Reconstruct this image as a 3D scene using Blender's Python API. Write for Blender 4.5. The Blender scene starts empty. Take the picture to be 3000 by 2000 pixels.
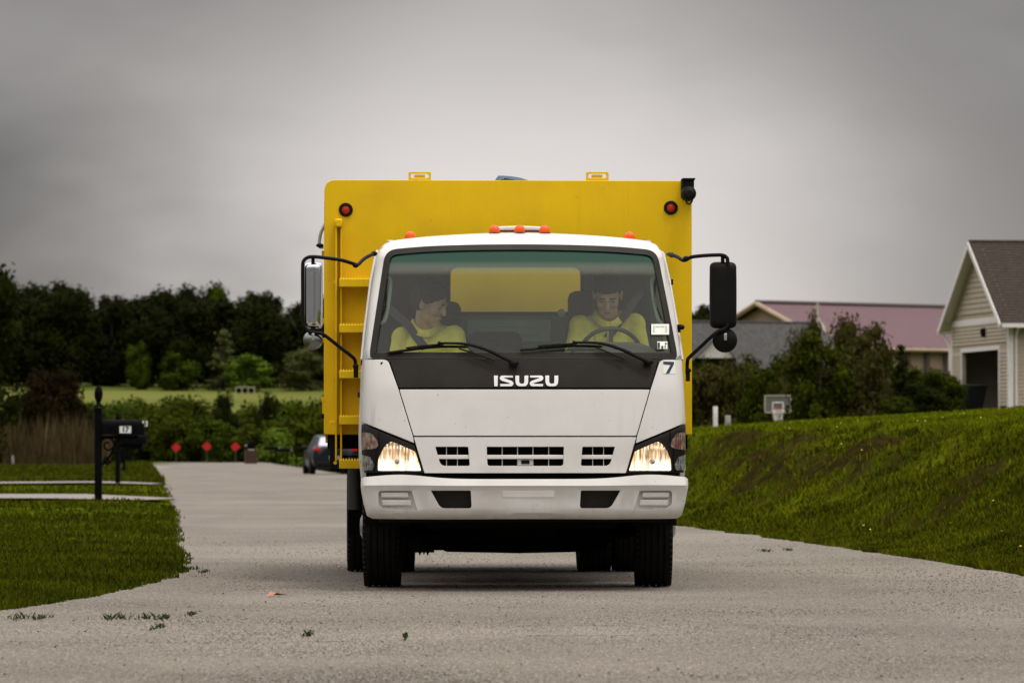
import bpy, bmesh, math, random
import numpy as np
from mathutils import Vector, Matrix, noise
from mathutils.geometry import delaunay_2d_cdt

random.seed(7)
RNG = np.random.default_rng(7)
R = math.radians
scene = bpy.context.scene
col = scene.collection

# ------------------------------------------------------------------ camera
CAM_H = 0.875
F = 13188.0                    # focal length in units of a 3000 wide frame
PITCH = math.atan(320.0 / F)
cam_d = bpy.data.cameras.new("camera")
cam = bpy.data.objects.new("camera", cam_d)
col.objects.link(cam)
cam.location = (0, 0, CAM_H)
cam.rotation_euler = (math.pi / 2 + PITCH, 0, 0)
cam_d.sensor_width = 36.0
cam_d.lens = F / 3000.0 * 36.0
cam_d.clip_start = 0.5
cam_d.clip_end = 6000
cam_d.dof.use_dof = True
cam_d.dof.focus_distance = 28.4
cam_d.dof.aperture_fstop = 7.5
scene.camera = cam

# ------------------------------------------------------------------ world and sun
SUN_EL, SUN_AZ = 72.0, 132.0          # high, behind and to the right of the camera
world = bpy.data.worlds.new("World")
scene.world = world
world.use_nodes = True
wn, wl = world.node_tree.nodes, world.node_tree.links
wn.clear()


def N(tree, typ, **kw):
    n = tree.nodes.new(typ)
    for k, v in kw.items():
        if k.startswith("_"):
            n.inputs[int(k[1:])].default_value = v
        else:
            setattr(n, k, v)
    return n


def build_world():
    t = world.node_tree
    out = N(t, "ShaderNodeOutputWorld")
    bg = N(t, "ShaderNodeBackground")
    bg.inputs[1].default_value = 0.1
    sky = N(t, "ShaderNodeTexSky", sky_type="NISHITA", sun_disc=False)
    sky.sun_elevation = R(SUN_EL)
    sky.sun_rotation = R(SUN_AZ)
    tc = N(t, "ShaderNodeTexCoord")
    sep = N(t, "ShaderNodeSeparateXYZ")
    wl.new(tc.outputs["Generated"], sep.inputs[0])
    # large soft cloud masses; stretched flat as layers near the horizon are
    mp = N(t, "ShaderNodeMapping")
    mp.inputs["Scale"].default_value = (5.5, 5.5, 13.0)
    mp.inputs["Rotation"].default_value = (0, R(18), 0)
    wl.new(tc.outputs["Generated"], mp.inputs[0])
    n1 = N(t, "ShaderNodeTexNoise")
    n1.inputs["Scale"].default_value = 1.3
    n1.inputs["Detail"].default_value = 4.0
    n1.inputs["Roughness"].default_value = 0.5
    wl.new(mp.outputs[0], n1.inputs["Vector"])

    def m(op, a, b=None, c=None):
        n = N(t, "ShaderNodeMath", operation=op)
        for i, v in enumerate((a, b, c)):
            if v is None:
                continue
            if isinstance(v, (int, float)):
                n.inputs[i].default_value = v
            else:
                wl.new(v, n.inputs[i])
        return n.outputs[0]
    x, y, z = sep.outputs
    # a thin, bright place in the cloud deck, low down the road
    dx = m("MULTIPLY", m("ADD", x, m("MULTIPLY", m("SUBTRACT", n1.outputs[0], 0.5), 0.10)), 1 / 0.074)
    dz = m("MULTIPLY", m("SUBTRACT", m("ADD", z, m("MULTIPLY", m("SUBTRACT", n1.outputs[0], 0.5), 0.09)), 0.030), 1 / 0.062)
    r2 = m("ADD", m("MULTIPLY", dx, dx), m("MULTIPLY", dz, dz))
    fr = m("GREATER_THAN", y, 0.0)
    g = m("MULTIPLY", m("EXPONENT", m("MULTIPLY", m("POWER", r2, 1.35), -0.62)), fr)
    # the deck: dark and broken low down, brighter towards the zenith
    low = m("ADD", 0.076, m("MULTIPLY", m("MAXIMUM", m("SUBTRACT", n1.outputs[0], 0.32), 0.0), 0.38))
    hi = m("SMOOTH_MIN", m("MULTIPLY", m("MAXIMUM", m("SUBTRACT", z, 0.12), 0.0), 2.3), 1.35, 0.3)
    lum = m("ADD", m("ADD", low, m("MAXIMUM", hi, 0.0)), m("MULTIPLY", g, 0.48))
    comb = N(t, "ShaderNodeCombineColor")
    lum10 = m("MULTIPLY", lum, 11.2)
    wl.new(m("MULTIPLY", lum10, 1.045), comb.inputs[0])
    wl.new(m("MULTIPLY", lum10, 0.985), comb.inputs[1])
    wl.new(m("MULTIPLY", lum10, 0.955), comb.inputs[2])
    mix = N(t, "ShaderNodeMix", data_type="RGBA")
    mix.inputs[0].default_value = 0.96
    wl.new(sky.outputs[0], mix.inputs[6])
    wl.new(comb.outputs[0], mix.inputs[7])
    wl.new(mix.outputs[2], bg.inputs[0])
    wl.new(bg.outputs[0], out.inputs[0])


build_world()
sun_d = bpy.data.lights.new("sun", "SUN")
sun_d.energy = 1.25
sun_d.angle = R(10)
sun_d.color = (1.0, 0.96, 0.89)
sun = bpy.data.objects.new("sun", sun_d)
col.objects.link(sun)
_a = R(SUN_AZ)
_v = Vector((math.sin(_a) * math.cos(R(SUN_EL)), math.cos(_a) * math.cos(R(SUN_EL)), math.sin(R(SUN_EL))))
sun.rotation_euler = _v.to_track_quat('Z', 'Y').to_euler()
scene.view_settings.view_transform = 'Standard'
scene.view_settings.look = 'None'
scene.view_settings.exposure = 0.16
scene.view_settings.gamma = 1.0
scene.view_settings.use_curve_mapping = False
scene.render.engine = 'CYCLES'
scene.cycles.use_denoising = True
scene.cycles.max_bounces = 8
scene.cycles.transparent_max_bounces = 24
scene.cycles.sample_clamp_indirect = 6.0


# ------------------------------------------------------------------ materials
def mat(name, color, rough=0.6, metal=0.0, var=0.0, vscale=8.0, bump=0.0, bscale=60.0, spec=0.5,
        stretch=(1, 1, 1), color2=None, coat=0.0, ramp=(0.35, 0.65), emit=None, detail=5.0):
    m = bpy.data.materials.new(name)
    m.use_nodes = True
    t = m.node_tree
    b = t.nodes["Principled BSDF"]
    b.inputs["Base Color"].default_value = (*color, 1)
    b.inputs["Roughness"].default_value = rough
    b.inputs["Metallic"].default_value = metal
    b.inputs["Specular IOR Level"].default_value = spec
    b.inputs["Coat Weight"].default_value = coat
    b.inputs["Coat Roughness"].default_value = 0.08
    if emit:
        b.inputs["Emission Color"].default_value = (*emit[0], 1)
        b.inputs["Emission Strength"].default_value = emit[1]
    tc = N(t, "ShaderNodeTexCoord")
    mp = N(t, "ShaderNodeMapping")
    mp.inputs["Scale"].default_value = stretch
    t.links.new(tc.outputs["Object"], mp.inputs[0])
    if var > 0 or color2:
        n = N(t, "ShaderNodeTexNoise")
        n.inputs["Scale"].default_value = vscale
        n.inputs["Detail"].default_value = detail
        n.inputs["Roughness"].default_value = 0.6
        t.links.new(mp.outputs[0], n.inputs["Vector"])
        cr = N(t, "ShaderNodeValToRGB")
        cr.color_ramp.elements[0].position = ramp[0]
        cr.color_ramp.elements[1].position = ramp[1]
        c2 = color2 or tuple(min(1, c * (1 + var)) for c in color)
        c1 = color if color2 else tuple(c * (1 - var) for c in color)
        cr.color_ramp.elements[0].color = (*c1, 1)
        cr.color_ramp.elements[1].color = (*c2, 1)
        t.links.new(n.outputs[0], cr.inputs[0])
        t.links.new(cr.outputs[0], b.inputs["Base Color"])
    if bump > 0:
        n2 = N(t, "ShaderNodeTexNoise")
        n2.inputs["Scale"].default_value = bscale
        n2.inputs["Detail"].default_value = 3.0
        t.links.new(mp.outputs[0], n2.inputs["Vector"])
        bp = N(t, "ShaderNodeBump")
        bp.inputs["Strength"].default_value = bump
        bp.inputs["Distance"].default_value = 0.02
        t.links.new(n2.outputs[0], bp.inputs["Height"])
        t.links.new(bp.outputs[0], b.inputs["Normal"])
    return m


def paint(name, color, rough=0.32, dirt=(0.30, 0.24, 0.17), amount=0.25, low=0.4, high=1.2, var=0.04, coat=0.3, spec=0.4):
    """vehicle paint with faint road film, heavier near the bottom of the vehicle, and small specks"""
    m = bpy.data.materials.new(name)
    m.use_nodes = True
    t = m.node_tree
    L = t.links
    b = t.nodes["Principled BSDF"]
    b.inputs["Coat Weight"].default_value = coat
    b.inputs["Coat Roughness"].default_value = 0.12
    b.inputs["Specular IOR Level"].default_value = spec
    tc = N(t, "ShaderNodeTexCoord")
    n = N(t, "ShaderNodeTexNoise")
    n.inputs["Scale"].default_value = 3.0
    n.inputs["Detail"].default_value = 8.0
    n.inputs["Roughness"].default_value = 0.62
    L.new(tc.outputs["Object"], n.inputs["Vector"])
    sp = N(t, "ShaderNodeTexNoise")
    sp.inputs["Scale"].default_value = 34.0
    sp.inputs["Detail"].default_value = 2.0
    L.new(tc.outputs["Object"], sp.inputs["Vector"])
    spr = N(t, "ShaderNodeMapRange")
    for i, v in ((1, 0.72), (2, 0.78), (3, 0.0), (4, 0.55)):
        spr.inputs[i].default_value = v
    L.new(sp.outputs[0], spr.inputs[0])
    sep = N(t, "ShaderNodeSeparateXYZ")
    L.new(tc.outputs["Object"], sep.inputs[0])
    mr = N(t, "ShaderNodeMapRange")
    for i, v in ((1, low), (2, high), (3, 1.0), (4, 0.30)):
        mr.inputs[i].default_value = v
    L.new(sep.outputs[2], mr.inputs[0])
    nr = N(t, "ShaderNodeMapRange")
    for i, v in ((1, 0.42), (2, 0.72), (3, 0.0), (4, 1.0)):
        nr.inputs[i].default_value = v
    L.new(n.outputs[0], nr.inputs[0])
    # rain streaks running down the panels
    smp = N(t, "ShaderNodeMapping")
    smp.inputs["Scale"].default_value = (9.0, 9.0, 0.55)
    L.new(tc.outputs["Object"], smp.inputs[0])
    sn = N(t, "ShaderNodeTexNoise")
    sn.inputs["Scale"].default_value = 2.2
    sn.inputs["Detail"].default_value = 6.0
    sn.inputs["Roughness"].default_value = 0.7
    L.new(smp.outputs[0], sn.inputs["Vector"])
    sr = N(t, "ShaderNodeMapRange")
    for i, v in ((1, 0.50), (2, 0.80), (3, 0.0), (4, 0.9)):
        sr.inputs[i].default_value = v
    L.new(sn.outputs[0], sr.inputs[0])
    mu0 = N(t, "ShaderNodeMath", operation="MAXIMUM")
    L.new(nr.outputs[0], mu0.inputs[0])
    L.new(sr.outputs[0], mu0.inputs[1])
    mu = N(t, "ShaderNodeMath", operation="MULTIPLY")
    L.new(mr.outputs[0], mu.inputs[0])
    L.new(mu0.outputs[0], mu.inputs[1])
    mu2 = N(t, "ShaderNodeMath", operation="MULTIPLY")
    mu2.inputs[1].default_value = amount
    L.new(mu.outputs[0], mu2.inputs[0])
    mx = N(t, "ShaderNodeMath", operation="ADD")
    L.new(mu2.outputs[0], mx.inputs[0])
    L.new(spr.outputs[0], mx.inputs[1])
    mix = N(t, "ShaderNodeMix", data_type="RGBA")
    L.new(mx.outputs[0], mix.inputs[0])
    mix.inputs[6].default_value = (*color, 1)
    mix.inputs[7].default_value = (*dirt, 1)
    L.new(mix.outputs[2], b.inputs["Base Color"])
    rr = N(t, "ShaderNodeMapRange")
    for i, v in ((1, 0.3), (2, 0.7), (3, rough), (4, rough + 0.15)):
        rr.inputs[i].default_value = v
    L.new(n.outputs[0], rr.inputs[0])
    L.new(rr.outputs[0], b.inputs["Roughness"])
    bp = N(t, "ShaderNodeBump")
    bp.inputs["Strength"].default_value = 0.05
    L.new(n.outputs[0], bp.inputs["Height"])
    L.new(bp.outputs[0], b.inputs["Normal"])
    return m


def glass(name, tint=(0.72, 0.80, 0.76), band=None, rough=0.0, ior=1.42, film=0.0):
    m = bpy.data.materials.new(name)
    m.use_nodes = True
    t = m.node_tree
    t.nodes.clear()
    out = N(t, "ShaderNodeOutputMaterial")
    tr = N(t, "ShaderNodeBsdfTransparent")
    tr.inputs[0].default_value = (*tint, 1)
    gl = N(t, "ShaderNodeBsdfGlossy")
    gl.inputs["Roughness"].default_value = rough
    fr = N(t, "ShaderNodeFresnel")
    fr.inputs[0].default_value = ior
    mix = N(t, "ShaderNodeMixShader")
    t.links.new(fr.outputs[0], mix.inputs[0])
    base = tr
    if film > 0:                       # a thin film of dust on the pane
        df = N(t, "ShaderNodeBsdfDiffuse")
        df.inputs[0].default_value = (0.45, 0.45, 0.40, 1)
        mf = N(t, "ShaderNodeMixShader")
        mf.inputs[0].default_value = film
        film_nodes = (df, mf)
        t.links.new(tr.outputs[0], mf.inputs[1])
        t.links.new(df.outputs[0], mf.inputs[2])
        base = mf
    t.links.new(base.outputs[0], mix.inputs[1])
    t.links.new(gl.outputs[0], mix.inputs[2])
    t.links.new(mix.outputs[0], out.inputs[0])
    if band:
        tc = N(t, "ShaderNodeTexCoord")
        sep = N(t, "ShaderNodeSeparateXYZ")
        t.links.new(tc.outputs["Object"], sep.inputs[0])
        mr = N(t, "ShaderNodeMapRange")
        mr.inputs[1].default_value = band[0]
        mr.inputs[2].default_value = band[1]
        t.links.new(sep.outputs[2], mr.inputs[0])
        cm = N(t, "ShaderNodeMix", data_type="RGBA")
        t.links.new(mr.outputs[0], cm.inputs[0])
        cm.inputs[6].default_value = (*tint, 1)
        cm.inputs[7].default_value = (*band[2], 1)
        t.links.new(cm.outputs[2], tr.inputs[0])
        if film > 0:                   # the green shade band printed across the top
            c2 = N(t, "ShaderNodeMix", data_type="RGBA")
            t.links.new(mr.outputs[0], c2.inputs[0])
            c2.inputs[6].default_value = (0.45, 0.47, 0.38, 1)
            c2.inputs[7].default_value = (0.006, 0.075, 0.045, 1)
            t.links.new(c2.outputs[2], film_nodes[0].inputs[0])
            m2 = N(t, "ShaderNodeMapRange")
            m2.inputs[3].default_value = film
            m2.inputs[4].default_value = 0.62
            t.links.new(mr.outputs[0], m2.inputs[0])
            t.links.new(m2.outputs[0], film_nodes[1].inputs[0])
    return m


def foliage(name, c1, c2, scale=1.0):
    m = bpy.data.materials.new(name)
    m.use_nodes = True
    t = m.node_tree
    L = t.links
    b = t.nodes["Principled BSDF"]
    b.inputs["Roughness"].default_value = 0.85
    b.inputs["Specular IOR Level"].default_value = 0.03
    g = N(t, "ShaderNodeNewGeometry")
    tc = N(t, "ShaderNodeTexCoord")
    n = N(t, "ShaderNodeTexNoise")
    n.inputs["Scale"].default_value = scale
    n.inputs["Detail"].default_value = 2.0
    L.new(tc.outputs["Object"], n.inputs["Vector"])
    a = N(t, "ShaderNodeMath", operation="MULTIPLY_ADD")
    a.inputs[1].default_value = 0.45
    L.new(g.outputs["Random Per Island"], a.inputs[0])
    s = N(t, "ShaderNodeMapRange")
    for i, v in ((1, 0.3), (2, 0.7), (3, 0.0), (4, 0.6)):
        s.inputs[i].default_value = v
    L.new(n.outputs[0], s.inputs[0])
    L.new(s.outputs[0], a.inputs[2])
    mix = N(t, "ShaderNodeMix", data_type="RGBA")
    L.new(a.outputs[0], mix.inputs[0])
    mix.inputs[6].default_value = (*c1, 1)
    mix.inputs[7].default_value = (*c2, 1)
    L.new(mix.outputs[2], b.inputs["Base Color"])
    return m


M = {}
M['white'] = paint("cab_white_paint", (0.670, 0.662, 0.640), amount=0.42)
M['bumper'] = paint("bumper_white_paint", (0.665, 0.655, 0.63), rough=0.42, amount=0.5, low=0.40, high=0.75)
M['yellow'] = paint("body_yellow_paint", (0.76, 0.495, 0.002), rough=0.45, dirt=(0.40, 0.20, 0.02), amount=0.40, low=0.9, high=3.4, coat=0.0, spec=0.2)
M['black_plastic'] = mat("black_plastic", (0.016, 0.014, 0.0105), 0.6, var=0.25, vscale=5, bump=0.1, bscale=90, spec=0.22)
M['black'] = mat("matt_black", (0.004, 0.004, 0.004), 0.6, var=0.3, spec=0.16)
M['chassis'] = mat("chassis_black", (0.004, 0.0035, 0.003), 0.85, var=0.5, vscale=12, bump=0.3, bscale=30, spec=0.06)
M['rubber'] = mat("tyre_rubber", (0.007, 0.0065, 0.006), 0.85, var=0.3, vscale=20, bump=0.2, bscale=60, spec=0.18)
M['steel'] = mat("dull_steel", (0.42, 0.42, 0.42), 0.38, 0.8, var=0.25, vscale=14)
M['chrome'] = mat("chrome", (0.72, 0.74, 0.78), 0.10, 1.0)
M['silver'] = mat("badge_silver", (0.80, 0.80, 0.79), 0.30, 0.15)
M['orange'] = mat("orange_lens", (0.70, 0.085, 0.004), 0.3, spec=0.3, emit=((1, 0.12, 0.004), 0.06))
M['red'] = mat("red_lens", (0.42, 0.028, 0.006), 0.4, spec=0.25)
M['shield'] = glass("windscreen_glass", (0.90, 0.95, 0.86), band=(1.985, 2.075, (0.10, 0.34, 0.26)), film=0.022)
M['pane'] = glass("pane_glass", (0.93, 0.96, 0.94))
M['rear_pane'] = glass("rear_pane_shade_tint", (0.62, 0.72, 0.58))  # tint darkened to stand in for the shade between cab and body
M['lens'] = glass("clear_lens", (0.93, 0.94, 0.94))
M['dark_glass'] = mat("dark_glass", (0.01, 0.012, 0.014), 0.05, spec=0.8)
M['cab_grey'] = mat("cab_interior_grey", (0.20, 0.26, 0.185), 0.7, var=0.12, vscale=4)
M['cab_light'] = mat("cab_interior_light", (0.36, 0.50, 0.43), 0.7, var=0.08)
M['dash'] = mat("dashboard_plastic", (0.13, 0.135, 0.115), 0.65, var=0.1, bump=0.1)
M['seat'] = mat("seat_cloth", (0.045, 0.043, 0.045), 0.9, var=0.25, vscale=30, bump=0.3, bscale=200)
M['belt'] = mat("belt_webbing", (0.055, 0.053, 0.056), 0.8, bump=0.2, bscale=300)
M['skin'] = mat("skin", (0.70, 0.46, 0.34), 0.55, var=0.12, vscale=18)
M['polo'] = mat("yellow_polo_cloth", (0.90, 0.83, 0.15), 0.85, var=0.08, vscale=14, bump=0.5, bscale=22)
M['trousers'] = mat("dark_trousers", (0.03, 0.035, 0.05), 0.9, bump=0.3)
M['hair_dark'] = mat("dark_brown_hair", (0.030, 0.018, 0.011), 0.65, var=0.4, vscale=60, bump=0.8, bscale=120)
M['hair_brown'] = mat("brown_hair", (0.045, 0.026, 0.014), 0.65, var=0.4, vscale=60, bump=0.8, bscale=120)
M['paper'] = mat("white_paper", (0.78, 0.80, 0.74), 0.6, var=0.04)
M['ink'] = mat("dark_ink", (0.012, 0.018, 0.05), 0.6)
M['tarp'] = mat("blue_tarp", (0.012, 0.045, 0.11), 0.6, var=0.3, vscale=30, bump=0.5, bscale=25)


def headlamp_mat():
    m = bpy.data.materials.new("headlamp_lit_reflector")
    m.use_nodes = True
    t = m.node_tree
    L = t.links
    b = t.nodes["Principled BSDF"]
    b.inputs["Metallic"].default_value = 0.9
    b.inputs["Roughness"].default_value = 0.15
    b.inputs["Base Color"].default_value = (0.85, 0.8, 0.72, 1)
    tc = N(t, "ShaderNodeTexCoord")
    mp = N(t, "ShaderNodeMapping")
    mp.inputs["Scale"].default_value = (1, 0.0, 0.10)
    L.new(tc.outputs["Object"], mp.inputs[0])
    n = N(t, "ShaderNodeTexNoise")
    n.inputs["Scale"].default_value = 46.0
    n.inputs["Detail"].default_value = 2.0
    n.inputs["Roughness"].default_value = 0.7
    L.new(mp.outputs[0], n.inputs["Vector"])
    sep = N(t, "ShaderNodeSeparateXYZ")
    L.new(tc.outputs["Object"], sep.inputs[0])
    # the beam leaves the lower half of the fluted bowl
    mr = N(t, "ShaderNodeMapRange")
    for i, v in ((1, 0.905), (2, 0.760), (3, -0.07), (4, 0.27)):
        mr.inputs[i].default_value = v
    L.new(sep.outputs[2], mr.inputs[0])
    ad = N(t, "ShaderNodeMath", operation="ADD")
    L.new(n.outputs[0], ad.inputs[0])
    L.new(mr.outputs[0], ad.inputs[1])
    cr = N(t, "ShaderNodeValToRGB")
    e = cr.color_ramp.elements
    e[0].position = 0.36
    e[0].color = (0.10, 0.05, 0.03, 1)
    e[1].position = 0.80
    e[1].color = (1.0, 0.86, 0.66, 1)
    k = e.new(0.52)
    k.color = (0.62, 0.30, 0.10, 1)
    L.new(ad.outputs[0], cr.inputs[0])
    L.new(cr.outputs[0], b.inputs["Emission Color"])
    st = N(t, "ShaderNodeMapRange")
    for i, v in ((1, 0.45), (2, 0.95), (3, 0.35), (4, 2.6)):
        st.inputs[i].default_value = v
    L.new(ad.outputs[0], st.inputs[0])
    L.new(st.outputs[0], b.inputs["Emission Strength"])
    return m


M['headlamp'] = headlamp_mat()


# ------------------------------------------------------------------ object helpers
def tag(o, label=None, cat=None, group=None, kind=None):
    if label:
        o['label'] = label
    if cat:
        o['category'] = cat
    if group:
        o['group'] = group
    if kind:
        o['kind'] = kind
    return o


def empty(name, loc=(0, 0, 0), rz=0.0, parent=None):
    o = bpy.data.objects.new(name, None)
    col.objects.link(o)
    o.location = loc
    o.rotation_euler = (0, 0, rz)
    o.parent = parent
    o.empty_display_size = 0.1
    return o


def link(name, me, material, parent=None, loc=None, bevel=0.0, smooth=30, segs=2):
    o = bpy.data.objects.new(name, me)
    if material is not None and not me.materials:
        me.materials.append(M[material] if isinstance(material, str) else material)
    col.objects.link(o)
    o.parent = parent
    if loc is not None:
        o.location = loc
    if smooth:
        me.polygons.foreach_set("use_smooth", [True] * len(me.polygons))
        me.set_sharp_from_angle(angle=R(smooth))
    if bevel > 0:
        b = o.modifiers.new("bevel", 'BEVEL')
        b.width = bevel
        b.segments = segs
        b.limit_method = 'ANGLE'
        b.angle_limit = R(35)
        b.harden_normals = False
    return o


class MB:
    """collects shapes that form ONE mesh"""
    def __init__(s):
        s.v, s.f = [], []

    def add(s, vs, fs):
        k = len(s.v)
        s.v += [tuple(p) for p in vs]
        s.f += [tuple(i + k for i in f) for f in fs]
        return s

    def box(s, c, d, rot=None):
        hx, hy, hz = d[0] / 2, d[1] / 2, d[2] / 2
        vs = [Vector((x * hx, y * hy, z * hz)) for z in (-1, 1) for y in (-1, 1) for x in (-1, 1)]
        if rot is not None:
            vs = [rot @ v for v in vs]
        vs = [v + Vector(c) for v in vs]
        return s.add(vs, [(0, 2, 3, 1), (4, 5, 7, 6), (0, 1, 5, 4), (2, 6, 7, 3), (0, 4, 6, 2), (1, 3, 7, 5)])

    def tube(s, pts, r, n=10, cap=True):
        pts = [Vector(p) for p in pts]
        rr = r if isinstance(r, (list, tuple)) else [r] * len(pts)
        vs, fs = [], []
        up = Vector((0, 0, 1))
        t0 = (pts[1] - pts[0]).normalized()
        a = t0.cross(up)
        if a.length < 0.1:
            a = t0.cross(Vector((0, 1, 0)))
        a.normalize()
        for i, p in enumerate(pts):
            if i == 0:
                t = pts[1] - pts[0]
            elif i == len(pts) - 1:
                t = pts[-1] - pts[-2]
            else:
                t = (pts[i + 1] - p).normalized() + (p - pts[i - 1]).normalized()
            t.normalize()
            a = (a - t * a.dot(t)).normalized()
            b = t.cross(a)
            for k in range(n):
                w = 2 * math.pi * k / n
                vs.append(p + (a * math.cos(w) + b * math.sin(w)) * rr[i])
        for i in range(len(pts) - 1):
            for k in range(n):
                k2 = (k + 1) % n
                fs.append((i * n + k, i * n + k2, (i + 1) * n + k2, (i + 1) * n + k))
        if cap:
            fs.append(tuple(range(n - 1, -1, -1)))
            fs.append(tuple((len(pts) - 1) * n + k for k in range(n)))
        return s.add(vs, fs)

    def lathe(s, prof, axis='z', c=(0, 0, 0), n=24, closed=False):
        """prof: list of (radius, height along the axis)"""
        vs, fs = [], []
        for r, h in prof:
            for k in range(n):
                w = 2 * math.pi * k / n
                a, b = r * math.cos(w), r * math.sin(w)
                p = {'z': (a, b, h), 'x': (h, a, b), 'y': (b, h, a)}[axis]
                vs.append(Vector(p) + Vector(c))
        m = len(prof)
        for i in range(m if closed else m - 1):
            j = (i + 1) % m
            for k in range(n):
                k2 = (k + 1) % n
                fs.append((i * n + k, i * n + k2, j * n + k2, j * n + k))
        if not closed:
            fs.append(tuple(range(n - 1, -1, -1)))
            fs.append(tuple((m - 1) * n + k for k in range(n)))
        return s.add(vs, fs)

    def prism(s, poly, d0, d1, axis='y', c=(0, 0, 0)):
        n = len(poly)
        vs = []
        for d in (d0, d1):
            for a, b in poly:
                p = {'y': (a, d, b), 'x': (d, a, b), 'z': (a, b, d)}[axis]
                vs.append(Vector(p) + Vector(c))
        fs = [tuple(range(n)), tuple(range(2 * n - 1, n - 1, -1))]
        for i in range(n):
            j = (i + 1) % n
            fs.append((i, i + n, j + n, j))
        return s.add(vs, fs)

    def sphere(s, c, r, nu=16, nv=10, rot=None):
        rx, ry, rz = r if isinstance(r, (tuple, list)) else (r, r, r)
        vs, fs = [], []
        for i in range(1, nv):
            ph = math.pi * i / nv
            for k in range(nu):
                w = 2 * math.pi * k / nu
                vs.append(Vector((rx * math.sin(ph) * math.cos(w), ry * math.sin(ph) * math.sin(w), rz * math.cos(ph))))
        top, bot = len(vs), len(vs) + 1
        vs += [Vector((0, 0, rz)), Vector((0, 0, -rz))]
        for i in range(nv - 2):
            for k in range(nu):
                k2 = (k + 1) % nu
                fs.append((i * nu + k, (i + 1) * nu + k, (i + 1) * nu + k2, i * nu + k2))
        for k in range(nu):
            k2 = (k + 1) % nu
            fs.append((top, k, k2))
            fs.append((bot, (nv - 2) * nu + k2, (nv - 2) * nu + k))
        if rot is not None:
            vs = [rot @ v for v in vs]
        return s.add([v + Vector(c) for v in vs], fs)

    def mesh(s, name="mesh", fix=True):
        me = bpy.data.meshes.new(name)
        me.from_pydata(s.v, [], s.f)
        if fix:
            bm = bmesh.new()
            bm.from_mesh(me)
            bmesh.ops.recalc_face_normals(bm, faces=bm.faces)
            bm.to_mesh(me)
            bm.free()
        me.update()
        return me

    def build(s, name, material, parent=None, bevel=0.0, smooth=30, loc=None, fix=True):
        return link(name, s.mesh(name, fix), material, parent, loc, bevel, smooth)


def smooth_path(pts, n=6):
    """Catmull-Rom through the points"""
    P = [Vector(p) for p in pts]
    P = [P[0]] + P + [P[-1]]
    out = []
    for i in range(1, len(P) - 2):
        for k in range(n):
            t = k / n
            a, b, c, d = P[i - 1], P[i], P[i + 1], P[i + 2]
            out.append(0.5 * ((2 * b) + (c - a) * t + (2 * a - 5 * b + 4 * c - d) * t * t + (3 * b - a - 3 * c + d) * t ** 3))
    out.append(P[-2])
    return out


def pip(x, y, poly):
    c = False
    n = len(poly)
    j = n - 1
    for i in range(n):
        xi, yi = poly[i]
        xj, yj = poly[j]
        if (yi > y) != (yj > y) and x < (xj - xi) * (y - yi) / (yj - yi) + xi:
            c = not c
        j = i
    return c


def area(p):
    return 0.5 * sum(p[i][0] * p[(i + 1) % len(p)][1] - p[(i + 1) % len(p)][0] * p[i][1] for i in range(len(p)))


def rnd_poly(poly, r, n=4):
    """round the corners of a polygon; r one radius or one per corner"""
    out = []
    m = len(poly)
    for i in range(m):
        p0, p, p1 = Vector(poly[i - 1]), Vector(poly[i]), Vector(poly[(i + 1) % m])
        ri = r[i] if isinstance(r, (list, tuple)) else r
        if ri <= 0:
            out.append(tuple(p))
            continue
        a, b = (p0 - p), (p1 - p)
        d = min(ri, a.length * 0.45, b.length * 0.45)
        a, b = p + a.normalized() * d, p + b.normalized() * d
        for k in range(n + 1):
            t = k / n
            out.append(tuple(a * (1 - t) ** 2 + p * 2 * t * (1 - t) + b * t * t))
    return out


def inset(poly, d):
    m = len(poly)
    sg = 1 if area(poly) > 0 else -1
    out = []
    for i in range(m):
        p0, p, p1 = Vector(poly[i - 1]), Vector(poly[i]), Vector(poly[(i + 1) % m])
        e0, e1 = (p - p0).normalized(), (p1 - p).normalized()
        n0, n1 = Vector((-e0.y, e0.x)) * sg, Vector((-e1.y, e1.x)) * sg
        k = 1 + n0.dot(n1)
        out.append(tuple(p + (n0 + n1) * (d / max(k, 0.35))))
    return out


def mirror(poly):
    return [(-x, z) for x, z in reversed(poly)]


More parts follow.
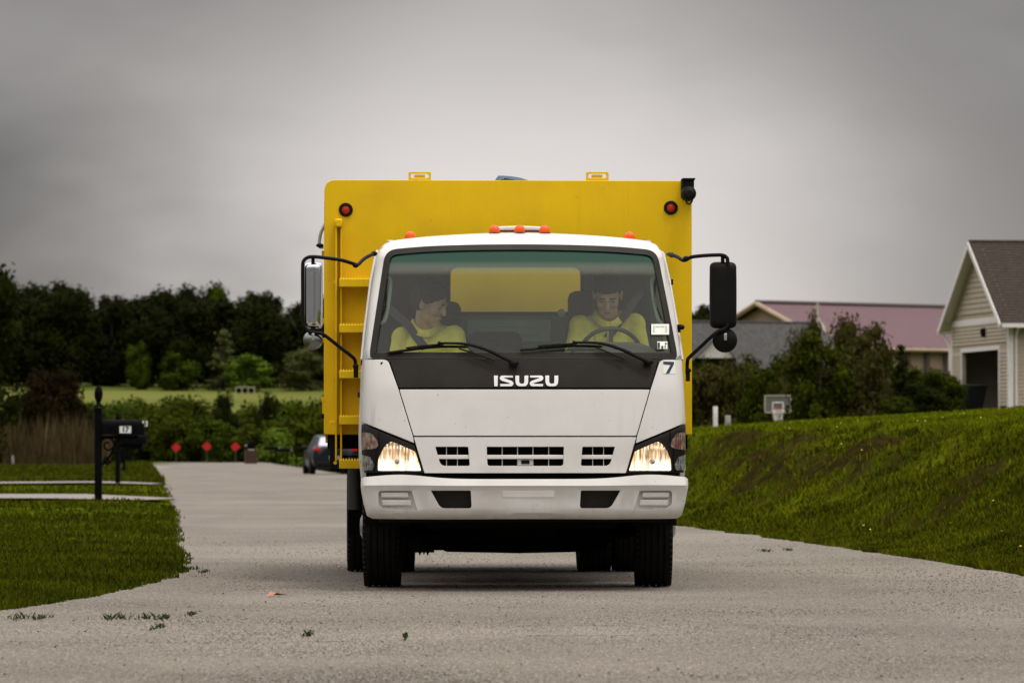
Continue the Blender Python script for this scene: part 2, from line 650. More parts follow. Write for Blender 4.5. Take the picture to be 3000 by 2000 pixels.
def sheet(poly, holes, fn, thick, res=0.05, warp=None, unwarp=None, name="sheet"):
    """a plate cut to `poly` with `holes`, laid on the surface fn(a, b, depth) and given thickness"""
    def dens(pl):
        out = []
        for i in range(len(pl)):
            p, q = Vector(pl[i]), Vector(pl[(i + 1) % len(pl)])
            k = max(1, int(math.ceil((q - p).length / res)))
            out += [tuple(p.lerp(q, t / k)) for t in range(k)]
        return out
    loops = [dens(poly)] + [dens(h) for h in holes]
    if warp:
        loops = [[warp(*p) for p in lp] for lp in loops]
    pts, edges = [], []
    for lp in loops:
        k = len(pts)
        pts += lp
        edges += [(k + i, k + (i + 1) % len(lp)) for i in range(len(lp))]
    xs = [p[0] for p in loops[0]]
    ys = [p[1] for p in loops[0]]
    rr = res
    nx = int((max(xs) - min(xs)) / rr)
    ny = int((max(ys) - min(ys)) / rr)
    bp = np.array(pts)
    for i in range(1, nx + 1):
        for j in range(1, ny + 1):
            x = min(xs) + (i - 0.5 + 0.01 * (j % 2)) * rr
            y = min(ys) + (j - 0.5) * rr
            if pip(x, y, loops[0]) and not any(pip(x, y, h) for h in loops[1:]):
                if np.min((bp[:, 0] - x) ** 2 + (bp[:, 1] - y) ** 2) > (rr * 0.45) ** 2:
                    pts.append((x, y))
    r = delaunay_2d_cdt([Vector(p) for p in pts], edges, [], 0, 1e-6)
    vs, fs = r[0], r[2]
    keep = []
    for f in fs:
        cx = sum(vs[i].x for i in f) / 3
        cy = sum(vs[i].y for i in f) / 3
        if pip(cx, cy, loops[0]) and not any(pip(cx, cy, h) for h in loops[1:]):
            keep.append(f)
    un = unwarp or (lambda a, b: (a, b))
    n = len(vs)
    single = thick is None            # a pane: one surface only
    thick = thick or 0.0
    V = [fn(*un(v.x, v.y), 0.0) for v in vs] + ([] if single else [fn(*un(v.x, v.y), thick) for v in vs])
    FF = []
    cnt = {}
    for f in keep:
        FF.append(tuple(f))
        if single:
            continue
        FF.append(tuple(i + n for i in reversed(f)))
        for k in range(3):
            e = (f[k], f[(k + 1) % 3])
            cnt[e] = cnt.get(e, 0) + 1
    for (a, b) in list(cnt):
        if (b, a) not in cnt:
            FF.append((b, a, a + n, b + n))
    bm = bmesh.new()
    bv = [bm.verts.new(v) for v in V]
    for f in FF:
        try:
            bm.faces.new([bv[i] for i in f])
        except ValueError:
            pass
    bmesh.ops.delete(bm, geom=[v for v in bm.verts if not v.link_faces], context='VERTS')
    bmesh.ops.recalc_face_normals(bm, faces=bm.faces)
    bmesh.ops.dissolve_limit(bm, angle_limit=R(0.4), verts=bm.verts, edges=bm.edges)
    me = bpy.data.meshes.new(name)
    bm.to_mesh(me)
    bm.free()
    return me


def lerp_tab(tab, x):
    if x <= tab[0][0]:
        return tab[0][1]
    for (a, fa), (b, fb) in zip(tab, tab[1:]):
        if x <= b:
            t = (x - a) / (b - a)
            return fa + (fb - fa) * t
    return tab[-1][1]


def smooth_tab(tab, x, h):
    return (lerp_tab(tab, x - h) + lerp_tab(tab, x - h / 2) + lerp_tab(tab, x) + lerp_tab(tab, x + h / 2) + lerp_tab(tab, x + h)) / 5


def copy_tree(o, parent=None):
    c = o.copy()
    col.objects.link(c)
    c.parent = parent
    for ch in list(o.children):
        copy_tree(ch, c)
    return c


def ground_point(px, py, z=0.0):
    """where the sight line through a pixel of the 3000 wide photograph meets height z"""
    u, v = (px - 1500) / F, (1000 - py) / F
    d = Vector((u, math.cos(PITCH) - v * math.sin(PITCH), math.sin(PITCH) + v * math.cos(PITCH)))
    t = (z - CAM_H) / d.z
    return Vector((d.x * t, d.y * t, z))


def wp(px, py, Y):
    u, v = (px - 1500) / F, (1000 - py) / F
    d = Vector((u, math.cos(PITCH) - v * math.sin(PITCH), math.sin(PITCH) + v * math.cos(PITCH)))
    t = Y / d.y
    return Vector((d.x * t, Y, CAM_H + d.z * t))


# ================================================================== GROUND AND ROAD
XR = [(-60, 8.0), (10, 5.1), (17, 4.6), (24, 4.15), (31.7, 3.6), (39.4, 3.12), (44.6, 2.69), (52, 2.04), (80, 0.0), (110, -2.2), (165, -6.1), (330, -18), (420, -25)]
XL = [(16.2, -80), (17, -30), (18, -12), (19.5, -7), (21, -4.7), (22.5, -3.5), (24.1, -2.86), (26.6, -2.60), (29.2, -2.42), (32, -2.36), (38.5, -2.87), (55, -4.1), (72, -5.45), (107, -8.2), (165, -13), (330, -26.5), (420, -34)]
def _wob(Y, s):
    return 0.10 * noise.noise(Vector((Y * 0.8, s, 0))) + 0.05 * noise.noise(Vector((Y * 2.3, s, 5)))


xr = lambda Y: smooth_tab(XR, Y, 2.0) + _wob(Y, 3.3)
xl = lambda Y: smooth_tab(XL, Y, 0.5) + _wob(Y, 9.7)
BANK = [(0, 0.0), (0.4, 0.02), (0.9, 0.09), (1.4, 0.26), (1.9, 0.58), (2.3, 0.86), (2.7, 1.02), (3.3, 1.10), (5.0, 1.26), (7.2, 1.46), (12.8, 1.76), (21.6, 2.16), (40, 2.5), (200, 3.0)]
HILL = [(0, 0), (400, 0), (430, 0.6), (500, 3.6), (560, 7.0), (604, 9.2), (680, 13.0), (800, 14), (6000, 14)]


def nz(x, y, s, seed=0.0):
    return noise.noise(Vector((x * s, y * s, seed)))


def ground_h(x, Y):
    if Y > 425:
        d = -50
    else:
        a, b = xl(Y), xr(Y)
        if a < x < b:
            d = -min(x - a, b - x)
            return -0.05 if d < -0.25 else -0.05 * (-d / 0.25)
        d = x - b if x >= b else -(a - x)
    h = lerp_tab(HILL, Y) if Y > 400 else 0.0
    if Y <= 425 and x >= xr(Y):
        dd = d * (1.0 + 0.16 * nz(x, Y, 0.12, 3.0))
        b_ = smooth_tab(BANK, dd, 0.2) if dd > 0.3 else lerp_tab(BANK, dd)
        env = min(1, dd / 1.2) * max(0.0, min(1, (4.2 - dd) / 1.6))
        # washed gullies running down the bank
        g = nz(x * 0.9 + Y * 0.30, Y * 0.22 - x * 0.5, 1.0, 8.0)
        b_ += env * (0.24 * g + 0.10 * nz(x, Y * 0.5, 1.7, 5.0) + 0.04 * nz(x, Y, 5.5, 6.0))
        b_ += 0.02 * nz(x, Y, 0.5, 2.0)
        # the lawn falls away behind the crest, except round the garage
        if Y > 118:
            side = max(0.0, min(1.0, (13.6 + (Y - 150) * 0.12 - x) / 3.0))
            b_ -= side * min(2.4, 0.060 * (Y - 118))
        fade = 1 - max(0, min(1, (Y - 330) / 80))
        h = h + b_ * fade + 0.004
    elif Y <= 425:
        e = min(1, -d / 0.6)
        h = h + 0.035 * e + e * (0.018 * nz(x, Y, 0.9, 1.0) + 0.03 * nz(x, Y, 0.25, 9.0)) + 0.006
        if Y > 60:
            h += e * 0.05 * math.sin(Y * 0.11)
    else:
        h += 0.25 * nz(x, Y, 0.02, 4.0)
    return h


def soil(x, y):
    """how bare the bank is: 0 grass, 1 red-brown earth"""
    d = x - xr(y)
    if d < 0.7 or d > 6.0 or y > 130:
        return 0.0
    v = 0.9 * nz(x * 0.55 + y * 0.12, y * 0.16, 1.0, 21.0) + 0.55 * nz(x * 1.5 + y * 0.3, y * 0.45, 1.0, 23.0) + 0.50 * nz(x * 4, y * 1.3, 1.0, 25.0) + 0.3 * nz(x * 9, y * 3, 1.0, 26.0)
    v += (0.42 + 0.22 * max(0, min(1, (y - 45) / 30))) * math.exp(-((d - 2.1) / 0.7) ** 2) - 0.46
    return max(0.0, min(1.0, (v - 0.02) * 3.2)) * min(1, (d - 0.7) / 0.5) * max(0, min(1, (6.0 - d) / 1.5))


def axis(segs):
    out = []
    for a, b, s in segs:
        n = int(round((b - a) / s))
        out += [a + (b - a) * k / n for k in range(n)]
    out.append(segs[-1][1])
    return out


gx = axis([(-3000, -600, 400), (-600, -100, 50), (-100, -20, 8), (-20, -9, 0.8), (-9, 14, 0.16), (14, 30, 1.0), (30, 100, 7), (100, 600, 50), (600, 3000, 400)])
gy = axis([(-600, -40, 80), (-40, 14, 6), (14, 75, 0.35), (75, 125, 0.8), (125, 200, 3), (200, 420, 8), (420, 700, 12), (700, 1500, 100), (1500, 5000, 500)])
verts = [(x, y, ground_h(x, y)) for y in gy for x in gx]
nx_ = len(gx)
faces = [(j * nx_ + i, j * nx_ + i + 1, (j + 1) * nx_ + i + 1, (j + 1) * nx_ + i) for j in range(len(gy) - 1) for i in range(nx_ - 1)]


def ground_material():
    m = bpy.data.materials.new("lawn_and_soil")
    m.use_nodes = True
    t = m.node_tree
    L = t.links
    b = t.nodes["Principled BSDF"]
    b.inputs["Roughness"].default_value = 0.95
    b.inputs["Specular IOR Level"].default_value = 0.0
    tc = N(t, "ShaderNodeTexCoord")

    def nt(scale, detail, st=(1, 1, 1), rough=0.6):
        mp = N(t, "ShaderNodeMapping")
        mp.inputs["Scale"].default_value = st
        L.new(tc.outputs["Object"], mp.inputs[0])
        n = N(t, "ShaderNodeTexNoise")
        n.inputs["Scale"].default_value = scale
        n.inputs["Detail"].default_value = detail
        n.inputs["Roughness"].default_value = rough
        L.new(mp.outputs[0], n.inputs["Vector"])
        return n.outputs[0]

    def ramp(v, a, b_, c1, c2):
        r = N(t, "ShaderNodeValToRGB")
        r.color_ramp.elements[0].position = a
        r.color_ramp.elements[1].position = b_
        r.color_ramp.elements[0].color = (*c1, 1)
        r.color_ramp.elements[1].color = (*c2, 1)
        L.new(v, r.inputs[0])
        return r.outputs[0]
    g1 = ramp(nt(0.55, 6), 0.35, 0.66, (0.018, 0.027, 0.001), (0.100, 0.120, 0.004))
    g2 = ramp(nt(9.0, 6), 0.35, 0.7, (0.014, 0.021, 0.001), (0.080, 0.095, 0.004))
    mx = N(t, "ShaderNodeMix", data_type="RGBA")
    mx.inputs[0].default_value = 0.5
    L.new(g1, mx.inputs[6])
    L.new(g2, mx.inputs[7])
    # bare soil on the bank face: height between 0.15 and 1.2 m
    sep = N(t, "ShaderNodeSeparateXYZ")
    L.new(tc.outputs["Object"], sep.inputs[0])
    up = N(t, "ShaderNodeMapRange")
    for i, v in ((1, 0.30), (2, 0.62), (3, 0.0), (4, 1.0)):
        up.inputs[i].default_value = v
    L.new(sep.outputs[2], up.inputs[0])
    dn = N(t, "ShaderNodeMapRange")
    for i, v in ((1, 1.02), (2, 1.22), (3, 1.0), (4, 0.0)):
        dn.inputs[i].default_value = v
    L.new(sep.outputs[2], dn.inputs[0])
    mu = N(t, "ShaderNodeMath", operation="MULTIPLY")
    L.new(up.outputs[0], mu.inputs[0])
    L.new(dn.outputs[0], mu.inputs[1])
    so = N(t, "ShaderNodeMapRange")
    for i, v in ((1, 0.46), (2, 0.60), (3, 0.0), (4, 1.0)):
        so.inputs[i].default_value = v
    L.new(nt(1.1, 7, (1.2, 0.35, 1.0), 0.65), so.inputs[0])
    mu2 = N(t, "ShaderNodeMath", operation="MULTIPLY")
    L.new(mu.outputs[0], mu2.inputs[0])
    L.new(so.outputs[0], mu2.inputs[1])
    soil = ramp(nt(5.0, 8), 0.3, 0.7, (0.010, 0.008, 0.002), (0.036, 0.026, 0.008))
    mx2 = N(t, "ShaderNodeMix", data_type="RGBA")
    at = N(t, "ShaderNodeAttribute", attribute_name="soil")
    L.new(at.outputs["Fac"], mx2.inputs[0])
    L.new(mx.outputs[2], mx2.inputs[6])
    L.new(soil, mx2.inputs[7])
    # far field is paler hay-green
    fy = N(t, "ShaderNodeMapRange")
    for i, v in ((1, 430), (2, 470), (3, 0.0), (4, 1.0)):
        fy.inputs[i].default_value = v
    L.new(sep.outputs[1], fy.inputs[0])
    fld = ramp(nt(0.02, 5, (0.5, 2.5, 1)), 0.4, 0.6, (0.070, 0.092, 0.016), (0.125, 0.132, 0.036))
    mx3 = N(t, "ShaderNodeMix", data_type="RGBA")
    L.new(fy.outputs[0], mx3.inputs[0])
    L.new(mx2.outputs[2], mx3.inputs[6])
    L.new(fld, mx3.inputs[7])
    L.new(mx3.outputs[2], b.inputs["Base Color"])
    bp = N(t, "ShaderNodeBump")
    bp.inputs["Strength"].default_value = 0.8
    bp.inputs["Distance"].default_value = 0.04
    L.new(nt(14, 6), bp.inputs["Height"])
    L.new(bp.outputs[0], b.inputs["Normal"])
    return m


me = bpy.data.meshes.new("ground")
me.from_pydata(verts, [], faces)
_at = me.attributes.new("soil", 'FLOAT', 'POINT')
_at.data.foreach_set("value", [soil(v[0], v[1]) if 0 < v[1] < 130 and v[0] < 20 else 0.0 for v in verts])
g_o = link("ground", me, ground_material(), smooth=0)
me.polygons.foreach_set("use_smooth", [True] * len(me.polygons))
tag(g_o, kind="structure")


def road_material():
    m = bpy.data.materials.new("worn_pale_asphalt")
    m.use_nodes = True
    t = m.node_tree
    L = t.links
    b = t.nodes["Principled BSDF"]
    b.inputs["Roughness"].default_value = 0.85
    b.inputs["Specular IOR Level"].default_value = 0.2
    tc = N(t, "ShaderNodeTexCoord")

    def nt(scale, detail, st=(1, 1, 1), rough=0.6, typ="ShaderNodeTexNoise"):
        mp = N(t, "ShaderNodeMapping")
        mp.inputs["Scale"].default_value = st
        L.new(tc.outputs["Object"], mp.inputs[0])
        n = N(t, typ)
        n.inputs["Scale"].default_value = scale
        if typ == "ShaderNodeTexNoise":
            n.inputs["Detail"].default_value = detail
            n.inputs["Roughness"].default_value = rough
        L.new(mp.outputs[0], n.inputs["Vector"])
        return n.outputs[0]

    def mixc(f, a, b_, fac=None):
        mx = N(t, "ShaderNodeMix", data_type="RGBA")
        if isinstance(f, float):
            mx.inputs[0].default_value = f
        else:
            L.new(f, mx.inputs[0])
        for i, v in ((6, a), (7, b_)):
            if isinstance(v, tuple):
                mx.inputs[i].default_value = (*v, 1)
            else:
                L.new(v, mx.inputs[i])
        return mx.outputs[2]

    def mr(v, a, b_, c=0.0, d=1.0):
        n = N(t, "ShaderNodeMapRange")
        for i, x in ((1, a), (2, b_), (3, c), (4, d)):
            n.inputs[i].default_value = x
        L.new(v, n.inputs[0])
        return n.outputs[0]
    c = mixc(mr(nt(0.35, 6, (1.0, 0.5, 1)), 0.35, 0.65), (0.138, 0.121, 0.100), (0.205, 0.181, 0.151))
    c = mixc(mr(nt(46, 3, (1, 0.10, 1), 0.7), 0.44, 0.70, 0, 0.85), c, (0.075, 0.064, 0.053))      # aggregate
    c = mixc(mr(nt(70, 2, (1, 0.10, 1), 0.7), 0.54, 0.72, 0, 0.9), c, (0.36, 0.33, 0.285))
    c = mixc(mr(nt(7, 4, (1, 0.25, 1), 0.7), 0.5, 0.8, 0, 0.30), c, (0.12, 0.10, 0.085))
    # stains in the wheel tracks and across
    c = mixc(mr(nt(1.0, 5, (0.35, 0.9, 1), 0.65), 0.46, 0.74, 0, 0.42), c, (0.105, 0.090, 0.077))
    # wheel tracks: long faint darker lanes, and broad old patches
    c = mixc(mr(nt(1.1, 3, (1.0, 0.06, 1), 0.5), 0.48, 0.66, 0, 0.22), c, (0.095, 0.083, 0.072))
    c = mixc(mr(nt(0.22, 2, (1.0, 0.8, 1), 0.5), 0.50, 0.60, 0, 0.22), c, (0.26, 0.235, 0.205))
    L.new(c, b.inputs["Base Color"])
    bp = N(t, "ShaderNodeBump")
    bp.inputs["Strength"].default_value = 0.55
    bp.inputs["Distance"].default_value = 0.008
    L.new(nt(60, 4, (1, 0.5, 1), 0.75), bp.inputs["Height"])
    L.new(bp.outputs[0], b.inputs["Normal"])
    return m


ry = axis([(-60, 14, 3), (14, 60, 0.3), (60, 120, 1.0), (120, 420, 6)])
rv, rf = [], []
K = 24
for Y in ry:
    a, b = (xl(Y) if Y > 16.2 else -80), xr(Y)
    j = 0.05 * nz(0, Y, 1.3, 11) + 0.03 * nz(0, Y, 4.1, 12)
    k2 = 0.05 * nz(0, Y, 1.1, 13) + 0.03 * nz(0, Y, 3.7, 14)
    a, b = a - 0.10 + j, b + 0.08 + k2
    for i in range(K + 1):
        t_ = i / K
        rv.append((a + (b - a) * t_, Y, 0.0 + (0.0 if Y < 16 else 0.0)))
for j in range(len(ry) - 1):
    for i in range(K):
        rf.append((j * (K + 1) + i, j * (K + 1) + i + 1, (j + 1) * (K + 1) + i + 1, (j + 1) * (K + 1) + i))
me = bpy.data.meshes.new("road")
me.from_pydata(rv, [], rf)
tag(link("road", me, road_material(), smooth=0), kind="structure")

# transverse cracks across the old asphalt: narrow dark seams
ck = MB()
for (px0, px1, py) in ((505, 560, 1470), (500, 700, 1503), (512, 625, 1543), (560, 1015, 1646), (720, 1010, 1452), (560, 760, 1424), (0, 1100, 1878), (1300, 2300, 1826), (1500, 2700, 1858), (820, 1250, 1745), (2200, 2700, 1640)):
    p, q = ground_point(px0, py, 0.004), ground_point(px1, py + random.uniform(-4, 4), 0.004)
    n = 40
    up_, dn_ = [], []
    for i in range(n + 1):
        c = p.lerp(q, i / n)
        c.y += 0.25 * noise.noise(Vector((c.x * 1.5, py, 0))) + 0.08 * noise.noise(Vector((c.x * 8, py, 3)))
        w_ = 0.020 * max(0.12, 0.5 + 1.2 * noise.noise(Vector((c.x * 3, py, 7)))) * (c.y / 25)
        up_.append((c.x, c.y + w_, 0.004))
        dn_.append((c.x, c.y - w_, 0.004))
    vs = up_ + dn_
    ck.add(vs, [(i, i + 1, n + 2 + i, n + 1 + i) for i in range(n)])
o = ck.build("road_cracks", mat("crack_filler", (0.20, 0.175, 0.15), 0.9, var=0.4, vscale=9), smooth=0, fix=False)
tag(o, kind="structure")

# three pale driveways crossing the left verge
conc = mat("pale_concrete", (0.20, 0.180, 0.162), 0.9, var=0.15, vscale=1.5, bump=0.2)
for (ya, yb_, x0) in ((70.5, 77.5, -5.75), (111.5, 118, -8.9), (226, 240, -17.8)):
    vs = []
    n = 26
    for i in range(n + 1):
        x = x0 - i * 1.6
        dy = i * 0.12 if ya < 100 else 0
        for Y in (ya + dy, yb_ + dy):
            vs.append((x, Y, max(ground_h(x, Y), ground_h(x, (ya + yb_) / 2 + dy)) + 0.035))
    me = bpy.data.meshes.new("driveway")
    me.from_pydata(vs, [], [(2 * i, 2 * i + 1, 2 * i + 3, 2 * i + 2) for i in range(n)])
    tag(link("driveway", me, conc, smooth=0), kind="structure")


# ------------------------------------------------------------------ grass
def blades(name, P, h, w, material, lean=0.5, colours=None):
    """P: n x 3 roots; one bent two-triangle blade at each"""
    n = len(P)
    a = RNG.uniform(0, 2 * np.pi, n)
    h = np.broadcast_to(h, n) * RNG.uniform(0.5, 1.25, n)
    w = np.broadcast_to(w, n)
    dx, dy = np.cos(a), np.sin(a)
    la = RNG.uniform(0, 2 * np.pi, n)
    lx, ly = np.cos(la) * h * lean * RNG.uniform(0.2, 1, n), np.sin(la) * h * lean * RNG.uniform(0.2, 1, n)
    V = np.zeros((n, 4, 3), np.float32)
    V[:, 0] = P + np.stack([-dx * w / 2, -dy * w / 2, np.zeros(n)], 1)
    V[:, 1] = P + np.stack([dx * w / 2, dy * w / 2, np.zeros(n)], 1)
    V[:, 2] = P + np.stack([dx * w * .35 + lx * .4, dy * w * .35 + ly * .4, h * 0.62], 1)
    V[:, 3] = P + np.stack([lx, ly, h], 1)
    T = np.array([[0, 1, 2], [0, 2, 3]])
    I = (np.arange(n)[:, None, None] * 4 + T[None]).reshape(-1)
    return raw_mesh(name, V.reshape(-1, 3), I, 3, material)


def raw_mesh(name, V, I, k, material=None):
    me = bpy.data.meshes.new(name)
    nf = len(I) // k
    me.vertices.add(len(V))
    me.vertices.foreach_set("co", np.ascontiguousarray(V, np.float32).ravel())
    me.loops.add(len(I))
    me.loops.foreach_set("vertex_index", np.ascontiguousarray(I, np.int32))
    me.polygons.add(nf)
    me.polygons.foreach_set("loop_start", np.arange(0, nf * k, k, dtype=np.int32))
    me.update(calc_edges=True)
    if material is not None:
        me.materials.append(material)
    return me


GRASS = foliage("grass_blades", (0.015, 0.022, 0.001), (0.078, 0.092, 0.003), 0.7)
GRASS2 = foliage("bank_grass_blades", (0.012, 0.018, 0.001), (0.108, 0.124, 0.003), 1.1)


def scatter(n, x_of, ymin, ymax, keep=None, power=2.0):
    """roots scattered so that nearer ground gets more of them"""
    out = []
    u = RNG.random(n)
    Y = (ymin ** -power + u * (ymax ** -power - ymin ** -power)) ** (-1 / power)
    for y in Y:
        lo, hi = x_of(y)
        if hi <= lo:
            continue
        x = lo + (hi - lo) * RNG.random()
        if keep and not keep(x, y):
            continue
        out.append((x, y, ground_h(x, y) - 0.005))
    return np.array(out)


P1 = scatter(125000, lambda y: (-0.165 * y - 0.4, xl(y) + 0.05), 18.5, 115, lambda x, y: not (70.3 < y - max(0, (-5.75 - x)) * 0.075 < 77.7 or 111 < y < 118.4))
h1 = 0.028 + 0.0005 * P1[:, 1]
o = link("lawn_grass", blades("lawn_grass", P1, h1, 0.006 + P1[:, 1] * 0.0004, GRASS), GRASS, smooth=0)
tag(o, "short green grass on the left verge", kind="stuff")


def bank_keep(x, y):
    return random.random() > soil(x, y) * 0.86


P2 = scatter(170000, lambda y: (xr(y) - 0.02, min(xr(y) + 7 + (y - 30) * 0.12, 0.1175 * y + 0.6)), 30.0, 125, bank_keep, 1.6)
d2 = P2[:, 0] - np.array([xr(y) for y in P2[:, 1]])
h2 = np.where(d2 < 0.7, 0.025, np.where(d2 < 4.2, 0.038, 0.025)) + 0.0004 * P2[:, 1]
h2 = h2 * (1 + 1.3 * np.array([max(0, nz(x, y, 1.6, 31)) for x, y, _ in P2]))
top_ = d2 > 2.9 + 0.25 * np.array([nz(x, y, 0.5, 41) for x, y, _ in P2])
GRASS3 = foliage("upper_lawn_blades", (0.040, 0.058, 0.001), (0.170, 0.205, 0.004), 0.35)
o = link("upper_lawn_grass", blades("upper_lawn_grass", P2[top_], 0.022 + 0.0004 * P2[top_, 1], 0.006 + P2[top_, 1] * 0.0004, GRASS3, 0.6), GRASS3, smooth=0)
tag(o, "bright mown grass on the flat lawn above the bank", kind="stuff")
P2, h2 = P2[~top_], h2[~top_]
o = link("bank_grass", blades("bank_grass", P2, h2, 0.006 + P2[:, 1] * 0.0004, GRASS2, 0.6), GRASS2, smooth=0)
tag(o, "rough grass and weeds on the sloping bank right of the road", kind="stuff")
P3 = scatter(26000, lambda y: (-0.118 * y, xl(y)), 115, 330, None, 1.0)
o = link("far_verge_grass", blades("far_verge_grass", P3, 0.16, 0.12, GRASS, 0.6), GRASS, smooth=0)
tag(o, "mown grass running back to the hedge at the bend", kind="stuff")


# ================================================================== TREES
def crown_mesh(name, clumps, leaf, per, seed, core=0.62, flat=0.35):
    """a crown: many small leaf faces around uneven clumps, dark twiggy cores inside"""
    rg = np.random.default_rng(seed)
    Vs, Is = [], []
    k = 0
    for (cx, cy_, cz, rx, ry_, rz) in clumps:
        vol = (rx * ry_ + ry_ * rz + rx * rz) / 3
        n = int(per * 9.5 * vol / (leaf * leaf))
        n = max(n, 30)
        d = rg.normal(size=(n, 3))
        d /= np.linalg.norm(d, axis=1)[:, None]
        # lumpy surface
        lump = 1 + 0.20 * np.sin(d[:, 0] * 5 + cx) * np.cos(d[:, 2] * 6 + cz) + 0.12 * np.sin(d[:, 1] * 11 + cy_ * 3)
        rr = (0.62 + 0.62 * rg.random(n) ** 0.8) * lump
        p = d * rr[:, None] * np.array([rx, ry_, rz]) + np.array([cx, cy_, cz])
        nrm = d + rg.normal(scale=0.65, size=(n, 3))
        nrm[:, 2] += flat
        nrm /= np.linalg.norm(nrm, axis=1)[:, None]
        t = np.cross(nrm, rg.normal(size=(n, 3)))
        t /= np.linalg.norm(t, axis=1)[:, None] + 1e-9
        b = np.cross(nrm, t)
        s = leaf * rg.uniform(0.55, 1.35, n)[:, None]
        q = np.stack([p - t * s * 0.6, p - b * s * 0.42 - nrm * s * 0.1, p + t * s * 0.75, p + b * s * 0.42 - nrm * s * 0.1], 1)
        Vs.append(q.reshape(-1, 3))
        Is.append(np.arange(n * 4) + k)
        k += n * 4
    V = np.concatenate(Vs)
    I = np.concatenate(Is)
    # cores as quads
    cv, ci = [], []
    for (cx, cy_, cz, rx, ry_, rz) in clumps:
        mb = MB()
        mb.sphere((0, 0, 0), (rx * core, ry_ * core, rz * core), 10, 7)
        base = k + sum(len(a) for a in cv)
        vv = np.array(mb.v)
        vv *= (1 + 0.16 * np.sin(vv[:, :1] * 7 / rx + cz) * np.cos(vv[:, 2:3] * 6 / rz))
        cv.append(vv + np.array([cx, cy_, cz]))
        for f in mb.f:
            f = list(f) + [f[-1]] * (4 - len(f)) if len(f) < 4 else list(f)
            if len(set(f)) < 4:
                continue
            ci.append([i + base for i in f])
    if core > 0:
        V = np.concatenate([V] + cv)
        I = np.concatenate([I, np.array(ci).ravel()])
    return raw_mesh(name, V, I, 4)


def round_clumps(w, h, n, seed, base=0.15, cone=0.0, cs=0.30):
    """clump centres inside a crown of width w and height h standing on z = 0"""
    rg = random.Random(seed)
    out = []
    for i in range(n):
        t = (i + 0.5) / n
        z = h * (base + (0.93 - base) * t)
        tt = (z / h - base) / (1 - base)
        if cone > 0:
            rad = w / 2 * (1 - tt) ** 0.8 * (0.55 + 0.45 * min(1, tt * 6 + 0.4))
        else:
            rad = w / 2 * math.sqrt(max(0.04, 1 - (2 * tt - 0.85) ** 2 * 0.75))
        a = rg.uniform(0, 2 * math.pi)
        s = w * cs * rg.uniform(0.65, 1.2) * (1 - 0.45 * tt * (1 if cone else 0.5))
        k = max(0.0, rad - s * 0.6) * rg.uniform(0.55, 1.05)
        out.append((k * math.cos(a), k * math.sin(a), z, s, s, s * rg.uniform(0.7, 1.0)))
    return out


def trunk_mesh(h, r, spread, seed, n_l=6, z0=0.0):
    rg = random.Random(seed)
    mb = MB()
    pts = [Vector((0, 0, z0 - 0.3))]
    for k in range(1, 6):
        pts.append(Vector((rg.uniform(-0.03, 0.03) * h, rg.uniform(-0.03, 0.03) * h, z0 + h * 0.8 * k / 5)))
    mb.tube(pts, [r * 1.25, r, r * 0.85, r * 0.65, r * 0.45, r * 0.2], 8)
    for k in range(n_l):
        a = rg.uniform(0, 2 * math.pi)
        b = pts[1 + k % 4].lerp(pts[2 + k % 4], rg.random())
        e = b + Vector((math.cos(a) * spread * rg.uniform(0.5, 0.9), math.sin(a) * spread * rg.uniform(0.5, 0.9), h * rg.uniform(0.12, 0.3)))
        mb.tube([b, b.lerp(e, 0.5) + Vector((0, 0, -0.02 * h)), e], [r * 0.4, r * 0.25, r * 0.08], 6)
    return mb.mesh("trunk")


BARK = mat("bark", (0.055, 0.042, 0.030), 0.9, var=0.4, vscale=6, bump=0.6, bscale=12)
FOL = {
    'dark': foliage("dark_foliage", (0.005, 0.008, 0.001), (0.018, 0.024, 0.002), 0.35),
    'mid': foliage("mid_foliage", (0.012, 0.022, 0.001), (0.048, 0.070, 0.003), 0.5),
    'hedge': foliage("hedgerow_foliage", (0.007, 0.012, 0.0006), (0.050, 0.062, 0.002), 0.7),
    'bright': foliage("bright_foliage", (0.030, 0.058, 0.005), (0.105, 0.150, 0.013), 0.7),
    'olive': foliage("olive_foliage", (0.034, 0.044, 0.012), (0.085, 0.092, 0.028), 0.5),
    'red': foliage("reddish_foliage", (0.006, 0.005, 0.001), (0.018, 0.011, 0.003), 0.8),
    'garden': foliage("garden_foliage", (0.007, 0.013, 0.0008), (0.050, 0.064, 0.003), 1.3),
    'myrtle': foliage("myrtle_foliage", (0.013, 0.019, 0.004), (0.070, 0.060, 0.014), 1.3),
}


def tree_pair(name, fol, cm, tm, loc, rz, sc, label, cat, group=None):
    t = empty(name, loc, rz)
    t.scale = sc if isinstance(sc, tuple) else (sc, sc, sc)
    tag(t, label, cat, group)
    k = (cm.name, fol)
    c = bpy.data.objects.new("crown", cm)
    col.objects.link(c)
    c.parent = t
    if not cm.materials:
        cm.materials.append(FOL[fol])
    elif cm.materials[0] != FOL[fol]:
        c.material_slots[0].link = 'OBJECT'
        c.material_slots[0].material = FOL[fol]
    if tm is not None:
        b = bpy.data.objects.new("trunk", tm)
        if not tm.materials:
            tm.materials.append(BARK)
        col.objects.link(b)
        b.parent = t
    return t


# forest trees: unit crown about 9 m wide and 13 m tall
FT = []
for s in range(5):
    cl = round_clumps(8.6, 13.0, 22, 100 + s, base=0.10, cs=0.24)
    FT.append((crown_mesh("forest_crown", cl, 0.42, 1.5, 200 + s), trunk_mesh(12, 0.22, 3.2, 300 + s)))
FC = []
for s in range(2):
    cl = round_clumps(6.0, 13.0, 20, 120 + s, base=0.05, cone=1.0, cs=0.22)
    FC.append((crown_mesh("conical_crown", cl, 0.40, 1.4, 220 + s), trunk_mesh(12.5, 0.2, 1.8, 320 + s)))

